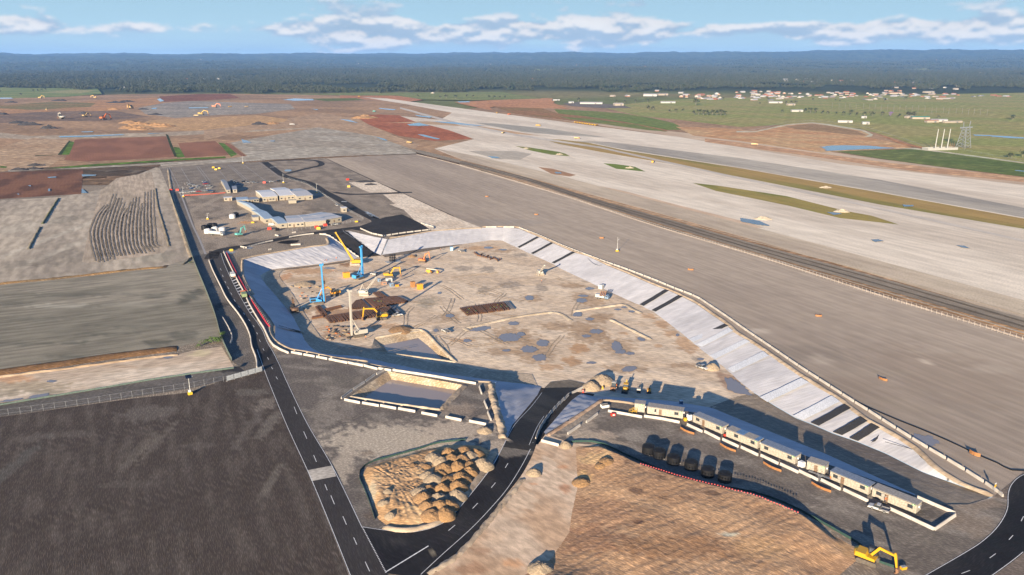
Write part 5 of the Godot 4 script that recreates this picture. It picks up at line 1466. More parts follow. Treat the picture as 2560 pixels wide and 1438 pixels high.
# ---------------------------------------------------------------- barriers, cabins, tanks, lights
var barrier_mesh: ArrayMesh

func concrete() -> StandardMaterial3D:
	return mat("precast_concrete", Color(0.43, 0.395, 0.35), 0.85)

func barrier(a: Vector3, b: Vector3, label: String, group: String, mt: Material = null, tall := 1.0) -> void:
	if barrier_mesh == null:
		var mb := MB.new()
		mb.ext(prof([-0.31, -0.05, 0.31, -0.05, 0.31, 0.09, 0.14, 0.34, 0.1, 0.9, -0.1, 0.9, -0.14, 0.34, -0.31, 0.09]), -0.5, 0.5)
		barrier_mesh = mb.mesh()
	var o := obj("concrete_barrier", barrier_mesh, mt if mt else concrete())
	var d := b - a
	o.transform = Transform3D(Basis(Vector3.UP, yaw_of(d) + PI / 2).scaled_local(Vector3(1, tall, d.length())), (a + b) / 2.0)
	tag(o, label, "barrier", group)

func barrier_row(p: PackedVector3Array, unit: float, gap: float, label: String, group: String, mt: Material = null) -> void:
	var n := maxi(1, roundi(length_of(p) / (unit + gap)))
	var q := even(p, n + 1)
	for i in n:
		var d := (q[i + 1] - q[i])
		var g := d.normalized() * gap / 2.0
		barrier(q[i] + g, q[i + 1] - g, label, group, mt)

func barriers() -> void:
	var pair := func(k: String, a: Array, label: String, group: String, h := 0.0):
		for i in range(0, a.size(), 4):
			barrier(GV(k, a[i], a[i + 1], h), GV(k, a[i + 2], a[i + 3], h), label, group)
	var g := "barriers along the east crest of the excavation"
	barrier_row(smooth_line(W3(V("z", [1297, 570, 1323, 580, 1351, 591, 1416, 619, 1511, 655, 1560, 672, 1636, 701, 1679, 719, 1740, 743, 1769, 761, 1814, 791, 1868, 829, 1927, 869, 1972, 900, 2000, 919, 2060, 958, 2136, 1007, 2170, 1028, 2243, 1075, 2319, 1122, 2372, 1153, 2420, 1182, 2468, 1213, 2508, 1241])), 3.0), 6.0, 0.8,
		"pale concrete barrier with gaps in the long row along the east crest", g)
	barrier_row(line3("c", [1185, 36, 1300, 33, 1400, 34, 1530, 38]), 6.0, 5.0, "pale concrete barrier spaced out along the north crest corner", "barriers on the north crest corner")
	g = "barriers along the south crest of the excavation"
	barrier_row(line3("t", [742, 1160, 870, 1183, 1000, 1207, 1130, 1232, 1270, 1255, 1438, 1285]), 5.2, 0.7, "white concrete barrier with gaps along the south crest of the excavation", g)
	pair.call("d", [205, 158, 325, 182, 340, 182, 468, 208, 480, 208, 600, 238, 608, 232, 725, 252], "white concrete barrier with gaps along the south crest of the excavation", g)
	barrier_row(line3("d", [738, 248, 1100, 302, 1500, 372]), 6.0, 0.05, "white concrete barrier in the unbroken wall behind the yard pond", "barriers behind the yard pond")
	pair.call("d", [297, 518, 440, 548, 460, 548, 612, 575, 625, 572, 770, 600, 790, 600, 945, 628, 1002, 640, 1146, 668, 1222, 678, 1367, 708, 1437, 715, 1592, 746], "concrete barrier set apart in the row below the yard pond", "barriers below the yard pond")
	pair.call("d", [268, 505, 365, 432, 375, 425, 480, 358, 490, 350, 575, 290, 590, 285, 665, 240], "low dark kerb block on the west rim of the yard pond", "kerb blocks on the west rim of the pond")
	pair.call("d", [1530, 395, 1552, 462, 1575, 530, 1603, 598, 1607, 630, 1638, 705], "concrete barrier standing end-on between yard pond and blue-shaded slope", "barriers beside the blue-shaded slope")
	pair.call("d", [2098, 895, 2256, 938], "white concrete barrier at the foot of the ramp beside the silt fence", "")
	barrier_row(mix_y(V("d", [2045, 868, 2090, 760, 2160, 660, 2250, 560, 2345, 475]), [0, -1.2, -2.4, -3.4, -4.5]), 5.0, 0.02, "grey concrete barrier joined in the wall along the ramp road", "barriers walling the ramp road")
	pair.call("d", [2348, 472, 2480, 405], "white concrete barrier at the bottom of the ramp", "", PIT)
	pair.call("e", [475, 650, 592, 562, 285, 768, 412, 680], "white concrete barrier lying slantwise on the cabin yard", "slanting barriers on the cabin yard")
	g = "barriers in front of the cabins"
	pair.call("u", [215, 268, 440, 308, 442, 308, 668, 350, 697, 338, 930, 372, 934, 373, 1168, 420, 1268, 448, 1472, 545, 1500, 540, 1705, 645, 1740, 645, 1955, 745, 1987, 750, 2215, 858, 2250, 860, 2485, 972], "white concrete barrier on the gravel in front of the cabins", g)
	pair.call("f", [330, 535, 480, 605, 485, 592, 640, 668, 665, 665, 826, 745, 850, 745, 1052, 842], "white concrete barrier on the gravel in front of the cabins", g)
	pair.call("f", [1228, 902, 1408, 985, 1410, 986, 1592, 1072, 1596, 1072, 1768, 955], "white concrete barrier closing the end of the cabin row", "barriers closing the cabin row")
	pair.call("f", [1435, 800, 1600, 872, 1603, 873, 1766, 942], "white concrete barrier behind the last cabin above the exit ramp", "barriers behind the last cabin")
	pair.call("f", [2048, 712, 2100, 745, 2102, 746, 2158, 798], "short concrete barrier at the tip of the east crest by the bend", "barriers at the tip of the crest")
	g = "barriers along the main road"
	barrier_row(smooth_line(line3("t", [8, 330, 48, 430, 112, 560, 172, 680, 272, 810, 342, 920, 382, 1020, 392, 1100, 435, 1215, 440, 1300]), 2.0), 6.0, 0.03, "cream concrete barrier in the wall between main road and access lane", g)
	barrier_row(smooth_line(line3("t", [140, 252, 180, 340, 222, 425, 270, 520, 325, 620, 375, 730, 450, 860, 500, 935, 535, 1010, 580, 1090, 650, 1135, 725, 1168]), 2.0), 6.0, 0.03, "cream concrete barrier in the wall between main road and excavation", "barriers between main road and excavation")
	barrier_row(smooth_line(line3("t", [132, 850, 175, 920, 205, 980, 218, 1030, 200, 1080]), 2.0), 5.0, 0.03, "concrete barrier round the sandy bay beside the access lane", "barriers round the sandy bay")
	barrier_row(line3("b", [1440, 52, 1560, 105, 1680, 130]), 5.0, 0.6, "concrete barrier on the west side of the black asphalt pad", "barriers round the black asphalt pad west")
	barrier_row(line3("b", [1690, 130, 1900, 98, 2100, 75, 2210, 60, 2230, 40, 2080, -5]), 5.0, 0.8, "concrete barrier on the near side of the black asphalt pad", "barriers round the black asphalt pad")
	barrier_row(smooth_line(line3("b", [690, 145, 800, 125, 950, 108]), 3.0), 5.0, 0.05, "white concrete barrier beside the road above the lit north-west slope", "barriers above the north-west slope")
	barrier_row(smooth_line(mix_y(V("b", [1010, 112, 1100, 122, 1220, 205, 1340, 298, 1425, 358]), [0, -0.2, -2.2, -4.0, -5.3]), 3.0), 5.0, 0.05, "concrete barrier lining the ramp under the yellow crane boom", "barriers lining the north ramp")
	barrier_row(line3("b", [205, 262, 400, 205, 520, 180]), 6.0, 0.5, "white concrete barrier beside the camp road bend", "barriers beside the camp road bend")
	pair.call("b", [175, 245, 240, 258], "short white barrier standing alone near the yellow box", "")
	pair.call("b", [705, 228, 808, 222], "white barrier lying alone above the lit north-west slope", "")
	pair.call("b", [470, 278, 500, 272, 540, 122, 575, 132, 720, 98, 760, 92], "small white barrier stub near the camp gate", "barrier stubs near the camp gate")
	# red plastic barriers on the excavation side of the main road
	var mb := MB.new()
	mb.ext(prof([-0.3, 0, 0.3, 0, 0.26, 0.2, 0.12, 0.4, 0.1, 0.95, -0.1, 0.95, -0.12, 0.4, -0.26, 0.2]), -0.95, 0.95)
	var red := mat("red_plastic", Color(0.42, 0.035, 0.05), 0.5)
	var rm := mb.mesh()
	for seg in [[165, 262, 215, 370, 265, 465, 325, 575, 345, 610], [352, 640, 375, 665], [388, 690, 430, 755, 480, 830, 530, 905, 558, 935]]:
		var p := smooth_line(line3("t", seg), 1.0)
		var n := int(length_of(p) / 2.6)
		var q := even(p, n + 1)
		for i in n:
			var o := obj("plastic_barrier", rm, red, null, Transform3D(Basis(Vector3.UP, yaw_of(q[i + 1] - q[i]) + PI / 2), (q[i] + q[i + 1]) / 2.0 + Vector3(0, 0.1, 0)))
			tag(o, "red plastic barrier in the line above the west slope", "barrier", "red plastic barriers above the west slope")
	# orange pedestrian screens on apron and cabin yard
	var screen := func(k: String, x0: float, y0: float, x1: float, y1: float, label: String, tall := 1.0):
		var a := GV(k, x0, y0)
		var b := GV(k, x1, y1)
		var t := thing("orange_screen", label, "screen", (a + b) / 2.0, yaw_of(b - a), "orange mesh screens")
		var l := a.distance_to(b)
		var m := MB.new()
		var cols := 6
		for i in cols:
			var u0 := -l / 2 + l * i / cols
			var u1 := -l / 2 + l * (i + 1) / cols
			var s0 := 0.5 * sin(PI * i / cols)
			var s1 := 0.5 * sin(PI * (i + 1) / cols)
			m.bar(Vector3(u0, tall * 0.55, s0), Vector3(u1, tall * 0.55, s1), 0.04, tall * 0.7)
		obj("mesh_panel", m.mesh(), mat("orange_mesh", Color(0.30, 0.13, 0.04), 0.7), t)
		for i in 3:
			var u := -l / 2 + l * i / 2.0
			obj("post", MB.new().bar(Vector3(u, 0, 0.5 * sin(PI * i / 2.0)), Vector3(u, tall, 0.5 * sin(PI * i / 2.0)), 0.06, 0.06).mesh(), mat("dark_steel", Color(0.04, 0.04, 0.04), 0.6), t)
	screen.call("e", 1440, 710, 1585, 775, "curved orange mesh screen on the gravel opposite the cabin gap")
	screen.call("e", 1848, 875, 2012, 955, "orange mesh screen on the gravel below the fourth cabin")
	screen.call("f", 190, 525, 340, 598, "orange mesh screen on the gravel between the tanks and cabins")
	screen.call("f", 585, 690, 748, 768, "orange mesh screen on the gravel below the short cabin")
	screen.call("f", 1880, 440, 1972, 480, "orange mesh screen beside the black pipe on the apron", 1.6)
	for q in [[1300, 560, 1340, 562], [1682, 935, 1735, 955], [530, 280, 565, 282], [0, 88, 22, 90]]:
		screen.call("p", q[0], q[1], q[2], q[3], "low orange mesh screen standing alone on the rolled apron", 1.2)
	for q in [[230, 998, 260, 998], [680, 1163, 715, 1163], [1275, 1378, 1315, 1378]]:
		screen.call("n", q[0], q[1], q[2], q[3], "low orange mesh screen standing alone on the rolled apron", 1.2)

func tanks() -> void:
	var black := mat("black_poly", Color(0.010, 0.010, 0.011), 0.5, 0.0, false)
	black.metallic_specular = 0.25
	var R := 1.86
	var H := 2.35
	var pr := [Vector2(R, 0.0)]
	for i in 14:
		var y := 0.12 + i * (H - 0.2) / 14.0
		pr.append(Vector2(R + 0.025, y))
		pr.append(Vector2(R, y + 0.07))
	pr.append(Vector2(R, H))
	var body := MB.new().lathe(PackedVector2Array(pr), 36).mesh()
	var lid := MB.new().lathe(prof([R, 0, R - 0.05, 0.06, 1.3, 0.22, 0.6, 0.36, 0.01, 0.4]), 36).mesh()
	var rib := MB.new().bar(Vector3(0.5, 0.42, 0), Vector3(R - 0.06, 0.1, 0), 0.09, 0.07).mesh()
	var names := ["black water tank overlapping its neighbour at the end near the silt fence", "second black water tank of the row, touching the end one", "third black water tank of the row on the cabin yard", "fourth black water tank of the row on the cabin yard", "fifth black water tank of the row on the cabin yard", "black water tank at the bunting end of the row"]
	var at := [[750, 845], [893, 900], [1085, 982], [1318, 1052], [1540, 1148], [1768, 1215]]
	for i in 6:
		var t := thing("water_tank", names[i], "water tank", GV("u", at[i][0], at[i][1] - 30), i * 0.7, "black water tanks on the cabin yard")
		obj("tank_body", body, black, t)
		var l := obj("tank_lid", lid, black, t, Transform3D(Basis(), Vector3(0, H, 0)))
		for j in 8:
			obj("lid_rib", rib, black, l, Transform3D(Basis(Vector3.UP, TAU * j / 8.0), Vector3.ZERO))
		obj("hatch", MB.new().cyl(Vector3(0.9, H + 0.25, 0), Vector3(0.9, H + 0.42, 0), 0.28, 0.26, 14).mesh(), black, t)
		obj("strap", MB.new().bar(Vector3(-1.7, H + 0.12, -0.3), Vector3(1.7, H + 0.1, 0.5), 0.05, 0.03).mesh(), mat("grey_strap", Color(0.25, 0.26, 0.27), 0.5), t)
		obj("outlet", MB.new().cyl(Vector3(0, 0.15, R - 0.05), Vector3(0, 0.15, R + 0.15), 0.07, 0.07, 8).mesh(), mat("pipe_white", Color(0.6, 0.6, 0.58), 0.5), t)

# A site cabin: a is its front-left bottom corner, b the front-right one; deep metres behind the front
func cabin(a: Vector3, b: Vector3, deep: float, tall: float, label: String, roof_mat: Material, wins: Array, door: float, sign_at := 0.93, group := "site cabins along the crest") -> Node3D:
	var d := b - a
	var l := d.length()
	var t := thing("site_cabin", label, "cabin", a, yaw_of(d), group)
	var cream := mat("cream_cladding", Color(0.34, 0.30, 0.24), 0.7)
	var trim := mat("dark_trim", Color(0.05, 0.055, 0.06), 0.5)
	var base := 0.38
	var mb := MB.new()
	mb.box(Vector3(l / 2, base + tall / 2, -deep / 2), Vector3(l, tall, deep))
	var n := int(l / 0.42)
	for i in n + 1:   # the ribs of the sheet walls
		mb.box(Vector3(l * i / n, base + tall / 2, 0.012), Vector3(0.05, tall - 0.1, 0.03))
	obj("wall", mb.mesh(), cream, t)
	obj("roof", MB.new().box(Vector3(l / 2, base + tall + 0.06, -deep / 2), Vector3(l + 0.24, 0.1, deep + 0.3)).mesh(), roof_mat, t)
	obj("fascia", MB.new().box(Vector3(l / 2, base + tall - 0.04, 0.10), Vector3(l + 0.26, 0.16, 0.05)).mesh(), trim, t)
	obj("floor_beam", MB.new().box(Vector3(l / 2, base - 0.09, -0.1), Vector3(l, 0.16, 0.2)).mesh(), trim, t)
	for i in 5:
		obj("stump", MB.new().box(Vector3(l * (0.04 + 0.23 * i), base / 2, -0.25), Vector3(0.22, base, 0.3)).mesh(), trim, t)
	for w in wins:
		var f := obj("window", MB.new().box(Vector3(l * w, base + tall * 0.58, 0.03), Vector3(1.35, 1.0, 0.06)).mesh(), trim, t)
		for s in [-1, 1]:
			obj("pane", MB.new().box(Vector3(l * w + s * 0.31, base + tall * 0.58, 0.065), Vector3(0.56, 0.86, 0.02)).mesh(), glass("tinted_glass", Color(0.03, 0.035, 0.04)), f)
	if door > 0.0:
		var f := obj("door", MB.new().box(Vector3(l * door, base + 1.04, 0.03), Vector3(0.92, 2.05, 0.06)).mesh(), mat("door_panel", Color(0.16, 0.10, 0.06), 0.6), t)
		obj("handle", MB.new().box(Vector3(l * door + 0.33, base + 1.0, 0.08), Vector3(0.12, 0.05, 0.05)).mesh(), mat("bare_steel", Color(0.4, 0.4, 0.4), 0.4, 0.8), f)
		obj("open_leaf", MB.new().box(Vector3(l * door - 0.9, base + 1.04, 0.08), Vector3(0.85, 2.0, 0.05)).mesh(), mat("cream_door", Color(0.3, 0.28, 0.24), 0.6), t)
		var s := MB.new()
		s.box(Vector3(l * door, 0.28, 0.55), Vector3(1.1, 0.06, 0.9)).box(Vector3(l * door, 0.13, 0.95), Vector3(1.1, 0.05, 0.3))
		obj("step", s.mesh(), mat("timber", Color(0.25, 0.19, 0.12), 0.8), t)
	if sign_at > 0.0:
		var g := obj("sign", MB.new().box(Vector3(l * sign_at, base + tall * 0.86, 0.04), Vector3(0.8, 0.5, 0.03)).mesh(), mat("sign_green", Color(0.10, 0.33, 0.07), 0.5), t)
		obj("sign_mark", MB.new().box(Vector3(l * sign_at - 0.12, base + tall * 0.86, 0.062), Vector3(0.22, 0.34, 0.01)).box(Vector3(l * sign_at + 0.2, base + tall * 0.83, 0.062), Vector3(0.2, 0.18, 0.01)).mesh(), mat("sign_white", Color(0.6, 0.62, 0.55), 0.5), g)
	var ac := obj("air_conditioner", MB.new().box(Vector3(l + 0.18, base + 1.5, -deep * 0.5), Vector3(0.34, 0.5, 0.7)).mesh(), mat("appliance_white", Color(0.62, 0.62, 0.6), 0.5), t)
	obj("grille", MB.new().box(Vector3(l + 0.36, base + 1.5, -deep * 0.5), Vector3(0.02, 0.4, 0.55)).mesh(), trim, ac)
	return t

func cabins() -> void:
	var grey := mat("roof_zinc", Color(0.27, 0.28, 0.30), 0.5, 0.25)
	var tan_ := mat("roof_dusty", Color(0.29, 0.265, 0.235), 0.7)
	var blue := mat("roof_blue_grey", Color(0.22, 0.25, 0.30), 0.45, 0.25)
	cabin(GV("u", 565, 272), GV("u", 700, 288), 2.6, 2.9, "tall narrow cream cabin with yellow steps at its left", tan_, [], 0.0, 0.72)
	cabin(GV("u", 735, 302), GV("u", 1208, 370), 3.0, 2.5, "long cream cabin next to the tall narrow one", tan_, [0.26, 0.82], 0.37)
	cabin(GV("u", 1345, 412), GV("u", 1735, 578), 3.0, 2.5, "cream cabin with pale zinc roof beside the white water drum", grey, [0.16, 0.85], 0.36)
	cabin(GV("u", 1785, 606), GV("u", 2205, 775), 3.0, 2.5, "cream cabin with a blue patched roof and two windows", tan_, [0.32, 0.84], 0.0)
	cabin(GV("f", 165, 422), GV("f", 450, 538), 3.0, 2.5, "cream cabin with blue-grey roof between patched-roof cabin and short cabin", blue, [0.17, 0.84], 0.0)
	cabin(GV("f", 545, 578), GV("f", 692, 625), 3.0, 2.6, "short cream cabin with stairs and open door", tan_, [], 0.5, 0.9)
	cabin(GV("f", 735, 658), GV("f", 1052, 790), 3.0, 2.5, "cream cabin with slate roof next to the short cabin", blue, [0.14, 0.84], 0.33)
	cabin(GV("f", 1080, 798), GV("f", 1442, 945), 3.0, 2.5, "last cream cabin of the row beside the parked white ute", tan_, [0.15, 0.86], 0.33)
	# blue sheets on the patched roof
	var pr := get_node("site_cabin_003")
	for x in [4.6, 10.4]:
		obj("roof_patch", MB.new().box(Vector3(x, 3.01, -1.5), Vector3(2.6 if x < 5 else 1.4, 0.03, 3.2)).mesh(), mat("roof_patch_blue", Color(0.10, 0.19, 0.33), 0.5), pr)
	# the yellow access stair
	var y := mat("safety_yellow", Color(0.62, 0.36, 0.02), 0.5)
	var p := GV("u", 560, 285)
	var st := thing("access_stair", "yellow steel stair platform beside the tall narrow cabin", "stair", p, yaw_px("u", 500, 270, 610, 285))
	for i in 3:
		obj("tread", MB.new().box(Vector3(-1.5 + i * 0.4, 0.2 + i * 0.22, 0), Vector3(0.4, 0.06, 1.0)).mesh(), y, st)
	obj("platform", MB.new().box(Vector3(0.3, 0.85, 0), Vector3(1.4, 0.07, 1.2)).mesh(), y, st)
	for z in [-0.55, 0.55]:
		var r := MB.new()
		r.bar(Vector3(-1.6, 0.9, z), Vector3(-0.4, 1.8, z), 0.05, 0.05).bar(Vector3(-0.4, 1.8, z), Vector3(1.0, 1.8, z), 0.05, 0.05).bar(Vector3(-0.4, 1.35, z), Vector3(1.0, 1.35, z), 0.05, 0.05)
		for x in [-1.6, -0.4, 1.0]:
			r.bar(Vector3(x, 0, z), Vector3(x, 1.8 if x > -1 else 0.9, z), 0.05, 0.05)
		obj("handrail", r.mesh(), y, st)
	var z2 := mat("galvanised", Color(0.36, 0.38, 0.40), 0.45, 0.6)
	st = thing("access_stair", "grey galvanised stair in front of the short cabin", "stair", GV("f", 650, 640), yaw_px("f", 600, 600, 740, 650))
	for i in 4:
		obj("tread", MB.new().box(Vector3(0.2, 0.75 - i * 0.18, 0.2 + i * 0.35), Vector3(1.1, 0.05, 0.32)).mesh(), z2, st)
	for x in [-0.4, 0.8]:
		obj("handrail", MB.new().bar(Vector3(x, 1.75, 0), Vector3(x, 1.0, 1.5), 0.05, 0.05).bar(Vector3(x, 0, 1.5), Vector3(x, 1.0, 1.5), 0.05, 0.05).bar(Vector3(x, 0, 0), Vector3(x, 1.75, 0), 0.05, 0.05).mesh(), z2, st)
	obj("walkway", MB.new().bar(Vector3(-3.2, 0.8, -0.3), Vector3(3.2, 0.8, -0.3), 0.8, 0.05).mesh(), z2, st)
	# small things between the cabins
	box_thing("water_drum", "white water drum behind the yellow bin between cabins", "drum", GV("u", 1310, 385), 0.4, [["tank", Vector3(0, 1.0, -0.6), Vector3(1.3, 1.9, 1.3), "appliance_white"], ["lid", Vector3(0, 2.0, -0.6), Vector3(0.6, 0.12, 0.6), "dark_trim"], ["stand", Vector3(0, 0.04, -0.6), Vector3(1.5, 0.1, 1.5), "dark_trim"]])
	box_thing("wheelie_bin", "yellow bin between two cabins", "bin", GV("u", 1243, 388), 0.3, [["bin_body", Vector3(0, 0.5, 0), Vector3(0.8, 0.95, 0.8), "safety_yellow"], ["lid", Vector3(0, 1.03, 0), Vector3(0.86, 0.1, 0.9), "safety_yellow"], ["wheel", Vector3(0, 0.12, -0.42), Vector3(0.9, 0.22, 0.12), "dark_trim"]])
	box_thing("water_drum", "white water drum at the left side of the short cabin", "drum", GV("f", 522, 560), 0.5, [["tank", Vector3(0, 0.85, -0.8), Vector3(1.5, 1.6, 1.5), "appliance_white"], ["lid", Vector3(0, 1.7, -0.8), Vector3(1.2, 0.12, 1.2), "appliance_white"], ["stand", Vector3(0, 0.03, -0.8), Vector3(1.6, 0.08, 1.6), "dark_trim"]])
	box_thing("skip_bin", "white skip bin full of brown rubbish near the crest", "skip", GV("u", 170, 205), 0.35, [["bin_body", Vector3(0, 0.45, 0), Vector3(2.6, 0.9, 1.5), "appliance_white"], ["rubbish", Vector3(0, 0.9, 0), Vector3(2.3, 0.16, 1.2), "timber"], ["rim", Vector3(0, 0.93, 0.74), Vector3(2.75, 0.1, 0.1), "appliance_white"], ["rim", Vector3(0, 0.93, -0.74), Vector3(2.75, 0.1, 0.1), "appliance_white"]])
	mat("signal_red", Color(0.52, 0.04, 0.02), 0.5)
	box_thing("spill_kit", "red spill kit drum with white label by the first barrier", "drum", GV("u", 280, 318), 0.2, [["drum_body", Vector3(0, 0.4, 0), Vector3(1.5, 0.8, 0.9), "signal_red"], ["lid", Vector3(0, 0.85, 0), Vector3(1.3, 0.14, 0.8), "signal_red"], ["label_plate", Vector3(0.1, 0.45, 0.47), Vector3(0.7, 0.4, 0.03), "appliance_white"]])
	box_thing("fire_point", "red fire point box between the third and fourth cabin", "box", GV("u", 1770, 605), 0.6, [["cabinet", Vector3(0, 0.5, 0), Vector3(0.6, 0.9, 0.5), "signal_red"], ["roof_lid", Vector3(0, 1.0, 0), Vector3(0.7, 0.1, 0.6), "signal_red"], ["post", Vector3(0, 0.7, -0.3), Vector3(0.08, 1.5, 0.08), "dark_trim"]])
	box_thing("road_drum", "red plastic drum at the bottom of the ramp", "drum", GV("e", 443, 335, PIT), 0.0, [["drum_body", Vector3(0, 0.5, 0), Vector3(0.6, 1.0, 0.6), "signal_red"], ["band", Vector3(0, 0.75, 0), Vector3(0.62, 0.12, 0.62), "appliance_white"], ["lid", Vector3(0, 1.03, 0), Vector3(0.5, 0.08, 0.5), "signal_red"]])
	box_thing("road_drum", "yellow plastic drum beside the parked roller", "drum", GV("e", 643, 300, PIT), 0.0, [["drum_body", Vector3(0, 0.5, 0), Vector3(0.6, 1.0, 0.6), "safety_yellow"], ["band", Vector3(0, 0.75, 0), Vector3(0.62, 0.12, 0.62), "dark_trim"], ["lid", Vector3(0, 1.03, 0), Vector3(0.5, 0.08, 0.5), "safety_yellow"]])
	mat("portaloo_blue", Color(0.03, 0.09, 0.19), 0.5)
	box_thing("portable_toilet", "dark blue portable toilet in shade behind the long cabin", "toilet", GV("e", 1448, 478, PIT), 0.1, [["shell", Vector3(0, 1.1, 0), Vector3(1.1, 2.2, 1.1), "portaloo_blue"], ["roof_cap", Vector3(0, 2.27, 0), Vector3(1.2, 0.16, 1.2), "appliance_white"], ["door", Vector3(0, 1.05, 0.57), Vector3(0.75, 1.9, 0.05), "portaloo_blue"], ["base", Vector3(0, 0.06, 0), Vector3(1.2, 0.12, 1.2), "dark_trim"]])

# A small thing made of a few boxes with softened edges: [part name, centre, size, material name]
func box_thing(called: String, label: String, category: String, at: Vector3, yaw: float, parts: Array, group := "") -> Node3D:
	var t := thing(called, label, category, at, yaw, group)
	for p in parts:
		var s: Vector3 = p[2]
		var c: Vector3 = p[1]
		var e := minf(0.08, minf(s.x, minf(s.y, s.z)) * 0.2)
		var mb := MB.new()
		mb.ext(PackedVector2Array([Vector2(c.x - s.x / 2 + e, c.y - s.y / 2), Vector2(c.x + s.x / 2 - e, c.y - s.y / 2), Vector2(c.x + s.x / 2, c.y - s.y / 2 + e), Vector2(c.x + s.x / 2, c.y + s.y / 2 - e), Vector2(c.x + s.x / 2 - e, c.y + s.y / 2), Vector2(c.x - s.x / 2 + e, c.y + s.y / 2), Vector2(c.x - s.x / 2, c.y + s.y / 2 - e), Vector2(c.x - s.x / 2, c.y - s.y / 2 + e)]), c.z - s.z / 2, c.z + s.z / 2)
		obj(p[0], mb.mesh(), mats[p[3]], t)
	return t


# ---------------------------------------------------------------- plant and vehicles; +x is forward
func limb(pts: Array, th: Array) -> PackedVector2Array:   # outline of a bent arm through the points
	var up := PackedVector2Array()
	var dn := PackedVector2Array()
	for i in pts.size():
		var d: Vector2 = (pts[mini(i + 1, pts.size() - 1)] - pts[maxi(i - 1, 0)]).normalized()
		var n: Vector2 = Vector2(-d.y, d.x) * th[i] / 2.0
		up.append(pts[i] + n)
		dn.append(pts[i] - n)
	dn.reverse()
	up.append_array(dn)
	return up

func track_mesh(l: float, h: float, w: float) -> ArrayMesh:
	var p := PackedVector2Array()
	for i in 9:
		var a := -PI / 2 + PI * i / 8.0
		p.append(Vector2(l / 2 - h / 2 + cos(a) * h / 2, h / 2 + sin(a) * h / 2))
	for i in 9:
		var a := PI / 2 + PI * i / 8.0
		p.append(Vector2(-l / 2 + h / 2 + cos(a) * h / 2, h / 2 + sin(a) * h / 2))
	var mb := MB.new().ext(p, -w / 2, w / 2)
	var n := int(l / 0.35)
	for i in n:   # grousers
		mb.box(Vector3(-l / 2 + h / 2 + (l - h) * i / n, h + 0.015, 0), Vector3(0.06, 0.05, w))
	return mb.mesh()

func undercarriage(t: Node3D, l: float, gap: float, h: float, w: float, tone := "track_steel") -> void:
	var m := mat("track_steel", Color(0.09, 0.075, 0.06), 0.8) if tone == "track_steel" else mat("track_pale", Color(0.33, 0.29, 0.24), 0.8)
	var mesh := track_mesh(l, h, w)
	for s in [-1, 1]:
		obj("track", mesh, m, t, Transform3D(Basis(), Vector3(0, 0, s * gap / 2)))
	obj("chassis", MB.new().box(Vector3(0, h * 0.6, 0), Vector3(l * 0.5, h * 0.5, gap - w)).mesh(), m, t)

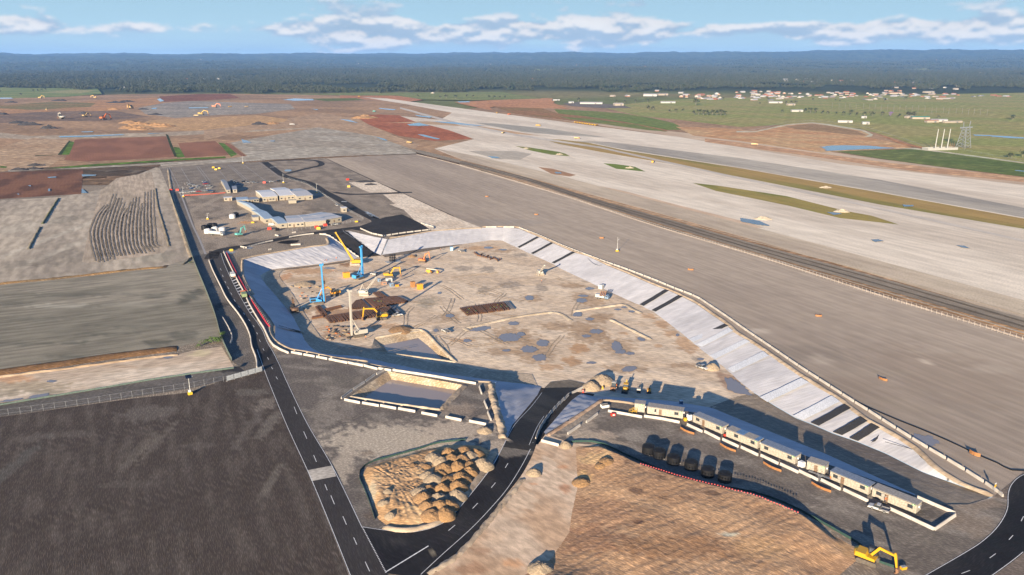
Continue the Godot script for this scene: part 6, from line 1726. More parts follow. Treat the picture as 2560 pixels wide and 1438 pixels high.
# An excavator: joints (x, y) of boom foot, knee, stick joint, bucket joint in its arm plane; turn is the house's own turn on the tracks
func excavator(label: String, at: Vector3, yaw: float, turn: float, paint_: Material, k: float, j: Array, group := "") -> Node3D:
	var t := thing("excavator", label, "excavator", at, yaw, group)
	undercarriage(t, 3.2 * k, 1.9 * k, 0.75 * k, 0.5 * k)
	var T := Transform3D(Basis(Vector3.UP, turn))
	var dark := mat("machine_black", Color(0.02, 0.02, 0.022), 0.5)
	var body := MB.new()
	body.ext(prof([-1.9 * k, 0.95 * k, -1.75 * k, 1.75 * k, -0.3 * k, 1.75 * k, 0.0, 1.45 * k, 1.2 * k, 1.35 * k, 1.25 * k, 0.9 * k]), -1.05 * k, 1.05 * k)
	obj("house", body.mesh(), paint_, t, T)
	obj("counterweight", MB.new().lathe(prof([0.02, 0.95 * k, 1.15 * k, 0.95 * k, 1.2 * k, 1.2 * k, 1.12 * k, 1.7 * k, 0.02, 1.72 * k]), 16).mesh(), paint_, t, T * Transform3D(Basis().scaled(Vector3(0.55, 1, 0.9)), Vector3(-1.6 * k, 0, 0)))
	var cab := obj("cab", MB.new().ext(prof([-0.1 * k, 1.4 * k, -0.1 * k, 2.65 * k, 0.9 * k, 2.65 * k, 1.25 * k, 1.9 * k, 1.25 * k, 1.2 * k]), -1.0 * k, -0.15 * k).mesh(), dark, t, T)
	obj("window", MB.new().ext(prof([0.05 * k, 1.75 * k, 0.05 * k, 2.5 * k, 0.8 * k, 2.5 * k, 1.1 * k, 1.85 * k]), -1.02 * k, -0.13 * k).mesh(), glass("cab_glass", Color(0.05, 0.06, 0.07)), cab)
	obj("slew_ring", MB.new().cyl(Vector3(0, 0.7 * k, 0), Vector3(0, 0.98 * k, 0), 0.55 * k, 0.55 * k, 14).mesh(), dark, t)
	var p: Array = []
	for q in j:
		p.append(q * k)
	obj("boom", MB.new().ext(limb([p[0], p[1], p[2]], [0.42 * k, 0.5 * k, 0.3 * k]), -0.02 * k, 0.36 * k).mesh(), paint_, t, T)
	var dir: Vector2 = (p[3] - p[2]).normalized()
	obj("stick", MB.new().ext(limb([p[2] - dir * 0.5 * k, p[2], p[3]], [0.2 * k, 0.42 * k, 0.22 * k]), 0.02 * k, 0.32 * k).mesh(), paint_, t, T)
	var c: Vector2 = p[3]
	obj("bucket", MB.new().ext(PackedVector2Array([c + Vector2(-0.1, 0.1) * k, c + Vector2(0.35, 0.05) * k, c + Vector2(0.45, -0.45) * k, c + Vector2(0.1, -0.85) * k, c + Vector2(-0.45, -0.9) * k, c + Vector2(0.05, -0.6) * k]), -0.3 * k, 0.65 * k).mesh(), mat("rust_steel", Color(0.20, 0.10, 0.05), 0.8), t, T)
	var cy := MB.new()
	cy.cyl(Vector3(p[0].x + 0.3 * k, p[0].y - 0.2 * k, 0.17 * k), Vector3(p[1].x, p[1].y - 0.1 * k, 0.17 * k), 0.08 * k, 0.06 * k, 8)
	cy.cyl(Vector3(p[1].x, p[1].y + 0.3 * k, 0.17 * k), Vector3(p[2].x - dir.x * 0.4 * k, p[2].y + 0.3 * k, 0.17 * k), 0.08 * k, 0.06 * k, 8)
	obj("hydraulic_ram", cy.mesh(), dark, t, T)
	return t

const REACH := [Vector2(0.5, 1.6), Vector2(2.2, 3.3), Vector2(4.6, 2.6), Vector2(5.0, 0.9)]
const CURL := [Vector2(0.5, 1.6), Vector2(1.8, 3.6), Vector2(3.8, 3.5), Vector2(4.0, 1.2)]
const TALL := [Vector2(0.4, 1.6), Vector2(1.2, 4.0), Vector2(2.9, 4.6), Vector2(3.3, 2.4)]

func wheels(t: Node3D, xs: Array, half: float, r: float, w: float) -> void:
	var key := "wheel%.2f_%.2f" % [r, w]
	if not meshes.has(key):
		meshes[key] = MB.new().cyl(Vector3(0, 0, -w / 2), Vector3(0, 0, w / 2), r, r, 16).mesh()
		meshes[key + "rim"] = MB.new().cyl(Vector3(0, 0, -w / 2 - 0.015), Vector3(0, 0, w / 2 + 0.015), r * 0.58, r * 0.58, 12).mesh()
	for x in xs:
		for s in [-1, 1]:
			var o := obj("wheel", meshes[key], mat("tyre", Color(0.018, 0.018, 0.018), 0.85), t, Transform3D(Basis(), Vector3(x, r, s * half)))
			obj("rim", meshes[key + "rim"], mat("rim_grey", Color(0.22, 0.22, 0.22), 0.5, 0.4), o)

# Cars: kind 0 ute with tray, 1 sedan, 2 wagon, 3 van
func car(label: String, at: Vector3, yaw: float, paint_: Material, kind := 0, group := "", category := "") -> Node3D:
	var t := thing(["pickup_ute", "sedan", "wagon", "van"][kind], label, category if category else ["ute", "car", "car", "van"][kind], at, yaw, group)
	var g := glass("car_glass", Color(0.025, 0.03, 0.035))
	var body := MB.new()
	if kind == 0:
		body.ext(prof([-2.55, 0.45, -2.55, 0.62, 0.0, 0.62, 0.0, 0.98, 1.35, 1.0, 2.4, 0.9, 2.6, 0.75, 2.62, 0.42]), -0.88, 0.88)
		obj("body", body.mesh(), paint_, t)
		var cab := obj("cabin", MB.new().ext(prof([-0.35, 0.95, -0.25, 1.62, 0.65, 1.66, 1.35, 1.0]), -0.78, 0.78).mesh(), g, t)
		obj("roof", MB.new().ext(prof([-0.3, 1.62, 0.62, 1.66, 0.55, 1.72, -0.22, 1.7]), -0.76, 0.76).mesh(), paint_, cab)
		obj("tray", MB.new().box(Vector3(-1.55, 0.72, 0), Vector3(2.1, 0.12, 1.8)).box(Vector3(-1.55, 0.9, 0.88), Vector3(2.1, 0.3, 0.05)).box(Vector3(-1.55, 0.9, -0.88), Vector3(2.1, 0.3, 0.05)).box(Vector3(-2.58, 0.9, 0), Vector3(0.05, 0.3, 1.8)).box(Vector3(-0.52, 1.15, 0), Vector3(0.06, 0.8, 1.7)).mesh(), mat("tray_grey", Color(0.16, 0.16, 0.17), 0.6, 0.3), t)
	else:
		var top: PackedVector2Array = [prof([]), prof([-1.6, 0.9, -0.9, 1.38, 0.5, 1.42, 1.3, 0.92]), prof([-2.25, 0.95, -2.0, 1.62, 0.4, 1.68, 1.25, 1.0]), prof([-2.4, 0.95, -2.35, 1.95, 1.0, 2.0, 1.9, 1.05])][kind]
		body.ext(prof([-2.35, 0.35, -2.38, 0.85, -1.7, 0.95, 1.2, 0.98, 2.2, 0.85, 2.38, 0.6, 2.35, 0.35]), -0.86, 0.86)
		obj("body", body.mesh(), paint_, t)
		var cab := obj("cabin", MB.new().ext(top, -0.76, 0.76).mesh(), g if kind < 3 else paint_, t)
		var a := top[1]
		var b := top[2]
		obj("roof", MB.new().ext(PackedVector2Array([a - Vector2(0.05, 0.03), b + Vector2(0.05, -0.03), b + Vector2(-0.1, 0.04), a + Vector2(0.1, 0.04)]), -0.74, 0.74).mesh(), paint_, cab)
	for s in [-1, 1]:
		obj("headlight", MB.new().box(Vector3(2.42 if kind == 0 else 2.2, 0.72, s * 0.62), Vector3(0.32, 0.14, 0.3)).mesh(), mat("lamp_clear", Color(0.5, 0.5, 0.48), 0.2), t)
		obj("tail_light", MB.new().box(Vector3(-2.6 if kind == 0 else -2.37, 0.75, s * 0.7), Vector3(0.06, 0.2, 0.16)).mesh(), mat("lamp_red", Color(0.3, 0.01, 0.01), 0.3), t)
	wheels(t, [-1.45, 1.5], 0.78, 0.37, 0.24)
	return t

func white_paint() -> StandardMaterial3D:
	return mat("vehicle_white", Color(0.36, 0.355, 0.345), 0.35, 0.0, false)

func light_tower(label: String, at: Vector3, tall := 9.0, solar := false, yaw := 0.5) -> void:
	var t := thing("light_tower", label, "light tower", at, yaw, "light towers")
	var y := mat("tower_yellow", Color(0.55, 0.36, 0.02), 0.5)
	obj("base_block", MB.new().box(Vector3(0, 0.45, 0), Vector3(1.5, 0.9, 1.2)).box(Vector3(0, 0.95, 0), Vector3(1.3, 0.1, 1.0)).mesh(), y, t)
	obj("power_box", MB.new().box(Vector3(-0.1, 1.35, 0), Vector3(0.8, 0.7, 0.7)).mesh(), mat("appliance_white", Color(0.62, 0.62, 0.6), 0.5), t)
	obj("mast", MB.new().cyl(Vector3(0.1, 0.9, 0), Vector3(0.1, tall, 0), 0.12, 0.07, 8).mesh(), mat("mast_white", Color(0.5, 0.5, 0.48), 0.4), t)
	if solar:
		obj("solar_panel", MB.new().box(Vector3(0.1, tall + 0.1, 0), Vector3(1.9, 0.07, 1.9), Basis(Vector3.RIGHT, 0.35)).mesh(), mat("solar_black", Color(0.008, 0.012, 0.02), 0.25), t)
	var h := tall * 0.8 if not solar else tall - 0.6
	obj("lamp_arm", MB.new().bar(Vector3(0.1, h, 0), Vector3(0.9, h + 0.35, 0), 0.08, 0.08).mesh(), mat("mast_white", Color(0.5, 0.5, 0.48), 0.4), t)
	obj("lamp_head", MB.new().box(Vector3(1.05, h + 0.42, 0), Vector3(0.8, 0.14, 0.34), Basis(Vector3.BACK, 0.25)).mesh(), mat("lamp_clear", Color(0.5, 0.5, 0.48), 0.2), t)

func rig(label: String, at: Vector3, yaw: float, paint_: Material, tall: float, pole := true) -> void:
	var t := thing("piling_rig", label, "piling rig", at, yaw, "")
	undercarriage(t, 5.0, 3.2, 1.1, 0.8)
	obj("house", MB.new().ext(prof([-4.2, 1.2, -4.2, 3.0, -0.6, 3.0, 0.6, 2.2, 1.6, 2.0, 1.6, 1.2]), -1.5, 1.5).mesh(), paint_, t)
	obj("engine_grille", MB.new().box(Vector3(-2.6, 2.1, 1.52), Vector3(2.6, 1.2, 0.05)).box(Vector3(-2.6, 3.03, 0), Vector3(2.4, 0.08, 2.2)).mesh(), mat("machine_black", Color(0.02, 0.02, 0.022), 0.5), t)
	var cab := obj("cab", MB.new().ext(prof([0.3, 1.5, 0.3, 3.2, 1.5, 3.2, 1.9, 2.2, 1.8, 1.5]), -1.6, -0.6).mesh(), paint_, t)
	obj("window", MB.new().ext(prof([0.5, 2.1, 0.5, 3.05, 1.4, 3.05, 1.75, 2.2]), -1.63, -0.57).mesh(), glass("cab_glass", Color(0.05, 0.06, 0.07)), cab)
	var m := MB.new()
	for z in [-0.42, 0.42]:
		m.bar(Vector3(2.9, 0.8, z), Vector3(2.7, tall, z), 0.34, 0.34)
	m.bar(Vector3(2.75, 0.9, 0), Vector3(2.55, tall - 0.4, 0), 0.95, 0.8)
	for i in int(tall / 1.1):
		m.bar(Vector3(2.85, 1.2 + i * 1.1, -0.42), Vector3(2.85, 1.75 + i * 1.1, 0.42), 0.1, 0.1)
	obj("mast", m.mesh(), paint_, t)
	obj("mast_head", MB.new().box(Vector3(2.5, tall + 0.2, 0), Vector3(1.8, 0.9, 1.1)).cyl(Vector3(3.3, tall + 0.6, -0.4), Vector3(3.3, tall + 0.6, 0.4), 0.45, 0.45, 12).mesh(), paint_, t)
	for z in [-0.9, 0.9]:
		obj("back_strut", MB.new().cyl(Vector3(-0.6, 2.6, z), Vector3(2.5, tall * 0.42, z * 0.4), 0.16, 0.12, 8).mesh(), paint_, t)
	if pole:
		obj("drill_string", MB.new().cyl(Vector3(3.5, 0.3, 0), Vector3(3.4, tall * 0.72, 0), 0.22, 0.22, 10).mesh(), mat("rust_steel", Color(0.20, 0.10, 0.05), 0.8), t)
		obj("rotary_head", MB.new().box(Vector3(3.35, tall * 0.55, 0), Vector3(1.1, 1.5, 1.1)).mesh(), mat("machine_black", Color(0.02, 0.02, 0.022), 0.5), t)

# A crawler crane whose boom runs to `tip` (in its own axes)
func crane(label: String, at: Vector3, yaw: float, paint_: Material, tip: Vector3, lattice: bool, k := 1.0) -> void:
	var t := thing("crawler_crane", label, "crane", at, yaw, "")
	undercarriage(t, 5.2 * k, 3.4 * k, 1.0 * k, 0.8 * k, "track_pale")
	obj("house", MB.new().ext(prof([-3.0 * k, 1.2 * k, -3.2 * k, 2.7 * k, -0.5 * k, 2.9 * k, 1.4 * k, 2.4 * k, 1.6 * k, 1.2 * k]), -1.5 * k, 1.5 * k).mesh(), paint_, t)
	obj("counterweight", MB.new().box(Vector3(-3.4 * k, 1.9 * k, 0), Vector3(1.0 * k, 1.3 * k, 3.2 * k)).mesh(), mat("machine_grey", Color(0.12, 0.12, 0.12), 0.6), t)
	var cab := obj("cab", MB.new().ext(prof([0.6 * k, 1.3 * k, 0.6 * k, 3.0 * k, 1.8 * k, 3.0 * k, 2.2 * k, 2.0 * k, 2.1 * k, 1.3 * k]), 0.7 * k, 1.7 * k).mesh(), paint_, t)
	obj("window", MB.new().ext(prof([0.8 * k, 2.0 * k, 0.8 * k, 2.85 * k, 1.7 * k, 2.85 * k, 2.05 * k, 2.0 * k]), 0.68 * k, 1.72 * k).mesh(), glass("cab_glass", Color(0.05, 0.06, 0.07)), cab)
	var foot := Vector3(0.6 * k, 2.2 * k, 0)
	var d := (tip - foot)
	var side := Vector3(0, 0, 1)
	var up := side.cross(d.normalized())
	var b := MB.new()
	if lattice:
		var w := 0.42 * k
		for s in [[-1, -1], [-1, 1], [1, -1], [1, 1]]:
			b.bar(foot + side * s[0] * w + up * s[1] * w, tip + side * s[0] * w * 0.4 + up * s[1] * w * 0.4, 0.11, 0.11)
		var n := int(d.length() / 0.9)
		for i in n:
			var p0 := foot + d * float(i) / n
			var p1 := foot + d * float(i + 1) / n
			var e := 1 if i % 2 else -1
			for s in [-1, 1]:
				b.bar(p0 + side * s * w + up * e * w, p1 + side * s * w - up * e * w, 0.07, 0.07)
				b.bar(p0 + up * s * w + side * e * w, p1 + up * s * w - side * e * w, 0.07, 0.07)
	else:
		b.bar(foot, foot + d * 0.5, 1.0 * k, 1.0 * k).bar(foot + d * 0.45, foot + d * 0.78, 0.78 * k, 0.78 * k).bar(foot + d * 0.75, tip, 0.58 * k, 0.58 * k)
		b.box(tip + Vector3(0, 0.1, 0), Vector3(1.0, 0.7, 0.8))
	obj("boom", b.mesh(), paint_, t)
	if lattice:
		obj("gantry", MB.new().bar(Vector3(-2.4 * k, 2.6 * k, 0.6), Vector3(-1.0 * k, 6.0 * k, 0.3), 0.14, 0.14).bar(Vector3(-2.4 * k, 2.6 * k, -0.6), Vector3(-1.0 * k, 6.0 * k, -0.3), 0.14, 0.14).bar(Vector3(0.2, 2.6 * k, 0.5), Vector3(-1.0 * k, 6.0 * k, 0.3), 0.12, 0.12).mesh(), paint_, t)
		obj("pendant", MB.new().bar(Vector3(-1.0 * k, 6.0 * k, 0), tip, 0.05, 0.05).mesh(), mat("machine_grey", Color(0.12, 0.12, 0.12), 0.6), t)
	else:
		obj("luffing_ram", MB.new().cyl(Vector3(1.3 * k, 1.8 * k, 0), foot + d * 0.32 - up * 0.4, 0.2 * k, 0.15 * k, 10).mesh(), mat("machine_grey", Color(0.12, 0.12, 0.12), 0.6), t)
	obj("hoist_rope", MB.new().bar(tip, tip - Vector3(-0.2, minf(6.0, tip.y * 0.4), 0), 0.05, 0.05).mesh(), mat("machine_grey", Color(0.12, 0.12, 0.12), 0.6), t)

func truck(label: String, at: Vector3, yaw: float, cab_paint: Material, bed_paint: Material, l := 6.5, tank := false) -> void:
	var t := thing("truck", label, "truck", at, yaw, "")
	var cab := obj("cab", MB.new().ext(prof([l / 2 - 1.9, 0.6, l / 2 - 1.9, 2.5, l / 2 - 0.5, 2.5, l / 2, 1.5, l / 2, 0.6]), -1.1, 1.1).mesh(), cab_paint, t)
	obj("window", MB.new().ext(prof([l / 2 - 1.5, 1.55, l / 2 - 1.5, 2.3, l / 2 - 0.55, 2.3, l / 2 - 0.15, 1.55]), -1.12, 1.12).mesh(), glass("cab_glass", Color(0.05, 0.06, 0.07)), cab)
	obj("chassis", MB.new().box(Vector3(-0.4, 0.75, 0), Vector3(l - 0.6, 0.3, 1.2)).mesh(), mat("machine_black", Color(0.02, 0.02, 0.022), 0.5), t)
	if tank:
		obj("bed", MB.new().cyl(Vector3(-l / 2, 1.85, 0), Vector3(l / 2 - 2.2, 1.85, 0), 1.15, 1.15, 16).mesh(), bed_paint, t)
	else:
		obj("bed", MB.new().box(Vector3(-1.1, 1.7, 0), Vector3(l - 2.3, 1.5, 2.3)).mesh(), bed_paint, t)
	wheels(t, [-l / 2 + 0.9, -l / 2 + 2.1, l / 2 - 1.1], 0.95, 0.5, 0.35)

func machines() -> void:
	var yellow := mat("machine_yellow", Color(0.42, 0.23, 0.008), 0.45, 0.0, false)
	var orange := mat("machine_orange", Color(0.55, 0.12, 0.02), 0.45, 0.0, false)
	var blue := mat("machine_blue", Color(0.04, 0.22, 0.46), 0.45, 0.0, false)
	var cream := mat("machine_cream", Color(0.34, 0.315, 0.27), 0.45, 0.0, false)
	var green := mat("machine_green", Color(0.10, 0.34, 0.30), 0.5, 0.0, false)
	var D := PIT
	# the excavator in the lower right corner, with its yellow bin
	excavator("yellow excavator digging at the corner of the spoil mound", GV("f", 1048, 1325), yaw_px("f", 1048, 1325, 1262, 1405), 0.0, yellow, 1.42, [Vector2(0.5, 1.6), Vector2(1.6, 3.3), Vector2(4.0, 2.9), Vector2(4.4, 0.85)])
	box_thing("tool_bin", "bright yellow bin with grey lid beside the digging excavator", "bin", GV("f", 1340, 1390), 0.3, [["bin_body", Vector3(0, 0.35, 0), Vector3(1.4, 0.7, 0.8), "machine_yellow"], ["lid", Vector3(0, 0.78, 0), Vector3(1.2, 0.12, 0.7), "grey_strap"], ["lip", Vector3(0, 0.68, 0.42), Vector3(1.5, 0.08, 0.08), "machine_yellow"]])
	car("white ute with open tray parked before the last cabin", GV("f", 1140, 905), yaw_px("f", 1220, 925, 1060, 875), white_paint(), 0)
	# cranes and rigs on the piling floor
	rig("tall blue piling rig with drill string on the piling floor", GV("b", 1000, 838, D), yaw_px("b", 960, 830, 1080, 820, D), blue, 19.5)
	rig("tall blue piling rig beside the yellow crane", GV("b", 1432, 580, D), yaw_px("b", 1400, 585, 1480, 560, D), blue, 17.6, false)
	var p := G(887, 662, D)
	var v := G(839, 582, D + 20.0) - p
	crane("yellow crawler crane with raised telescopic boom by the north ramp", p, yaw_of(v), yellow, Vector3(Vector2(v.x, v.z).length(), 20.0, 0), false, 1.15)
	p = GV("b", 1490, 752, D)
	v = GV("b", 1612, 560, D + 10.0) - p
	crane("white crawler crane with lattice boom beside the rusty beams", p, yaw_of(v), cream, Vector3(Vector2(v.x, v.z).length(), 10.0, 0), true)
	rig("white piling rig with tall mast beside the rubble at the pit corner", GV("b", 1415, 1185, D), yaw_px("b", 1440, 1180, 1385, 1190, D), cream, 21.0, false)
	p = G(1351, 687, D)
	v = G(1361, 664, D + 8.0) - p
	crane("white crawler crane with short telescopic boom on the open floor", p, yaw_of(v), cream, Vector3(Vector2(v.x, v.z).length(), 8.0, 0), false, 0.9)
	excavator("yellow excavator with bent boom between crane and boom lift", GV("b", 1750, 565, D), yaw_px("b", 1710, 565, 1850, 560, D), 0.0, yellow, 1.55, CURL)
	excavator("orange excavator behind the tall blue rig", GV("b", 1170, 755, D), yaw_px("b", 1210, 745, 1080, 760, D), 0.1, mat("machine_amber", Color(0.55, 0.24, 0.02), 0.45, 0.0, false), 1.5, REACH)
	excavator("yellow excavator reaching over the rusty beams", GV("b", 1660, 1005, D), yaw_px("b", 1700, 990, 1540, 1005, D), 0.0, yellow, 1.6, [Vector2(0.5, 1.6), Vector2(2.0, 3.4), Vector2(4.9, 3.6), Vector2(5.3, 1.0)])
	excavator("orange excavator with raised arm near the black cage", GV("b", 2105, 405, D), yaw_px("b", 2070, 400, 2150, 405, D), 0.1, orange, 1.3, TALL)
	excavator("dark loader excavator in shade at the foot of the west slope", GV("b", 745, 930, D), 2.0, 0.0, mat("machine_brown", Color(0.12, 0.07, 0.04), 0.6), 1.5, CURL)
	excavator("pale green excavator on the sandy camp yard", GV("a", 965, 930), yaw_px("a", 940, 930, 1000, 920), 0.0, green, 1.35, TALL)
	var lift := thing("boom_lift", "white and orange boom lift with folded arm on the open floor", "boom lift", GV("b", 2170, 520, D), yaw_px("b", 2130, 510, 2260, 520, D))
	obj("chassis", MB.new().box(Vector3(0, 0.8, 0), Vector3(3.4, 0.7, 1.9)).mesh(), mat("machine_amber", Color(0.55, 0.24, 0.02), 0.45), lift)
	wheels(lift, [-1.2, 1.2], 1.0, 0.5, 0.4)
	obj("turret", MB.new().box(Vector3(-0.3, 1.6, 0), Vector3(2.6, 0.9, 1.8)).mesh(), mat("machine_amber", Color(0.55, 0.24, 0.02), 0.45), lift)
	obj("arm", MB.new().bar(Vector3(-1.6, 2.6, 0), Vector3(4.6, 2.3, 0), 0.5, 0.5).mesh(), cream, lift)
	obj("basket", MB.new().box(Vector3(5.4, 1.2, 0), Vector3(1.1, 1.0, 2.0)).bar(Vector3(4.6, 2.3, 0), Vector3(5.3, 1.6, 0), 0.3, 0.3).mesh(), mat("machine_amber", Color(0.55, 0.24, 0.02), 0.45), lift)
	# plant parked in the shade of the cabins
	var rl := thing("road_roller", "dusty road roller parked in the cabins' shade", "roller", GV("e", 760, 300, D), yaw_px("e", 770, 270, 740, 320, D))
	obj("drum", MB.new().cyl(Vector3(1.6, 0.75, -1.0), Vector3(1.6, 0.75, 1.0), 0.75, 0.75, 20).mesh(), mat("rust_steel", Color(0.20, 0.10, 0.05), 0.8), rl)
	obj("drum_frame", MB.new().box(Vector3(1.6, 0.85, 1.12), Vector3(1.9, 0.3, 0.16)).box(Vector3(1.6, 0.85, -1.12), Vector3(1.9, 0.3, 0.16)).box(Vector3(0.55, 0.95, 0), Vector3(0.3, 0.5, 2.3)).mesh(), cream, rl)
	obj("engine_hood", MB.new().ext(prof([-2.6, 0.7, -2.6, 1.5, -0.8, 1.7, -0.8, 0.7]), -0.8, 0.8).mesh(), orange, rl)
	obj("cab", MB.new().box(Vector3(-0.2, 1.9, 0), Vector3(1.3, 1.6, 1.4)).mesh(), glass("cab_glass", Color(0.05, 0.06, 0.07)), rl)
	obj("cab_roof", MB.new().box(Vector3(-0.2, 2.78, 0), Vector3(1.6, 0.14, 1.7)).mesh(), cream, rl)
	wheels(rl, [-1.6], 0.95, 0.75, 0.5)
	var ld := thing("backhoe_loader", "yellow backhoe loader with wide bucket parked in the cabins' shade", "loader", GV("e", 880, 315, D), yaw_px("e", 890, 290, 870, 340, D))
	obj("bonnet", MB.new().ext(prof([0.2, 0.9, 0.2, 1.7, 1.6, 1.55, 1.7, 0.8]), -0.55, 0.55).mesh(), yellow, ld)
	obj("cab", MB.new().ext(prof([-1.2, 0.8, -1.2, 2.6, 0.2, 2.6, 0.4, 1.6, 0.4, 0.8]), -0.8, 0.8).mesh(), glass("cab_glass", Color(0.05, 0.06, 0.07)), ld)
	obj("cab_roof", MB.new().box(Vector3(-0.5, 2.68, 0), Vector3(1.7, 0.16, 1.8)).mesh(), yellow, ld)
	obj("bucket", MB.new().ext(prof([2.6, 0.05, 3.3, 0.05, 3.2, 0.25, 2.8, 0.4, 2.75, 0.95, 2.6, 0.95]), -1.2, 1.2).mesh(), mat("machine_black", Color(0.02, 0.02, 0.022), 0.5), ld)
	for s in [-1, 1]:
		obj("loader_arm", MB.new().bar(Vector3(0.2, 1.5, s * 0.75), Vector3(2.7, 0.5, s * 0.75), 0.16, 0.26).mesh(), yellow, ld)
	obj("dipper", MB.new().ext(limb([Vector2(-1.4, 0.9), Vector2(-1.9, 2.6), Vector2(-1.7, 3.5), Vector2(-2.4, 2.4)], [0.3, 0.34, 0.3, 0.22]), -0.18, 0.18).mesh(), yellow, ld)
	wheels(ld, [-0.9], 1.0, 0.75, 0.45)
	wheels(ld, [1.2], 0.9, 0.5, 0.35)
	for q in [[1015, 325, "dull grey compact roller with roll bar parked third in the shade", cream], [1120, 335, "compact roller with an orange hood parked last in the shade", mat("machine_amber", Color(0.55, 0.24, 0.02), 0.45)]]:
		var t := thing("compact_roller", q[2], "roller", GV("e", q[0], q[1], D), yaw_px("e", 1015, 300, 1008, 345, D), "")
		for x in [-0.95, 0.95]:
			obj("drum", MB.new().cyl(Vector3(x, 0.5, -0.75), Vector3(x, 0.5, 0.75), 0.5, 0.5, 16).mesh(), mat("machine_black", Color(0.02, 0.02, 0.022), 0.5), t)
		obj("hood", MB.new().ext(prof([-1.2, 0.9, -1.1, 1.35, 1.0, 1.35, 1.3, 0.9]), -0.7, 0.7).mesh(), q[3], t)
		obj("seat", MB.new().box(Vector3(-0.3, 1.5, 0), Vector3(0.5, 0.5, 0.6)).mesh(), mat("machine_black", Color(0.02, 0.02, 0.022), 0.5), t)
		obj("roll_bar", MB.new().bar(Vector3(-0.7, 1.3, -0.6), Vector3(-0.7, 2.7, -0.5), 0.07, 0.07).bar(Vector3(-0.7, 1.3, 0.6), Vector3(-0.7, 2.7, 0.5), 0.07, 0.07).bar(Vector3(-0.7, 2.7, -0.5), Vector3(-0.7, 2.7, 0.5), 0.07, 0.07).mesh(), mat("machine_black", Color(0.02, 0.02, 0.022), 0.5), t)
	# utes about the floor
	car("white ute facing the sand heap near the east slope", GV("e", 1665, 88, D), yaw_px("e", 1610, 70, 1710, 105, D), white_paint(), 0)
	car("white ute parked at the end of the rusty beams", GV("b", 1830, 972, D), yaw_px("b", 1780, 980, 1880, 970, D), white_paint(), 0)
	car("white ute alone on sand above the pit pond", GV("b", 2350, 1145, D), yaw_px("b", 2390, 1160, 2320, 1130, D), white_paint(), 0)
	car("white ute near the portable toilet at the north slope", GV("c", 985, 272, D), yaw_px("c", 1010, 280, 960, 262, D), white_paint(), 0)
	car("white wagon between the lattice crane and the bent excavator", GV("b", 1590, 538, D), yaw_px("b", 1620, 540, 1565, 535, D), white_paint(), 2)
	# boxes, cages and stores
	for q in [["b", 1295, 565, "yellow steel box between the blue rigs", "machine_amber", 3.4, 2.9, 2.6], ["b", 1998, 668, "brown steel box at the end of the stacked plates", "rust_box", 2.2, 3.0, 2.2], ["b", 2072, 690, "ochre steel box before the stacked plates", "machine_amber", 2.8, 2.9, 2.2], ["b", 1830, 662, "small orange tool box near the generators", "machine_amber", 1.8, 1.0, 1.2]]:
		mat("rust_box", Color(0.32, 0.15, 0.05), 0.8)
		box_thing("steel_box", q[3], "container", GV(q[0], q[1], q[2], D), 0.5, [["shell", Vector3(0, q[6] / 2, 0), Vector3(q[5], q[6], q[7]), q[4]], ["lid", Vector3(0, q[6] + 0.05, 0), Vector3(q[5] + 0.1, 0.1, q[7] + 0.1), q[4]], ["door", Vector3(0, q[6] / 2, q[7] / 2 + 0.03), Vector3(q[5] * 0.6, q[6] * 0.8, 0.05), q[4]], ["skid", Vector3(0, 0.02, 0), Vector3(q[5] + 0.2, 0.1, q[7] * 0.5), "machine_black"]])
	mat("gen_white", Color(0.48, 0.48, 0.46), 0.5)
	mat("gen_blue", Color(0.16, 0.24, 0.34), 0.5)
	for q in [["b", 1745, 610, "white generator among the stores beside the excavator", "gen_white", 3.4, 1.9], ["b", 1770, 660, "blue-grey tank unit among the stores", "gen_blue", 2.0, 1.8], ["b", 1690, 640, "pinkish stores crate stacked near the white generator", "rust_pale", 3.0, 1.4], ["b", 1640, 608, "pale blue cube tank near the white wagon", "gen_blue", 1.6, 1.5]]:
		mat("rust_pale", Color(0.36, 0.20, 0.13), 0.8)
		box_thing("site_store", q[3], "store", GV(q[0], q[1], q[2], D), 0.35, [["casing", Vector3(0, q[6] / 2, 0), Vector3(q[5], q[6], 1.7), q[4]], ["cover", Vector3(0, q[6] + 0.05, 0), Vector3(q[5] * 0.9, 0.12, 1.5), q[4]], ["side_panel", Vector3(0.2, q[6] * 0.5, 0.87), Vector3(q[5] * 0.5, q[6] * 0.6, 0.04), "machine_grey"]])
	mat("portaloo_sky", Color(0.20, 0.38, 0.52), 0.5)
	box_thing("portable_toilet", "pale blue portable toilet at the foot of the north slope", "toilet", GV("c", 888, 258, D), 0.2, [["shell", Vector3(0, 1.15, 0), Vector3(1.9, 2.3, 1.6), "portaloo_sky"], ["roof_cap", Vector3(0, 2.37, 0), Vector3(2.0, 0.16, 1.7), "portaloo_sky"], ["door", Vector3(0, 1.05, 0.82), Vector3(0.85, 1.9, 0.05), "gen_white"]])
	box_thing("site_store", "white cube store at the foot of the east slope", "store", GV("c", 2340, 628, D), 0.9, [["casing", Vector3(0, 1.1, 0), Vector3(2.4, 2.2, 2.2), "gen_white"], ["cover", Vector3(0, 2.25, 0), Vector3(2.5, 0.14, 2.3), "gen_white"], ["door", Vector3(0, 1.0, 1.12), Vector3(0.9, 1.8, 0.04), "machine_grey"]])
	truck("white flatbed truck with rusty pipes standing on it", GV("c", 2350, 728, D), yaw_px("c", 2310, 725, 2420, 740, D), mat("gen_blue", Color(0.16, 0.24, 0.34), 0.5), white_paint(), 7.0)
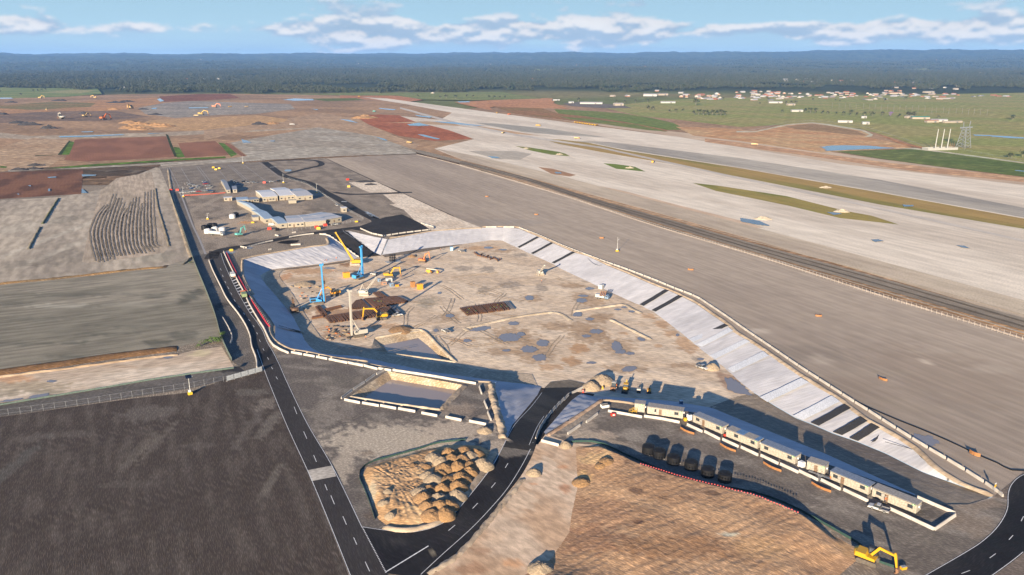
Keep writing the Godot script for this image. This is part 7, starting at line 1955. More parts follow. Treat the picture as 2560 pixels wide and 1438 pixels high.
	for i in 4:
		tag(obj("steel_pipe", MB.new().cyl(Vector3(0, 0, 0), Vector3(0.8, 2.6, -0.3), 0.24, 0.24, 10).mesh(), mat("rust_steel", Color(0.20, 0.10, 0.05), 0.8), null, Transform3D(Basis(), GV("c", 2325 + i * 16, 700, D + 2.2))), "short rusty pipe leaning on the white flatbed truck", "pipe", "pipes on the flatbed truck")
	# black steel cage
	var cg := thing("steel_cage", "black open steel cage standing on a pale plate", "cage", GV("b", 1785, 400, D), 0.5)
	obj("plate", MB.new().box(Vector3(0, 0.08, 0), Vector3(9, 0.15, 6)).mesh(), cream, cg)
	var dark := mat("machine_black", Color(0.02, 0.02, 0.022), 0.5)
	for x in [-1.7, -0.6, 0.6, 1.7]:
		for z in [-1.0, 1.0]:
			obj("upright", MB.new().bar(Vector3(x, 0.1, z), Vector3(x, 4.6, z), 0.26, 0.26).mesh(), dark, cg)
	for y in [1.0, 2.6, 4.4]:
		obj("rail", MB.new().bar(Vector3(-1.8, y, 1.0), Vector3(1.8, y, 1.0), 0.22, 0.22).bar(Vector3(-1.8, y, -1.0), Vector3(1.8, y, -1.0), 0.22, 0.22).bar(Vector3(-1.7, y, -1), Vector3(-1.7, y, 1), 0.2, 0.2).bar(Vector3(1.7, y, -1), Vector3(1.7, y, 1), 0.2, 0.2).mesh(), dark, cg)
	# trucks on the hatched pad
	truck("white and yellow traffic truck on the hatched pad", GV("t", 222, 478, 0.1), yaw_px("t", 240, 500, 205, 440), white_paint(), mat("gen_white", Color(0.48, 0.48, 0.46), 0.5), 5.6)
	truck("green-bodied truck with orange cab on the hatched pad", GV("t", 322, 655, 0.1), yaw_px("t", 340, 700, 300, 620), orange, mat("truck_green", Color(0.19, 0.24, 0.12), 0.6), 7.4)
	# light towers
	light_tower("light tower with black solar panel beside the wire fence", GV("h", 1708, 490), 6.6, true)
	light_tower("light tower alone on the rolled apron", G(1543, 629), 9.0)
	for q in [[1002, 126, "light tower on the far edge of the car park"], [1449, 342, "light tower by the camp road above the white-roofed block"], [1818, 452, "light tower beside the large camp roof"], [345, 497, "light tower at the corner of the red mesh line"], [612, 745, "squat light tower alone on the camp yard"]]:
		light_tower(q[2], GV("a", q[0], q[1]), 9.0 if q[0] != 612 else 5.0)
	for q in [["a", 875, 1090, "yellow ballast box beside the camp road bend"], ["a", 1110, 785, "small yellow box near the L-shaped camp block"], ["a", 2255, 775, "yellow ballast box on the camp road corner"]]:
		box_thing("ballast_box", q[3], "box", GV(q[0], q[1], q[2]), 0.3, [["block", Vector3(0, 0.5, 0), Vector3(2.2, 1.0, 1.6), "tower_yellow"], ["cap", Vector3(0, 1.05, 0), Vector3(1.6, 0.12, 1.1), "tower_yellow"], ["foot", Vector3(0, 0.05, 0), Vector3(2.4, 0.1, 1.8), "machine_black"]])
	people()

# People: one continuous skin over a tapered skeleton, meshed as surface nets; colours by where on the body
func person_mesh(pose: int) -> ArrayMesh:
	var J := {"hip": Vector3(0, 0.95, 0), "chest": Vector3(0.02, 1.32, 0), "neck": Vector3(0.02, 1.52, 0), "head": Vector3(0.04, 1.65, 0)}
	var bones := [["hip", "chest", 0.145, 0.165], ["chest", "neck", 0.12, 0.06], ["neck", "head", 0.065, 0.10]]
	for s in [-1, 1]:
		var k := "l" if s < 0 else "r"
		var sw: float = 0.18 * s if pose == 1 else 0.03 * s
		J["h" + k] = Vector3(0, 0.92, s * 0.10)
		J["k" + k] = Vector3(sw * 0.6 + 0.03, 0.50, s * 0.12)
		J["a" + k] = Vector3(sw - 0.02, 0.07, s * 0.13)
		J["t" + k] = Vector3(sw + 0.17, 0.05, s * 0.15)
		J["s" + k] = Vector3(0.0, 1.42, s * 0.18)
		J["e" + k] = Vector3(-0.03 - sw * 0.4, 1.13, s * 0.25) if pose < 2 else Vector3(0.12, 1.17, s * 0.26)
		J["w" + k] = Vector3(0.05 - sw * 0.6, 0.88, s * 0.25) if pose < 2 else Vector3(0.36, 1.22, s * 0.16)
		J["f" + k] = J["w" + k] + (Vector3(0.03, -0.15, 0) if pose < 2 else Vector3(0.14, 0.0, -s * 0.03))
		bones += [["hip", "h" + k, 0.13, 0.11], ["h" + k, "k" + k, 0.095, 0.065], ["k" + k, "a" + k, 0.062, 0.045], ["a" + k, "t" + k, 0.05, 0.04], ["chest", "s" + k, 0.12, 0.075], ["s" + k, "e" + k, 0.065, 0.05], ["e" + k, "w" + k, 0.048, 0.034], ["w" + k, "f" + k, 0.04, 0.022]]
	var c := 0.045
	var lo := Vector3(-0.5, -0.1, -0.5)
	var n := Vector3i(24, 44, 22)
	var f := PackedFloat32Array()
	f.resize(n.x * n.y * n.z)
	f.fill(9.0)
	for b in bones:
		var a: Vector3 = J[b[0]]
		var e: Vector3 = J[b[1]]
		var d := e - a
		for z in n.z:
			for y in n.y:
				for x in n.x:
					var p := lo + Vector3(x, y, z) * c
					var t := clampf((p - a).dot(d) / d.length_squared(), 0, 1)
					var q: float = p.distance_to(a + d * t) - lerpf(b[2], b[3], t)
					var i := x + n.x * (y + n.y * z)
					var h := maxf(0.05 - absf(f[i] - q), 0.0) / 0.05
					f[i] = minf(f[i], q) - h * h * 0.0125
	var id := {}
	var mb := MB.new()
	var off := [Vector3i(0, 0, 0), Vector3i(1, 0, 0), Vector3i(0, 1, 0), Vector3i(1, 1, 0), Vector3i(0, 0, 1), Vector3i(1, 0, 1), Vector3i(0, 1, 1), Vector3i(1, 1, 1)]
	var ed := [[0, 1], [2, 3], [4, 5], [6, 7], [0, 2], [1, 3], [4, 6], [5, 7], [0, 4], [1, 5], [2, 6], [3, 7]]
	for z in n.z - 1:
		for y in n.y - 1:
			for x in n.x - 1:
				var s := []
				var m := 0
				for o in off:
					var w := f[x + o.x + n.x * (y + o.y + n.y * (z + o.z))]
					s.append(w)
					if w < 0:
						m += 1
				if m == 0 or m == 8:
					continue
				var sum := Vector3.ZERO
				var k := 0
				for g in ed:
					if (s[g[0]] < 0) != (s[g[1]] < 0):
						var t: float = s[g[0]] / (s[g[0]] - s[g[1]])
						sum += Vector3(off[g[0]]).lerp(Vector3(off[g[1]]), t)
						k += 1
				var p := lo + (Vector3(x, y, z) + sum / k) * c
				id[Vector3i(x, y, z)] = mb.v.size()
				mb.v.append(p)
				var col := Color(0.02, 0.03, 0.06)
				if p.y > 1.56:
					col = Color(0.40, 0.24, 0.16)
				elif p.y > 0.98:
					col = Color(0.62, 0.16, 0.02) if absf(p.z) < 0.24 else Color(0.03, 0.05, 0.11)
				elif absf(p.z) > 0.2 and p.y > 0.68:
					col = Color(0.40, 0.24, 0.16)
				elif p.y < 0.12:
					col = Color(0.03, 0.025, 0.02)
				mb.c.append(col)
	mb.n.resize(mb.v.size())
	for z in range(1, n.z - 1):
		for y in range(1, n.y - 1):
			for x in range(1, n.x - 1):
				var i := x + n.x * (y + n.y * z)
				for ax in 3:
					var w := f[i + [1, n.x, n.x * n.y][ax]]
					if (f[i] < 0) == (w < 0):
						continue
					var u := [Vector3i(0, 1, 0), Vector3i(0, 0, 1), Vector3i(1, 0, 0)][ax] as Vector3i
					var v := [Vector3i(0, 0, 1), Vector3i(1, 0, 0), Vector3i(0, 1, 0)][ax] as Vector3i
					var o := Vector3i(x, y, z)
					var q := [id[o - u - v], id[o - v], id[o], id[o - u]]
					if f[i] >= 0:
						q.reverse()
					mb.ix.append_array([q[0], q[2], q[1], q[0], q[3], q[2]])
	for i in range(0, mb.ix.size(), 3):
		var m := (mb.v[mb.ix[i + 2]] - mb.v[mb.ix[i]]).cross(mb.v[mb.ix[i + 1]] - mb.v[mb.ix[i]])
		for j in 3:
			mb.n[mb.ix[i + j]] += m
	for i in mb.n.size():
		mb.n[i] = mb.n[i].normalized()
	return mb.mesh()

func people() -> void:
	var m := StandardMaterial3D.new()
	m.vertex_color_use_as_albedo = true
	m.roughness = 0.85
	var pose := [person_mesh(0), person_mesh(1), person_mesh(2)]
	var hat := MB.new().lathe(prof([0.17, 0.0, 0.125, 0.02, 0.125, 0.07, 0.09, 0.13, 0.0, 0.15]), 14).mesh()
	for q in [["f", 742, 668, 0.0, 0, 0.4, "person in orange vest standing at the corner of the slate-roofed cabin"], ["b", 1062, 402, PIT, 1, 0.3, "person in orange vest walking at the foot of the north-west slope"], ["b", 1085, 402, PIT, 2, 2.6, "person in orange vest working beside a red crate at the north-west slope"], ["b", 1188, 378, PIT, 0, 1.2, "person standing alone on the lit north-west slope foot"],
			["c", 780, 262, PIT, 0, 0.2, "person standing by the stand near the pale blue toilet"], ["f", 1190, 842, 0.35, 2, -0.6, "person in orange vest in the doorway of the last cabin"], ["b", 1498, 1220, PIT, 0, 1.0, "person standing beside the white piling rig"], ["t", 240, 492, 0.1, 1, 2.0, "person in orange vest walking by the traffic truck"], ["b", 1155, 515, PIT, 0, 0.0, "person standing between the yellow box and the tall blue rig"], ["c", 1760, 570, PIT, 0, 0.0, "person standing before the short-boom crane"]]:
		var t := thing("person", q[6], "person", GV(q[0], q[1], q[2], q[3]), q[5], "")
		obj("body", pose[q[4]], m, t)
		obj("hard_hat", hat, mat("hat_white", Color(0.55, 0.55, 0.52), 0.4), t, Transform3D(Basis(), Vector3(0.04, 1.68, 0)))


# ---------------------------------------------------------------- steel, camp, fences
func steel() -> void:
	var rust := [mat("beam_rust", Color(0.17, 0.072, 0.03), 0.85), mat("beam_brown", Color(0.13, 0.062, 0.03), 0.85), mat("beam_grey", Color(0.17, 0.16, 0.16), 0.6)]
	var m := MB.new().ext(prof([-0.3, 0, 0.3, 0, 0.3, 0.07, 0.05, 0.07, 0.05, 0.55, 0.3, 0.55, 0.3, 0.62, -0.3, 0.62, -0.3, 0.55, -0.05, 0.55, -0.05, 0.07, -0.3, 0.07]), -0.5, 0.5).mesh()
	var row := func(k: String, a0: Array, b0: Array, a1: Array, b1: Array, n: int, label: String, group: String, marks := []):
		for i in n:
			var t := (i + 0.5) / n
			var a := GV(k, lerpf(a0[0], a1[0], t), lerpf(a0[1], a1[1], t), PIT + 0.15)
			var b := GV(k, lerpf(b0[0], b1[0], t) + rng.randf_range(-6, 6), lerpf(b0[1], b1[1], t) + rng.randf_range(-3, 3), PIT + 0.15)
			var o := obj("steel_beam", m, rust[2 if i >= n - 3 and n > 20 else rng.randi() % 2])
			o.transform = Transform3D(Basis(Vector3.UP, yaw_of(b - a) + PI / 2).scaled_local(Vector3(1, 1, a.distance_to(b))), (a + b) / 2.0)
			tag(o, label, "beam", group)
			if i in marks:
				var g := obj("paint_mark", MB.new().box(Vector3(0, 0.625, 0), Vector3(0.4, 0.02, 0.09)).mesh(), mat("mark_yellow", Color(0.5, 0.42, 0.02), 0.7) if i % 3 else mat("mark_green", Color(0.08, 0.3, 0.12), 0.7), o)
				g.position.z = rng.randf_range(-0.25, 0.25)
	row.call("b", [1062, 985], [1112, 1052], [1800, 872], [1885, 950], 44, "rusty steel beam in the long row before the yellow excavator", "beams in the long row")
	row.call("b", [1482, 798], [1592, 892], [1860, 770], [1975, 822], 34, "rusty steel beam in the row behind the lattice crane tracks", "beams in the back row", [6, 8, 9, 11])
	row.call("b", [1575, 735], [1650, 800], [1640, 722], [1728, 782], 7, "rusty steel beam in the short bundle behind the lattice crane", "beams in the short bundle")
	row.call("b", [965, 882], [1040, 978], [1012, 868], [1088, 962], 6, "rusty steel beam in the bundle below the tall blue rig", "beams below the blue rig")
	row.call("b", [1062, 905], [1240, 868], [1090, 930], [1250, 892], 3, "rusty steel beam lying crosswise below the tall blue rig", "crosswise beams")
	row.call("b", [925, 1010], [1050, 990], [935, 985], [1045, 972], 4, "rusty steel beam end scattered left of the long row", "scattered beam ends")
	row.call("b", [1310, 905], [1400, 820], [1540, 895], [1460, 805], 12, "rusty steel beam in the flat stack between the beam rows", "beams in the flat stack")
	row.call("c", [962, 822], [1036, 890], [1440, 755], [1506, 826], 28, "rusty steel beam in the separate rack on open sand", "beams in the separate rack", [1, 3, 4, 6, 15, 17, 18, 20, 21, 22, 24])
	for i in 13:
		var a := GV("c", 1115 + i * 20, 285 + i * 5 + (i % 3) * 8, PIT + 0.15)
		var o := obj("steel_beam", m, rust[i % 2], null, Transform3D(Basis(Vector3.UP, rng.randf_range(-0.6, 0.8)).scaled_local(Vector3(1, 1, rng.randf_range(2.5, 5.0))), a))
		tag(o, "short rusty beam in the scattered pile near the north-east corner", "beam", "scattered short beams")
	# rubble, formwork and offcuts at the pit corner
	var bits := [mat("offcut_orange", Color(0.45, 0.14, 0.03), 0.8), mat("timber", Color(0.25, 0.19, 0.12), 0.8), mat("offcut_grey", Color(0.25, 0.23, 0.21), 0.8), mat("offcut_dark", Color(0.05, 0.045, 0.04), 0.8)]
	for i in 70:
		var q: Vector3 = GV("b", rng.randf_range(1060, 1370), rng.randf_range(1080, 1230), PIT + 0.1) if i < 46 else GV("b", rng.randf_range(700, 1000), rng.randf_range(600, 960), PIT + 0.1)
		var o := obj("offcut", MB.new().ext(prof([-1.0, 0, 0.9, 0, 1.0, 0.25, 0.4, 0.42, -0.8, 0.34]), -0.3, 0.35).mesh() if not meshes.has("offcut") else meshes["offcut"], bits[rng.randi() % 4], null, Transform3D(Basis(Vector3.UP, rng.randf() * TAU).scaled_local(Vector3.ONE * rng.randf_range(0.5, 1.3)), q))
		meshes["offcut"] = o.mesh
		tag(o, "offcut of formwork lying by the white piling rig" if i < 46 else "offcut lying on the churned floor around the tall blue rig", "offcut", "offcuts by the white rig" if i < 46 else "offcuts round the blue rig")

# A camp hall: front-left and front-right ground points, depth, height
func hall(label: String, a: Vector3, b: Vector3, deep: float, tall: float, roof_mat: Material, wins: int, group := "camp halls", stripes := 0) -> void:
	var d := b - a
	var l := d.length()
	var t := thing("camp_building", label, "building", a, yaw_of(d), group)
	var cream := mat("hall_cladding", Color(0.32, 0.28, 0.215), 0.75)
	var trim := mat("dark_trim", Color(0.05, 0.055, 0.06), 0.5)
	obj("wall", MB.new().box(Vector3(l / 2, tall / 2, -deep / 2), Vector3(l, tall, deep)).mesh(), cream, t)
	var rf := MB.new()
	rf.ext(prof([-deep - 0.4, tall - 0.05, 0.4, tall - 0.05, 0.4, tall + 0.12, -deep / 2, tall + 0.12 + deep * 0.035, -deep - 0.4, tall + 0.12]), -0.3, l + 0.3)
	var r := obj("roof", rf.mesh(), roof_mat, t, Transform3D(Basis(Vector3(0, 0, 1), Vector3.UP, Vector3(-1, 0, 0)), Vector3(l, 0, 0)))
	for i in stripes:
		var z := -deep * (0.25 + 0.5 * i / maxf(1, stripes - 1)) if stripes > 1 else -deep * 0.5
		obj("roof_sheet", MB.new().box(Vector3(l / 2, tall + 0.16 + deep * 0.035 * (1.0 - absf(z + deep / 2) / (deep / 2)), z), Vector3(l + 0.5, 0.06, 1.6)).mesh(), mat("roof_sheet_blue", Color(0.22, 0.30, 0.40), 0.4, 0.3), t)
	obj("gutter", MB.new().box(Vector3(l / 2, tall - 0.1, 0.42), Vector3(l + 0.5, 0.16, 0.1)).mesh(), mat("galvanised", Color(0.36, 0.38, 0.40), 0.45, 0.6), t)
	for i in wins:
		var x := l * (i + 0.5) / wins
		if i % 3 == 1:
			var f := obj("door", MB.new().box(Vector3(x, 1.1, 0.03), Vector3(1.0, 2.1, 0.07)).mesh(), mat("door_panel", Color(0.16, 0.10, 0.06), 0.6), t)
			obj("handle", MB.new().box(Vector3(x + 0.35, 1.05, 0.09), Vector3(0.12, 0.06, 0.05)).mesh(), trim, f)
		else:
			var f := obj("window", MB.new().box(Vector3(x, 1.7, 0.03), Vector3(1.5, 1.0, 0.07)).mesh(), trim, t)
			obj("pane", MB.new().box(Vector3(x, 1.7, 0.075), Vector3(1.3, 0.84, 0.02)).mesh(), glass("tinted_glass", Color(0.03, 0.035, 0.04)), f)

func camp() -> void:
	var pale := mat("roof_pale", Color(0.52, 0.49, 0.47), 0.45, 0.2)
	var white := mat("roof_white", Color(0.66, 0.64, 0.62), 0.45, 0.1)
	var zinc := mat("roof_zinc", Color(0.27, 0.28, 0.30), 0.5, 0.25)
	var bluez := mat("roof_light_blue", Color(0.34, 0.42, 0.50), 0.45, 0.25)
	var H := func(label: String, fl: Array, fr: Array, deep: float, tall: float, m: Material, wins: int, stripes := 0):
		hall(label, GV("y", fl[0], fl[1]), GV("y", fr[0], fr[1]), deep, tall, m, wins, "camp buildings", stripes)
	H.call("white-roofed camp hall next to the low annex with blue roof", [830, 236], [963, 226], 36.0, 4.0, white, 5)
	H.call("middle camp hall of the three side by side", [980, 224], [1116, 214], 44.0, 4.0, white, 4)
	H.call("camp hall with blue front eave, last of three side by side", [1140, 226], [1282, 214], 40.0, 3.8, pale, 3, 1)
	H.call("low annex with light blue roof left of the three halls", [592, 254], [692, 248], 13.0, 3.2, bluez, 3)
	H.call("small annex joining the blue-roofed annex and the halls", [696, 250], [792, 240], 10.0, 3.0, zinc, 4)
	H.call("small square cabin alone left of the annexes", [474, 230], [546, 226], 6.0, 2.8, pale, 2)
	H.call("cream container before the last of the three halls", [1062, 252], [1132, 248], 3.0, 2.7, mat("hall_cladding", Color(0.32, 0.28, 0.215), 0.75), 0)
	H.call("long narrow cabin block beside the car park", [500, 158], [532, 156], 66.0, 3.0, zinc, 1)
	H.call("short cabin block standing beside the long narrow one", [555, 154], [592, 152], 22.0, 2.9, zinc, 1)
	H.call("narrow wing of the L-shaped camp block running back", [800, 372], [838, 368], 62.0, 3.0, bluez, 0)
	H.call("blue-roofed hall in the corner of the L-shaped block", [846, 434], [926, 426], 40.0, 3.4, bluez, 2)
	H.call("blue-grey roofed hall at the near end of the L-shaped block", [968, 478], [1050, 470], 26.0, 3.4, bluez, 1)
	H.call("camp hall with two windows and a yellow door in the L-shaped block", [1054, 470], [1206, 460], 26.0, 3.4, pale, 4, 1)
	H.call("wide blank-walled hall in the L-shaped block", [1216, 462], [1402, 446], 27.0, 3.5, pale, 0, 2)
	hall("last hall of the L-shaped block with dark yard behind", GV("a", 1928, 798), GV("a", 2092, 770), 26.0, 3.6, pale, 3, "camp buildings", 2)
	H.call("small shed left of the L-shaped block", [738, 408], [790, 404], 9.0, 2.6, zinc, 0)
	hall("white cube cabin beside the camp road", GV("a", 2098, 668), GV("a", 2150, 664), 5.0, 3.4, white, 1, "camp buildings")
	# tanks and trucks
	var wt := MB.new().lathe(prof([2.3, 0, 2.3, 2.5, 2.0, 2.75, 0.7, 3.2, 0.01, 3.25]), 24).mesh()
	var wp := mat("tank_white", Color(0.44, 0.44, 0.43), 0.5, 0.0, false)
	var bp := mat("black_poly", Color(0.012, 0.012, 0.013), 0.38, 0.0, false)
	for q in [[325, 520, 1, "round white tank nearest the tanker truck"], [392, 502, 1, "round white tank in the middle of the tank cluster"], [458, 506, 1, "round white tank at the right of the tank cluster"], [550, 384, 1, "round white tank alone in the camp yard"], [298, 486, 0, "black tank at the corner of the tank cluster"], [348, 470, 0, "black tank at the back of the tank cluster"], [384, 468, 0, "black tank behind the white tanks"], [580, 368, 0, "black tank behind the lone white tank"]]:
		var t := thing("storage_tank", q[3], "tank", GV("y", q[0], q[1]), 0.0, "camp tanks")
		obj("tank_body", wt, wp if q[2] else bp, t)
		obj("hatch", MB.new().cyl(Vector3(0.8, 2.9, 0), Vector3(0.8, 3.35, 0), 0.35, 0.35, 12).mesh(), wp if q[2] else bp, t)
		obj("pipe", MB.new().cyl(Vector3(0, 0.2, 2.2), Vector3(0, 0.2, 2.7), 0.1, 0.1, 8).mesh(), bp, t)
	truck("white tanker truck before the white tanks", GV("y", 410, 542), yaw_px("y", 340, 535, 470, 545), white_paint(), white_paint(), 11.0, true)
	# parked cars
	var paints := [white_paint(), mat("vehicle_silver", Color(0.30, 0.31, 0.32), 0.35, 0.3, false), mat("vehicle_red", Color(0.28, 0.02, 0.02), 0.35, 0.0, false), mat("vehicle_blue", Color(0.02, 0.07, 0.18), 0.35, 0.0, false), mat("vehicle_black", Color(0.012, 0.012, 0.014), 0.3, 0.0, false)]
	var tone := ["white", "silver", "red", "blue", "black"]
	var sort := ["ute", "sedan", "wagon", "van"]
	for q in [[140, 76, 0, 0], [162, 86, 1, 1], [210, 94, 0, 2], [160, 112, 0, 0], [226, 118, 0, 0], [240, 104, 1, 1], [185, 118, 3, 1], [295, 54, 1, 2], [306, 64, 3, 1], [305, 76, 2, 1], [325, 92, 1, 1], [346, 104, 1, 0], [336, 116, 0, 1], [95, 157, 0, 1], [118, 154, 0, 1], [146, 152, 0, 2], [197, 147, 0, 1], [243, 146, 2, 1], [270, 143, 0, 1], [294, 141, 1, 1], [320, 140, 1, 1], [346, 139, 3, 1], [376, 154, 4, 0], [552, 50, 1, 2], [562, 62, 0, 0],
			[572, 76, 0, 2], [592, 98, 0, 1], [600, 84, 3, 1], [655, 58, 4, 2], [676, 66, 0, 0], [722, 66, 0, 0], [752, 66, 1, 2], [905, 57, 0, 1], [972, 52, 4, 2]]:
		var where := "in the row by the red mesh line" if q[1] > 135 and q[0] < 400 else ("among the cars left of the long cabin block" if q[0] < 400 else ("beside the short cabin block" if q[0] < 620 else "at the back of the three camp halls"))
		car("%s %s parked %s" % [tone[q[2]], sort[q[3]], where], GV("y", q[0], q[1]), yaw_px("y", q[0], q[1], q[0] + 20, q[1] - 2) + (0.0 if q[1] > 135 else 0.15) + rng.randf_range(-0.08, 0.08), paints[q[2]], q[3], "cars parked at the camp")
	car("white ute parked on the road side of the wide hall", GV("a", 2012, 808), yaw_px("a", 1980, 810, 2050, 803), white_paint(), 0)
	car("pale ute parked by the camp road fence", GV("a", 2035, 592), yaw_px("a", 2010, 575, 2060, 605), white_paint(), 0)
	car("white van parked before the near end of the L-shaped block", GV("a", 1325, 815), 0.2, white_paint(), 3)
	# bright stores by the road
	mat("signal_red", Color(0.52, 0.04, 0.02), 0.5)
	for q in [[1815, 840, "signal_red", "red store cage by the road before the wide hall"], [1910, 818, "signal_red", "red water barrier stack by the road before the hall"], [1838, 855, "tower_yellow", "yellow store cage by the road before the wide hall"], [1295, 858, "signal_red", "small red box near the white van"], [1240, 345, "signal_red", "red mesh stack behind the camp halls"], [1385, 868, "black_poly", "black drum rack near the white van"], [205, 430, "signal_red", "red mesh roll at the car park entrance"], [280, 428, "signal_red", "red mesh roll at the end of the mesh line"], [2158, 312, "signal_red", "orange-red box alone on the far yard"], [2172, 390, "tower_yellow", "ochre box alone on the far yard"], [675, 178, "tower_yellow", "yellow store at the back of the car park"], [705, 200, "tower_yellow", "yellow skip at the back of the car park"], [742, 188, "tower_yellow", "small yellow box at the back of the car park"]]:
		box_thing("site_store", q[3], "store", GV("a", q[0], q[1]), rng.randf() * 0.6, [["casing", Vector3(0, 0.8, 0), Vector3(2.6, 1.6, 1.8), q[2]], ["cover", Vector3(0, 1.66, 0), Vector3(2.3, 0.14, 1.5), q[2]], ["foot", Vector3(0, 0.05, 0), Vector3(2.7, 0.1, 1.9), "dark_trim"]])
	# red mesh line across the camp
	fence("red mesh fence line between car park and camp yard", line3("a", [355, 485, 500, 478, 650, 468, 810, 455]), 1.0, 3.0, mat("red_mesh", Color(0.34, 0.07, 0.04), 0.8), mat("dark_steel", Color(0.04, 0.04, 0.04), 0.6), true)

# A fence along a line: posts are parts; either a cloth band or two wires
func fence(label: String, p: PackedVector3Array, tall: float, gap: float, cloth: Material, posts: Material, solid: bool, called := "mesh_fence", thick := 0.06) -> Node3D:
	var t := thing(called, label, "fence", p[0])
	var n := clampi(roundi(length_of(p) / gap), 2, 280)
	var q := even(p, n + 1)
	var pm := MB.new().bar(Vector3.ZERO, Vector3(0, tall * 1.05, 0), thick, thick).mesh()
	for i in n + 1:
		obj("post", pm, posts, t, Transform3D(Basis(), q[i] - p[0]))
	var fine := even(p, n * 2 + 1)
	var mb := MB.new()
	for i in n * 2:
		var a := fine[i] - p[0]
		var b := fine[i + 1] - p[0]
		if solid:
			var sag := Vector3(0, tall * (0.93 + 0.05 * sin(i * 1.7)), 0)
			mb.quad(a, b, b + sag, a + sag)
		else:
			for h in [0.35, 1.0]:
				mb.bar(a + Vector3(0, tall * h, 0), b + Vector3(0, tall * h, 0), thick * 0.6, thick * 0.6)
	obj("cloth" if solid else "wire", mb.mesh(), cloth, t)
	return t

func fences() -> void:
	var green := mat("silt_cloth", Color(0.016, 0.05, 0.04), 0.85)
	var dark := mat("dark_steel", Color(0.04, 0.04, 0.04), 0.6)
	var galv := mat("galvanised", Color(0.36, 0.38, 0.40), 0.45, 0.6)
	fence("thin galvanised wire fence between dark platform and service road", line3("h", [-700, 800, 0, 688, 500, 622, 700, 596, 1200, 515, 1700, 440, 2010, 378]), 2.3, 3.4, galv, galv, false, "wire_fence", 0.05)
	fence("green silt fence between west fields and access lane", smooth_line(line3("q", [1445, -10, 1500, 150, 1570, 340, 1640, 548, 1700, 700, 1770, 870, 1840, 1060, 1890, 1240, 1940, 1360, 1985, 1450]), 3.0), 1.7, 3.0, mat("silt_cloth_grey", Color(0.085, 0.12, 0.10), 0.85), dark, true, "silt_fence")
	fence("low green silt fence along the pale strip", line3("h", [-600, 690, 0, 590, 300, 540, 900, 442, 1300, 372, 1700, 312, 2100, 258]), 0.7, 4.0, mat("silt_cloth_grey", Color(0.085, 0.12, 0.10), 0.85), dark, true, "silt_fence")
	fence("green silt fence round the spoil island", smooth_line(line3("g", [228, 885, 190, 760, 130, 600, 72, 470, 80, 400, 180, 315, 400, 252, 700, 170, 850, 120, 1140, 88]), 2.0), 0.7, 2.5, green, dark, true, "silt_fence")
	fence("green silt fence between the big spoil mound and the cabin yard", smooth_line(line3("r", [90, 88, 200, 82, 340, 102, 560, 205, 900, 345, 1250, 435, 1560, 495, 1800, 578, 2000, 678, 2300, 848, 2400, 905, 2470, 1010, 2700, 1100]), 2.0), 0.75, 2.5, green, dark, true, "silt_fence")
	# clad gate panels at the end of the service road
	var a := GV("h", 2035, 372)
	var b := GV("h", 2357, 282)
	for i in 5:
		var p := a.lerp(b, (i + 0.02) / 5.0)
		var q := a.lerp(b, (i + 0.98) / 5.0)
		var t := thing("hoarding_panel", "pale grey clad panel closing the service road at the main road", "panel", p, yaw_of(q - p), "clad panels closing the service road")
		var l := p.distance_to(q)
		obj("sheet", MB.new().box(Vector3(l / 2, 1.05, 0), Vector3(l, 1.9, 0.04)).mesh(), mat("panel_grey", Color(0.30, 0.32, 0.34), 0.6), t)
		obj("frame", MB.new().bar(Vector3(0, 2.02, 0.03), Vector3(l, 2.02, 0.03), 0.05, 0.05).bar(Vector3(0, 0.1, 0.03), Vector3(l, 0.1, 0.03), 0.05, 0.05).bar(Vector3(0, 0, 0.03), Vector3(0, 2.05, 0.03), 0.05, 0.05).mesh(), galv, t)
		obj("foot", MB.new().box(Vector3(0, 0.07, 0), Vector3(0.3, 0.14, 0.7)).mesh(), concrete(), t)
	# pink-capped stakes along the mound top
	var t := thing("bunting_line", "line of pink-capped stakes along the top of the big spoil mound", "bunting", GV("r", 650, 270, 2.4))
	var o := t.position
	var q := even(smooth_line(line3("r", [645, 275, 760, 312, 900, 360, 1100, 415, 1250, 450, 1400, 495, 1560, 535, 1700, 590, 1900, 670], 2.4), 1.0), 56)
	var stake := MB.new().bar(Vector3(0, -0.6, 0), Vector3(0, 0.8, 0), 0.05, 0.05).mesh()
	var cap := MB.new().box(Vector3(0, 0.8, 0), Vector3(0.3, 0.22, 0.3)).mesh()
	for p in q:
		p.y = mound_height(p.x, p.z)
		var s := obj("stake", stake, dark, t, Transform3D(Basis(), p - o))
		obj("cap", cap, mat("cap_pink", Color(0.60, 0.10, 0.10), 0.6), s)
	# the long temporary fence between apron and haul road: pale kerb, panels on feet
	var line := smooth_line(W3(V("z", [1042, 386, 1150, 413, 1396, 485, 1628, 561, 1914, 646, 2204, 739, 2560, 847, 2900, 962])), 6.0)
	bund("fence_kerb", line, 3.0, 0.35, earth("compacted_sand", Vector2(60, 16), 9.0), paint(A(184, 166, 149), A(174, 156, 139), 0.02), 0.15)
	var near := smooth_line(W3(V("z", [1150, 416, 1396, 488, 1628, 564, 1914, 650, 2204, 744, 2560, 852, 2700, 898])), 3.0)
	fence("long pale temporary fence between rolled apron and haul road", near, 2.1, 2.6, mat("fence_pale", Color(0.42, 0.38, 0.34), 0.6), mat("fence_pale", Color(0.42, 0.38, 0.34), 0.6), false, "temporary_fence", 0.09)
	fence("wire fence round the far side of the camp", line3("a", [100, 155, 600, 125, 1240, 100]), 1.8, 3.0, galv, galv, false, "wire_fence", 0.06)
	fence("wire fence along the camp road", smooth_line(line3("a", [1500, 300, 1700, 360, 1850, 450, 2060, 590, 2250, 700, 2330, 750, 2200, 780, 1900, 830, 1500, 880]), 3.0), 1.8, 3.2, galv, galv, false, "wire_fence", 0.06)
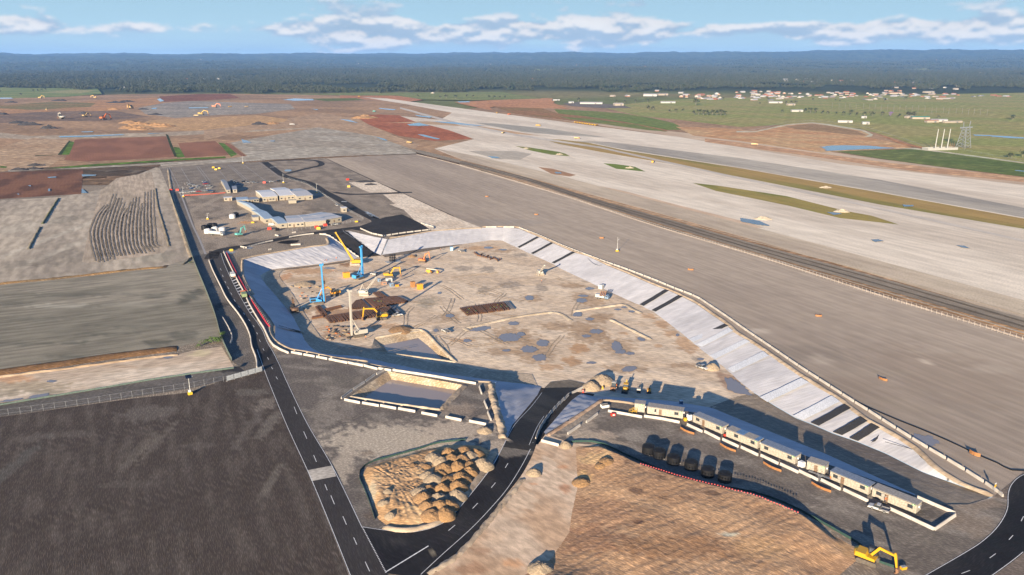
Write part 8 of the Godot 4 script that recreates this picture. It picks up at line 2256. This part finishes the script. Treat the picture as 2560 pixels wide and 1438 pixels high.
	fence("farm fence round the orange borrow field", line3("o", [-30, 520, 130, 495, 400, 435, 620, 418, 780, 430, 1080, 475, 1350, 560, 1590, 640, 1900, 670, 2431, 765]), 1.6, 7.0, galv, galv, false, "wire_fence", 0.12)
	# black pipe lying on the apron
	var pipe := MB.new()
	var pl := smooth_line(line3("f", [940, 5, 1100, 80, 1300, 165, 1500, 245, 1700, 330, 1850, 400, 2000, 470, 2120, 520, 2230, 575, 2400, 580], 0.16), 2.0)
	for i in pl.size() - 1:
		pipe.cyl(pl[i], pl[i + 1], 0.2, 0.2, 7, false)
	tag(obj("drain_pipe", pipe.mesh(), mat("black_poly", Color(0.012, 0.012, 0.013), 0.38)), "long black pipe lying on the apron toward the bend road", "pipe")
	var wire := MB.new()
	for s in [line3("f", [1190, 350, 1300, 380, 1440, 420, 1480, 470, 1620, 580, 1800, 680, 2020, 780], -0.4), line3("s", [290, 25, 340, 75, 400, 103, 470, 100], -0.7)]:
		var c := smooth_line(s, 2.0)
		for i in c.size() - 1:
			wire.cyl(c[i] + Vector3(0, 0.25, 0), c[i + 1] + Vector3(0, 0.25, 0), 0.07, 0.07, 6, false)
	tag(obj("hose", wire.mesh(), mat("black_poly", Color(0.012, 0.012, 0.013), 0.38)), "thin black hose lying down the east slope", "hose")
	# yellow sign at the crest tip, sign boards
	var sg := thing("warning_sign", "round yellow warning sign on the tip of the east crest", "sign", GV("f", 2087, 760), 0.6)
	obj("post", MB.new().bar(Vector3.ZERO, Vector3(0, 2.3, 0), 0.07, 0.07).mesh(), galv, sg)
	obj("plate", MB.new().cyl(Vector3(0, 2.0, 0), Vector3(0, 2.0, 0.04), 0.5, 0.5, 16).mesh(), mat("safety_yellow", Color(0.62, 0.36, 0.02), 0.5), sg)
	obj("cap_plate", MB.new().box(Vector3(0, 2.7, 0.02), Vector3(0.7, 0.35, 0.04)).mesh(), mat("appliance_white", Color(0.62, 0.62, 0.6), 0.5), sg)


# ---------------------------------------------------------------- far things: trees, houses, plant on the runway
func crown_mesh(seed_: int, tall: float, wide: float, leaves: int, bare := 0.28, size := 0.55) -> ArrayMesh:
	var r := RandomNumberGenerator.new()
	r.seed = seed_
	var mb := MB.new()
	var lobes := []
	for i in 6 + seed_ % 4:
		var a := r.randf() * TAU
		var q := r.randf_range(0.1, 0.75)
		lobes.append([Vector3(cos(a) * q * wide * 0.5, tall * r.randf_range(bare + 0.18, 0.86), sin(a) * q * wide * 0.5), wide * r.randf_range(0.2, 0.36)])
	for i in leaves:
		var l: Array = lobes[r.randi() % lobes.size()]
		var d := Vector3(r.randfn(), r.randfn() * 0.8, r.randfn()).normalized()
		var p: Vector3 = l[0] + d * l[1] * pow(r.randf(), 0.35)
		var n := (d + Vector3(r.randfn(), r.randfn(), r.randfn()) * 0.5).normalized()
		var u := n.cross(Vector3(r.randfn(), r.randfn(), r.randfn())).normalized() * size * r.randf_range(0.6, 1.3)
		var v := n.cross(u).normalized() * size * r.randf_range(0.5, 1.1)
		var k := mb.v.size()
		for c in [p - u, p + v * 0.8, p + u, p - v]:
			mb.v.append(c)
			mb.n.append((n + d + Vector3(0, 0.3, 0)).normalized())
		mb.ix.append_array([k, k + 1, k + 2, k, k + 2, k + 3])
	return mb.mesh()

func trunk_mesh(seed_: int, tall: float, wide: float) -> ArrayMesh:
	var r := RandomNumberGenerator.new()
	r.seed = seed_
	var mb := MB.new()
	var top := Vector3(r.randf_range(-0.4, 0.4), tall * 0.5, r.randf_range(-0.4, 0.4))
	mb.cyl(Vector3(0, -0.2, 0), top, tall * 0.03, tall * 0.02, 7, false)
	for i in 5:
		var a := TAU * i / 5.0 + r.randf()
		mb.cyl(top - Vector3(0, tall * 0.1 * r.randf(), 0), Vector3(cos(a) * wide * 0.3, tall * r.randf_range(0.62, 0.85), sin(a) * wide * 0.3), tall * 0.014, tall * 0.005, 5, false)
	return mb.mesh()

func leafy(called: String, lin: Color) -> StandardMaterial3D:
	var m := mat(called, lin, 0.8, 0.0, false)
	m.backlight_enabled = true
	m.backlight = Color(0.12, 0.14, 0.05)
	return m

func far_things() -> void:
	var r := RandomNumberGenerator.new()
	r.seed = 99
	var leaf := [leafy("gum_leaves", Color(0.030, 0.037, 0.020)), leafy("dark_leaves", Color(0.021, 0.034, 0.014)), leafy("olive_leaves", Color(0.042, 0.047, 0.025)), leafy("jacaranda", Color(0.16, 0.10, 0.22))]
	var bark := mat("bark", Color(0.22, 0.19, 0.15), 0.9)
	var crowns := []
	var trunks := []
	for i in 5:
		crowns.append(crown_mesh(i + 3, 1.0 * 12.0, 10.0, 260, 0.25, 0.62))
		trunks.append(trunk_mesh(i + 3, 12.0, 10.0))
	# trees one can tell apart on the pastures
	var n := 0
	for q in [["k", 118, 785, 1.7, 1, "big round tree alone on the pasture left of the town"], ["k", 105, 855, 1.0, 0, ""], ["k", 140, 857, 1.15, 1, ""], ["k", 175, 858, 1.2, 0, ""], ["k", 205, 858, 1.2, 1, ""], ["k", 240, 860, 1.2, 0, ""], ["k", 275, 860, 1.25, 1, ""], ["k", 305, 862, 1.2, 0, ""], ["k", 335, 862, 1.1, 1, ""], ["k", 20, 830, 0.7, 1, "small tree at the fence left of the copse"],
			["k", 762, 838, 0.75, 1, ""], ["k", 930, 840, 1.1, 1, ""], ["k", 970, 843, 1.1, 1, ""], ["k", 1005, 845, 1.1, 1, ""], ["k", 1060, 850, 0.8, 1, ""], ["k", 1100, 852, 0.7, 0, ""], ["k", 1165, 855, 0.7, 1, ""], ["k", 1215, 860, 0.9, 1, ""], ["k", 1270, 860, 1.1, 1, ""], ["k", 1315, 862, 0.8, 0, ""], ["k", 1375, 865, 1.05, 1, ""], ["k", 1430, 868, 1.2, 1, ""], ["k", 1505, 865, 0.9, 0, ""], ["k", 1565, 868, 1.1, 3, "purple flowering tree beside the green-roofed yard"], ["k", 1630, 878, 1.0, 1, ""], ["k", 1740, 870, 1.2, 0, ""], ["k", 1700, 868, 1.0, 0, ""],
			["k", 595, 778, 0.6, 1, ""], ["k", 320, 742, 0.8, 1, ""], ["k", 655, 748, 1.0, 1, ""], ["k", 790, 775, 0.9, 2, ""], ["k", 830, 778, 1.0, 2, ""], ["k", 860, 778, 0.9, 2, ""], ["k", 1160, 752, 0.6, 1, ""], ["k", 1190, 755, 0.6, 1, ""], ["k", 990, 748, 0.7, 1, ""], ["k", 1525, 758, 1.0, 1, ""], ["k", 1680, 745, 1.0, 0, ""], ["k", 2480, 890, 0.9, 1, ""],
			["j", 580, 722, 0.9, 0, ""], ["j", 745, 735, 1.0, 0, ""], ["j", 790, 732, 1.3, 0, ""], ["j", 862, 738, 1.4, 1, "broad tree alone before the forest edge"], ["j", 940, 725, 0.9, 2, ""], ["j", 990, 725, 0.9, 2, ""], ["j", 1110, 733, 0.9, 1, ""], ["j", 1150, 734, 1.0, 1, ""], ["j", 1190, 735, 0.9, 1, ""], ["j", 1230, 735, 0.9, 1, ""], ["j", 1775, 755, 1.3, 0, "tall tree at the edge of the depot yard"], ["j", 2060, 765, 0.9, 2, ""], ["j", 2120, 765, 0.9, 0, ""], ["j", 2200, 765, 0.9, 0, ""], ["j", 2290, 765, 1.0, 1, ""], ["j", 2295, 820, 1.2, 0, "bushy tree on the pasture below the depot"], ["j", 2330, 820, 0.9, 0, ""], ["j", 2450, 838, 0.8, 2, ""], ["j", 2500, 838, 0.8, 2, ""],
			["i", 245, 685, 1.0, 1, ""], ["i", 280, 682, 1.1, 1, ""], ["i", 310, 680, 1.0, 1, ""], ["i", 340, 675, 1.1, 0, ""], ["i", 155, 715, 0.9, 0, "tree alone on the green paddock at the left"], ["i", 0, 690, 0.9, 1, ""], ["o", 2300, 735, 0.7, 1, "dark bush at the fence of the green paddock"], ["o", 2325, 738, 0.6, 0, "small bush at the fence of the green paddock"], ["o", 2420, 730, 0.9, 1, "dark tree at the fence corner of the green paddock"], ["o", 2330, 410, 0.8, 1, "dark tree alone on the far right pasture"], ["o", 1440, 385, 1.0, 0, ""], ["o", 1480, 388, 0.9, 0, ""], ["o", 1700, 400, 0.7, 2, ""]]:
		var p := GV(q[0], q[1], q[2])
		var s: float = q[3] * r.randf_range(0.9, 1.1)
		var label: String = q[5] if q[5] else "%s among the scattered trees on the pastures" % ["grey-green gum tree", "dark green tree", "olive tree", "purple tree"][q[4]]
		var t := thing("pasture_tree", label, "tree", p, r.randf() * TAU, "" if q[5] else "scattered pasture trees")
		obj("crown", crowns[n % 5], leaf[q[4]], t, Transform3D(Basis().scaled(Vector3(s, s * 0.85, s)), Vector3.ZERO))
		obj("trunk", trunks[n % 5], bark, t, Transform3D(Basis().scaled(Vector3(s, s * 0.85, s)), Vector3.ZERO))
		n += 1
	for q in [["q", 1760, 1305, 0.32], ["q", 1820, 1295, 0.36], ["q", 1870, 1290, 0.3], ["q", 1910, 1235, 0.34], ["q", 1700, 1330, 0.2], ["q", 1630, 612, 0.16]]:
		var t := thing("shrub", "bright green shrub beside the silt fence of the access lane", "shrub", GV(q[0], q[1], q[2]), r.randf() * TAU, "shrubs beside the silt fence")
		obj("crown", crowns[n % 5], leafy("shrub_leaves", Color(0.07, 0.12, 0.02)), t, Transform3D(Basis().scaled(Vector3(q[3] * 1.4, q[3] * 0.7, q[3])), Vector3(0, -1.0 * q[3], 0)))
		obj("stem", trunks[n % 5], bark, t, Transform3D(Basis().scaled(Vector3.ONE * q[3] * 0.5), Vector3.ZERO))
		n += 1
	# the bushland that reads as one mass
	for kind in 4:
		var mm := MultiMesh.new()
		mm.transform_format = MultiMesh.TRANSFORM_3D
		mm.mesh = crown_mesh(20 + kind, 13.0, 11.0, 46, 0.15, 1.5)
		var where: Array[Transform3D] = []
		for i in 22000:
			var py := lerpf(236.0, 169.0, pow(r.randf(), 0.7))
			var px := r.randf_range(-250, 2810)
			var p := G(px, py)
			var edge := 231.0 + 6.0 * n_mid.get_noise_2d(px * 1.1, 9.0) - 10.0 * smoothstep(1500, 1750, px) - 6.0 * smoothstep(400, 150, px)
			if py > edge:
				continue
			var gap := n_big.get_noise_2d(p.x * 0.13, p.z * 0.06)
			if gap > 0.16 + 0.3 * smoothstep(225.0, 195.0, py):
				continue
			var s := r.randf_range(0.8, 1.35) * (1.0 + 0.35 * smoothstep(3500, 6000, -p.z))
			p.y = (hill_height(p.length(), atan2(p.x, -p.z)) if p.length() > 4400 else -0.6 - 0.0006 * p.length())
			where.append(Transform3D(Basis(Vector3.UP, r.randf() * TAU).scaled(Vector3(s, s * r.randf_range(0.85, 1.2), s)), p))
		mm.instance_count = where.size()
		for i in where.size():
			mm.set_instance_transform(i, where[i])
		var o := MultiMeshInstance3D.new()
		o.name = numbered("bushland")
		o.multimesh = mm
		o.material_override = [leaf[0], leaf[1], leaf[2], leaf[0]][kind]
		add_child(o)
		o.set_meta("kind", "stuff")
		o.set_meta("label", ["grey-green gum bushland covering the far plain", "dark green bushland covering the far plain", "olive bushland covering the far plain", "paler gum bushland covering the far plain"][kind])
		o.set_meta("category", "bushland")
	# houses of the town and of the farms
	var walls := [mat("house_brick", Color(0.30, 0.15, 0.10), 0.85), mat("house_cream", Color(0.28, 0.24, 0.19), 0.8), mat("house_white", Color(0.34, 0.33, 0.31), 0.7)]
	var roofs := [mat("tile_red", Color(0.32, 0.12, 0.07), 0.8), mat("tile_grey", Color(0.16, 0.16, 0.17), 0.7), mat("sheet_white", Color(0.40, 0.40, 0.40), 0.5), mat("sheet_cream", Color(0.42, 0.37, 0.31), 0.6), mat("sheet_green", Color(0.05, 0.22, 0.15), 0.6)]
	var wall_m := MB.new().box(Vector3(0, 1.5, 0), Vector3(14, 3.0, 10)).mesh()
	var roof_m := MB.new().ext(prof([-5.8, 2.9, 5.8, 2.9, 0, 5.6]), -7.6, 7.6).mesh()
	var names := ["red tiled", "grey tiled", "white roofed", "cream roofed"]
	var spots := []
	for b in [[0, 60, 700, 725, 5], [100, 300, 695, 745, 22], [420, 760, 678, 748, 46], [760, 1000, 690, 738, 14], [1000, 1340, 685, 735, 26], [1340, 1560, 690, 748, 20], [1560, 1760, 690, 725, 14], [1760, 2080, 690, 742, 20], [2180, 2460, 708, 728, 10], [700, 1300, 600, 622, 14], [1500, 2100, 625, 680, 14]]:
		for i in b[4]:
			spots.append(["k", r.randf_range(b[0], b[1]), r.randf_range(b[2], b[3])])
	for q in [["j", 140, 508], ["j", 200, 508], ["j", 260, 505], ["j", 330, 505], ["j", 860, 510], ["j", 940, 510], ["j", 1120, 512], ["j", 1420, 500], ["j", 1760, 515], ["j", 2270, 517], ["i", 1120, 615], ["i", 1390, 598], ["i", 1520, 598], ["i", 1620, 598], ["i", 920, 648], ["i", 980, 648], ["i", 570, 520], ["i", 1500, 500], ["i", 1960, 490], ["i", 2290, 508], ["j", 2030, 715], ["j", 690, 695], ["k", 1990, 552], ["k", 2240, 567], ["k", 1900, 510], ["j", 1430, 600], ["j", 1630, 630], ["j", 2140, 715], ["j", 2540, 690], ["j", 2360, 675]]:
		spots.append(q)
	for q in spots:
		var p := GV(q[0], q[1], q[2])
		var hill := p.length() > 4400
		p.y = hill_height(p.length(), atan2(p.x, -p.z)) + 8.0 if hill else -0.4 - 0.0006 * p.length()
		var k := r.randi() % 4
		var w := r.randi() % 3
		var t := thing("house", "%s house %s" % [names[k], "far off among the wooded hills" if hill else "in the town beyond the pasture"], "house", p, r.randf() * TAU, "%s houses" % ("hill" if hill else "town"))
		var s := r.randf_range(0.85, 1.3) * (1.3 if hill else 1.0)
		t.scale = Vector3(s, s * 0.9, s)
		obj("wall", wall_m, walls[w], t)
		obj("roof", roof_m, roofs[k], t, Transform3D(Basis(Vector3.UP, PI / 2), Vector3.ZERO))
	# larger sheds
	var sheds := [["j", 2310, 716, 44, 18, 6, 2, "long white shed beside the road before the town"], ["j", 2400, 710, 34, 16, 6, 1, "dark grey shed behind the long white shed"], ["j", 1870, 774, 60, 14, 4, 2, "long low white building on the depot yard"], ["j", 2072, 786, 24, 18, 5, 3, "round-cornered cream building on the depot yard"], ["j", 1720, 768, 14, 8, 4, 2, "small white shed at the corner of the depot yard"], ["j", 2440, 768, 40, 10, 4, 2, "low white sheds on the pasture right of the depot"], ["k", 710, 768, 36, 10, 4, 2, "long white shed at the near side of the town"], ["k", 825, 785, 20, 10, 4, 3, "tan shed beside the olive trees"], ["k", 870, 832, 26, 8, 4, 2, "long white shed at the start of the tree row"], ["k", 1600, 700, 44, 14, 5, 0, "long red-roofed hall in the town"], ["k", 1850, 692, 40, 14, 5, 3, "long cream hall in the town"],
		["o", 1540, 402, 34, 12, 4, 4, "green-roofed shed in the cluttered yard"], ["o", 1700, 425, 30, 10, 4, 2, "white shed in the cluttered yard"], ["o", 1640, 432, 24, 9, 4, 0, "rusty red shed in the cluttered yard"], ["o", 1450, 395, 18, 8, 4, 3, "cream shed beside the green-roofed shed"], ["o", 900, 434, 26, 4, 4, 2, "white truck bodies parked in a line on the pasture"], ["o", 1075, 448, 12, 7, 4, 2, "small white shed below the cluttered yard"], ["o", 1060, 396, 10, 5, 4, 2, "white box cabin beside the tree row"], ["o", 1820, 435, 40, 6, 3, 3, "line of crates at the end of the cluttered yard"], ["j", 1610, 748, 20, 6, 3, 2, "white cabins at the orange field corner"]]
	for q in sheds:
		var t := thing("shed", q[7], "shed", GV(q[0], q[1], q[2], 0.1), r.randf_range(-0.3, 0.3), "")
		obj("wall", MB.new().box(Vector3(0, q[5] / 2.0, 0), Vector3(q[3], q[5], q[4])).mesh(), walls[1 if q[6] != 2 else 2], t)
		obj("roof", MB.new().ext(prof([-q[4] / 2.0 - 0.5, q[5] - 0.1, q[4] / 2.0 + 0.5, q[5] - 0.1, 0, q[5] + q[4] * 0.12]), -q[3] / 2.0 - 0.4, q[3] / 2.0 + 0.4).mesh(), roofs[q[6]], t, Transform3D(Basis(Vector3.UP, PI / 2), Vector3.ZERO))
		obj("door", MB.new().box(Vector3(q[3] * 0.2, q[5] * 0.4, q[4] / 2.0 + 0.06), Vector3(4, q[5] * 0.8, 0.1)).mesh(), mat("machine_grey", Color(0.12, 0.12, 0.12), 0.6), t)
	# plant working far off
	var yel := mat("machine_yellow", Color(0.60, 0.33, 0.012), 0.45)
	var sand := mat("machine_sand", Color(0.50, 0.34, 0.14), 0.6)
	for q in [["l", 1310, 205, yel, "far yellow excavator beside the dark bank", 3.2], ["l", 620, 310, mat("machine_cream", Color(0.5, 0.46, 0.38), 0.45), "large cream excavator on the dark earthworks", 3.6], ["l", 1035, 318, mat("machine_orange", Color(0.55, 0.12, 0.02), 0.45), "red-orange excavator on the earthworks", 3.4], ["l", 850, 290, sand, "dusty excavator behind the red-orange one", 2.6], ["l", 2145, 195, mat("machine_orange", Color(0.55, 0.12, 0.02), 0.45), "far orange machine on the grey pad", 3.0], ["l", 2010, 270, yel, "far yellow excavator at the lower edge of the grey pad", 3.0], ["l", 400, 105, yel, "far yellow excavator on the skyline of the earthworks", 2.6], ["l", 950, 102, yel, "far yellow machine before the paddock", 2.6], ["l", 465, 230, sand, "far dusty machine beside the grass field", 2.2]]:
		excavator(q[4], GV(q[0], q[1], q[2], 0.2), r.randf() * TAU, 0.0, q[3], q[5], REACH, "")
	for q in [["n", 1760, 682, yel, "yellow dump truck on the worn runway track", 10.0], ["l", 1960, 280, sand, "dusty dump truck beside the far yellow excavator", 10.0], ["n", 395, 415, sand, "dusty truck on the pale base course", 9.0], ["n", 715, 348, yel, "yellow truck on the runway near the grey strip", 9.0], ["m", 1850, 552, sand, "dusty haul truck on the dark haul road", 11.0], ["n", 1070, 465, sand, "sand-coloured truck between the runway strips", 9.0], ["n", 335, 232, yel, "far yellow truck on the grey runway edge", 9.0], ["n", 450, 245, mat("machine_orange", Color(0.55, 0.12, 0.02), 0.45), "far red truck on the grey runway edge", 8.0], ["l", 2300, 192, yel, "far yellow truck on the grey pad", 9.0], ["l", 2465, 192, sand, "far dusty truck on the grey pad", 9.0], ["m", 1350, 88, yel, "far yellow truck at the end of the runway", 10.0], ["m", 680, 370, white_paint(), "white tanker truck beside the dark earth heap", 9.0], ["m", 1500, 238, mat("machine_green", Color(0.1, 0.34, 0.3), 0.5), "far green truck on the base course", 8.0], ["o", 125, 625, sand, "sand-coloured truck on the orange bank", 9.0]]:
		truck(q[4], GV(q[0], q[1], q[2], 0.25), r.randf() * TAU, q[3], q[3], q[5])
	for i in 9:
		truck("yellow scraper in the row parked beside the runway", GV("n", 1060 + i * 23, 318 + i * 3.4, 0.25), 1.0, yel, yel, 10.0)
		var last: Node3D = get_child(get_child_count() - 1)
		last.set_meta("group", "scrapers parked beside the runway")
	# dark and tan heaps of the far earthworks
	var hm := [heap_mesh(11, 1.0, 1.0, 0.5), heap_mesh(12, 1.0, 1.0, 0.5)]
	var dk := soil("dark_spoil", Color(0.05, 0.045, 0.045))
	var tn := soil("tan_spoil", A(144, 111, 78))
	for q in [["l", 290, 370, 20, 5, 0], ["l", 485, 405, 14, 5, 0], ["l", 175, 350, 18, 4, 0], ["l", 835, 258, 12, 4, 0], ["l", 600, 128, 22, 4, 0], ["l", 1160, 148, 26, 4, 0], ["l", 1260, 138, 22, 4, 0], ["l", 110, 145, 18, 3, 0], ["l", 20, 265, 14, 4, 0], ["l", 1400, 365, 24, 4, 1], ["l", 1560, 375, 22, 4, 1], ["l", 1640, 385, 20, 4, 1], ["l", 1300, 350, 22, 4, 1], ["l", 1400, 415, 22, 4, 1], ["l", 1300, 400, 20, 4, 1], ["m", 350, 365, 16, 4, 0], ["m", 480, 358, 14, 3, 1], ["m", 1400, 300, 30, 5, 1], ["l", 1430, 215, 14, 3, 0], ["l", 1550, 268, 16, 3, 0], ["l", 1130, 215, 14, 3, 1], ["o", 870, 1195, 7, 1.6, 2], ["o", 200, 1258, 7, 1.6, 2], ["o", 730, 990, 6, 1.2, 2], ["n", 905, 608, 5, 1.2, 2], ["n", 1550, 732, 5, 1.2, 2], ["n", 605, 553, 4, 1.0, 2], ["l", 355, 775, 10, 2, 0], ["l", 190, 818, 10, 2, 0], ["l", 335, 810, 8, 2, 0], ["m", 1465, 965, 6, 1.0, 0], ["m", 1420, 936, 10, 1.0, 0]]:
		var o := obj("earth_heap", hm[n % 2], [dk, tn, soil("pale_spoil", A(178, 165, 148))][q[5]], null, Transform3D(Basis(Vector3.UP, r.randf() * TAU).scaled(Vector3(q[3], q[4], q[3] * 0.6)), GV(q[0], q[1], q[2], 0.2)))
		tag(o, ["dark heap of damp earth on the far earthworks", "tan heap of earth on the far earthworks", "pale rubble heap on the runway strips"][q[5]], "earth heap", ["dark heaps on the far earthworks", "tan heaps on the far earthworks", "pale heaps on the runway strips"][q[5]])
		n += 1
	# pylon and line terminal
	var steel_m := mat("pylon_steel", Color(0.30, 0.32, 0.33), 0.5, 0.5)
	var t := thing("pylon", "grey lattice pylon on the pasture beside the three white poles", "pylon", GV("o", 1912, 650), 0.5)
	var legs := []
	for s in [[-1, -1], [1, -1], [1, 1], [-1, 1]]:
		legs.append(s)
		obj("leg", MB.new().bar(Vector3(s[0] * 6.5, 0, s[1] * 6.5), Vector3(s[0] * 4.0, 26, s[1] * 2.5), 0.5, 0.5).mesh(), steel_m, t)
	for lvl in 6:
		var b := MB.new()
		for e in 4:
			var s: Array = legs[e]
			var u: Array = legs[(e + 1) % 4]
			var f0 := lerpf(6.5, 4.0, lvl / 6.0)
			var f1 := lerpf(6.5, 4.0, (lvl + 1) / 6.0)
			var g0 := lerpf(6.5, 2.5, lvl / 6.0)
			var g1 := lerpf(6.5, 2.5, (lvl + 1) / 6.0)
			b.bar(Vector3(s[0] * f0, lvl * 4.33, s[1] * g0), Vector3(u[0] * f1, (lvl + 1) * 4.33, u[1] * g1), 0.3, 0.3)
			b.bar(Vector3(u[0] * f0, lvl * 4.33, u[1] * g0), Vector3(s[0] * f1, (lvl + 1) * 4.33, s[1] * g1), 0.3, 0.3)
		obj("brace", b.mesh(), steel_m, t)
	obj("cross_arm", MB.new().bar(Vector3(-13, 27, 0), Vector3(13, 27, 0), 1.2, 1.6).bar(Vector3(-10, 26, 0), Vector3(-4, 23, 0), 0.4, 0.4).bar(Vector3(10, 26, 0), Vector3(4, 23, 0), 0.4, 0.4).mesh(), steel_m, t)
	for s in [-1, 1]:
		obj("peak", MB.new().bar(Vector3(s * 6, 27, 0), Vector3(s * 7.5, 35, 0), 0.6, 0.6).mesh(), steel_m, t)
	t = thing("line_terminal", "white walled line terminal with three tall white poles", "substation", GV("o", 1720, 668), 0.2)
	var wht := mat("terminal_white", Color(0.30, 0.30, 0.28), 0.6)
	for s in [[0, -4, 44, 0.5], [0, 8, 44, 0.5]]:
		obj("wall", MB.new().box(Vector3(s[0], 1.6, -s[1]), Vector3(s[2], 3.2, s[3])).mesh(), wht, t)
	for s in [-22, 22]:
		obj("wall", MB.new().box(Vector3(s, 1.6, -2), Vector3(0.5, 3.2, 11.5)).mesh(), wht, t)
	for x in [-9, 0, 9]:
		obj("pole", MB.new().cyl(Vector3(x, 0, 0), Vector3(x + 1.0, 27, 0), 0.8, 0.5, 10).mesh(), wht, t)
	for x in [13, 16, 19]:
		obj("insulator_post", MB.new().cyl(Vector3(x, 0, 0), Vector3(x, 9, 0), 0.3, 0.2, 8).mesh(), mat("insulator_brown", Color(0.2, 0.09, 0.05), 0.5), t)
	# power poles along the town road
	var pole := MB.new().cyl(Vector3.ZERO, Vector3(0, 14, 0), 0.3, 0.2, 6).bar(Vector3(-2, 13, 0), Vector3(2, 13, 0), 0.2, 0.2).mesh()
	for i in 26:
		var p := GV("k", 1130 + i * 46 + r.randf_range(-8, 8), 808 + i * 2.2 + r.randf_range(-6, 6))
		tag(obj("power_pole", pole, mat("pole_grey", Color(0.14, 0.13, 0.12), 0.8), null, Transform3D(Basis(Vector3.UP, r.randf() * 0.5), p)), "thin grey pole in the line across the pasture", "pole", "poles across the pasture")
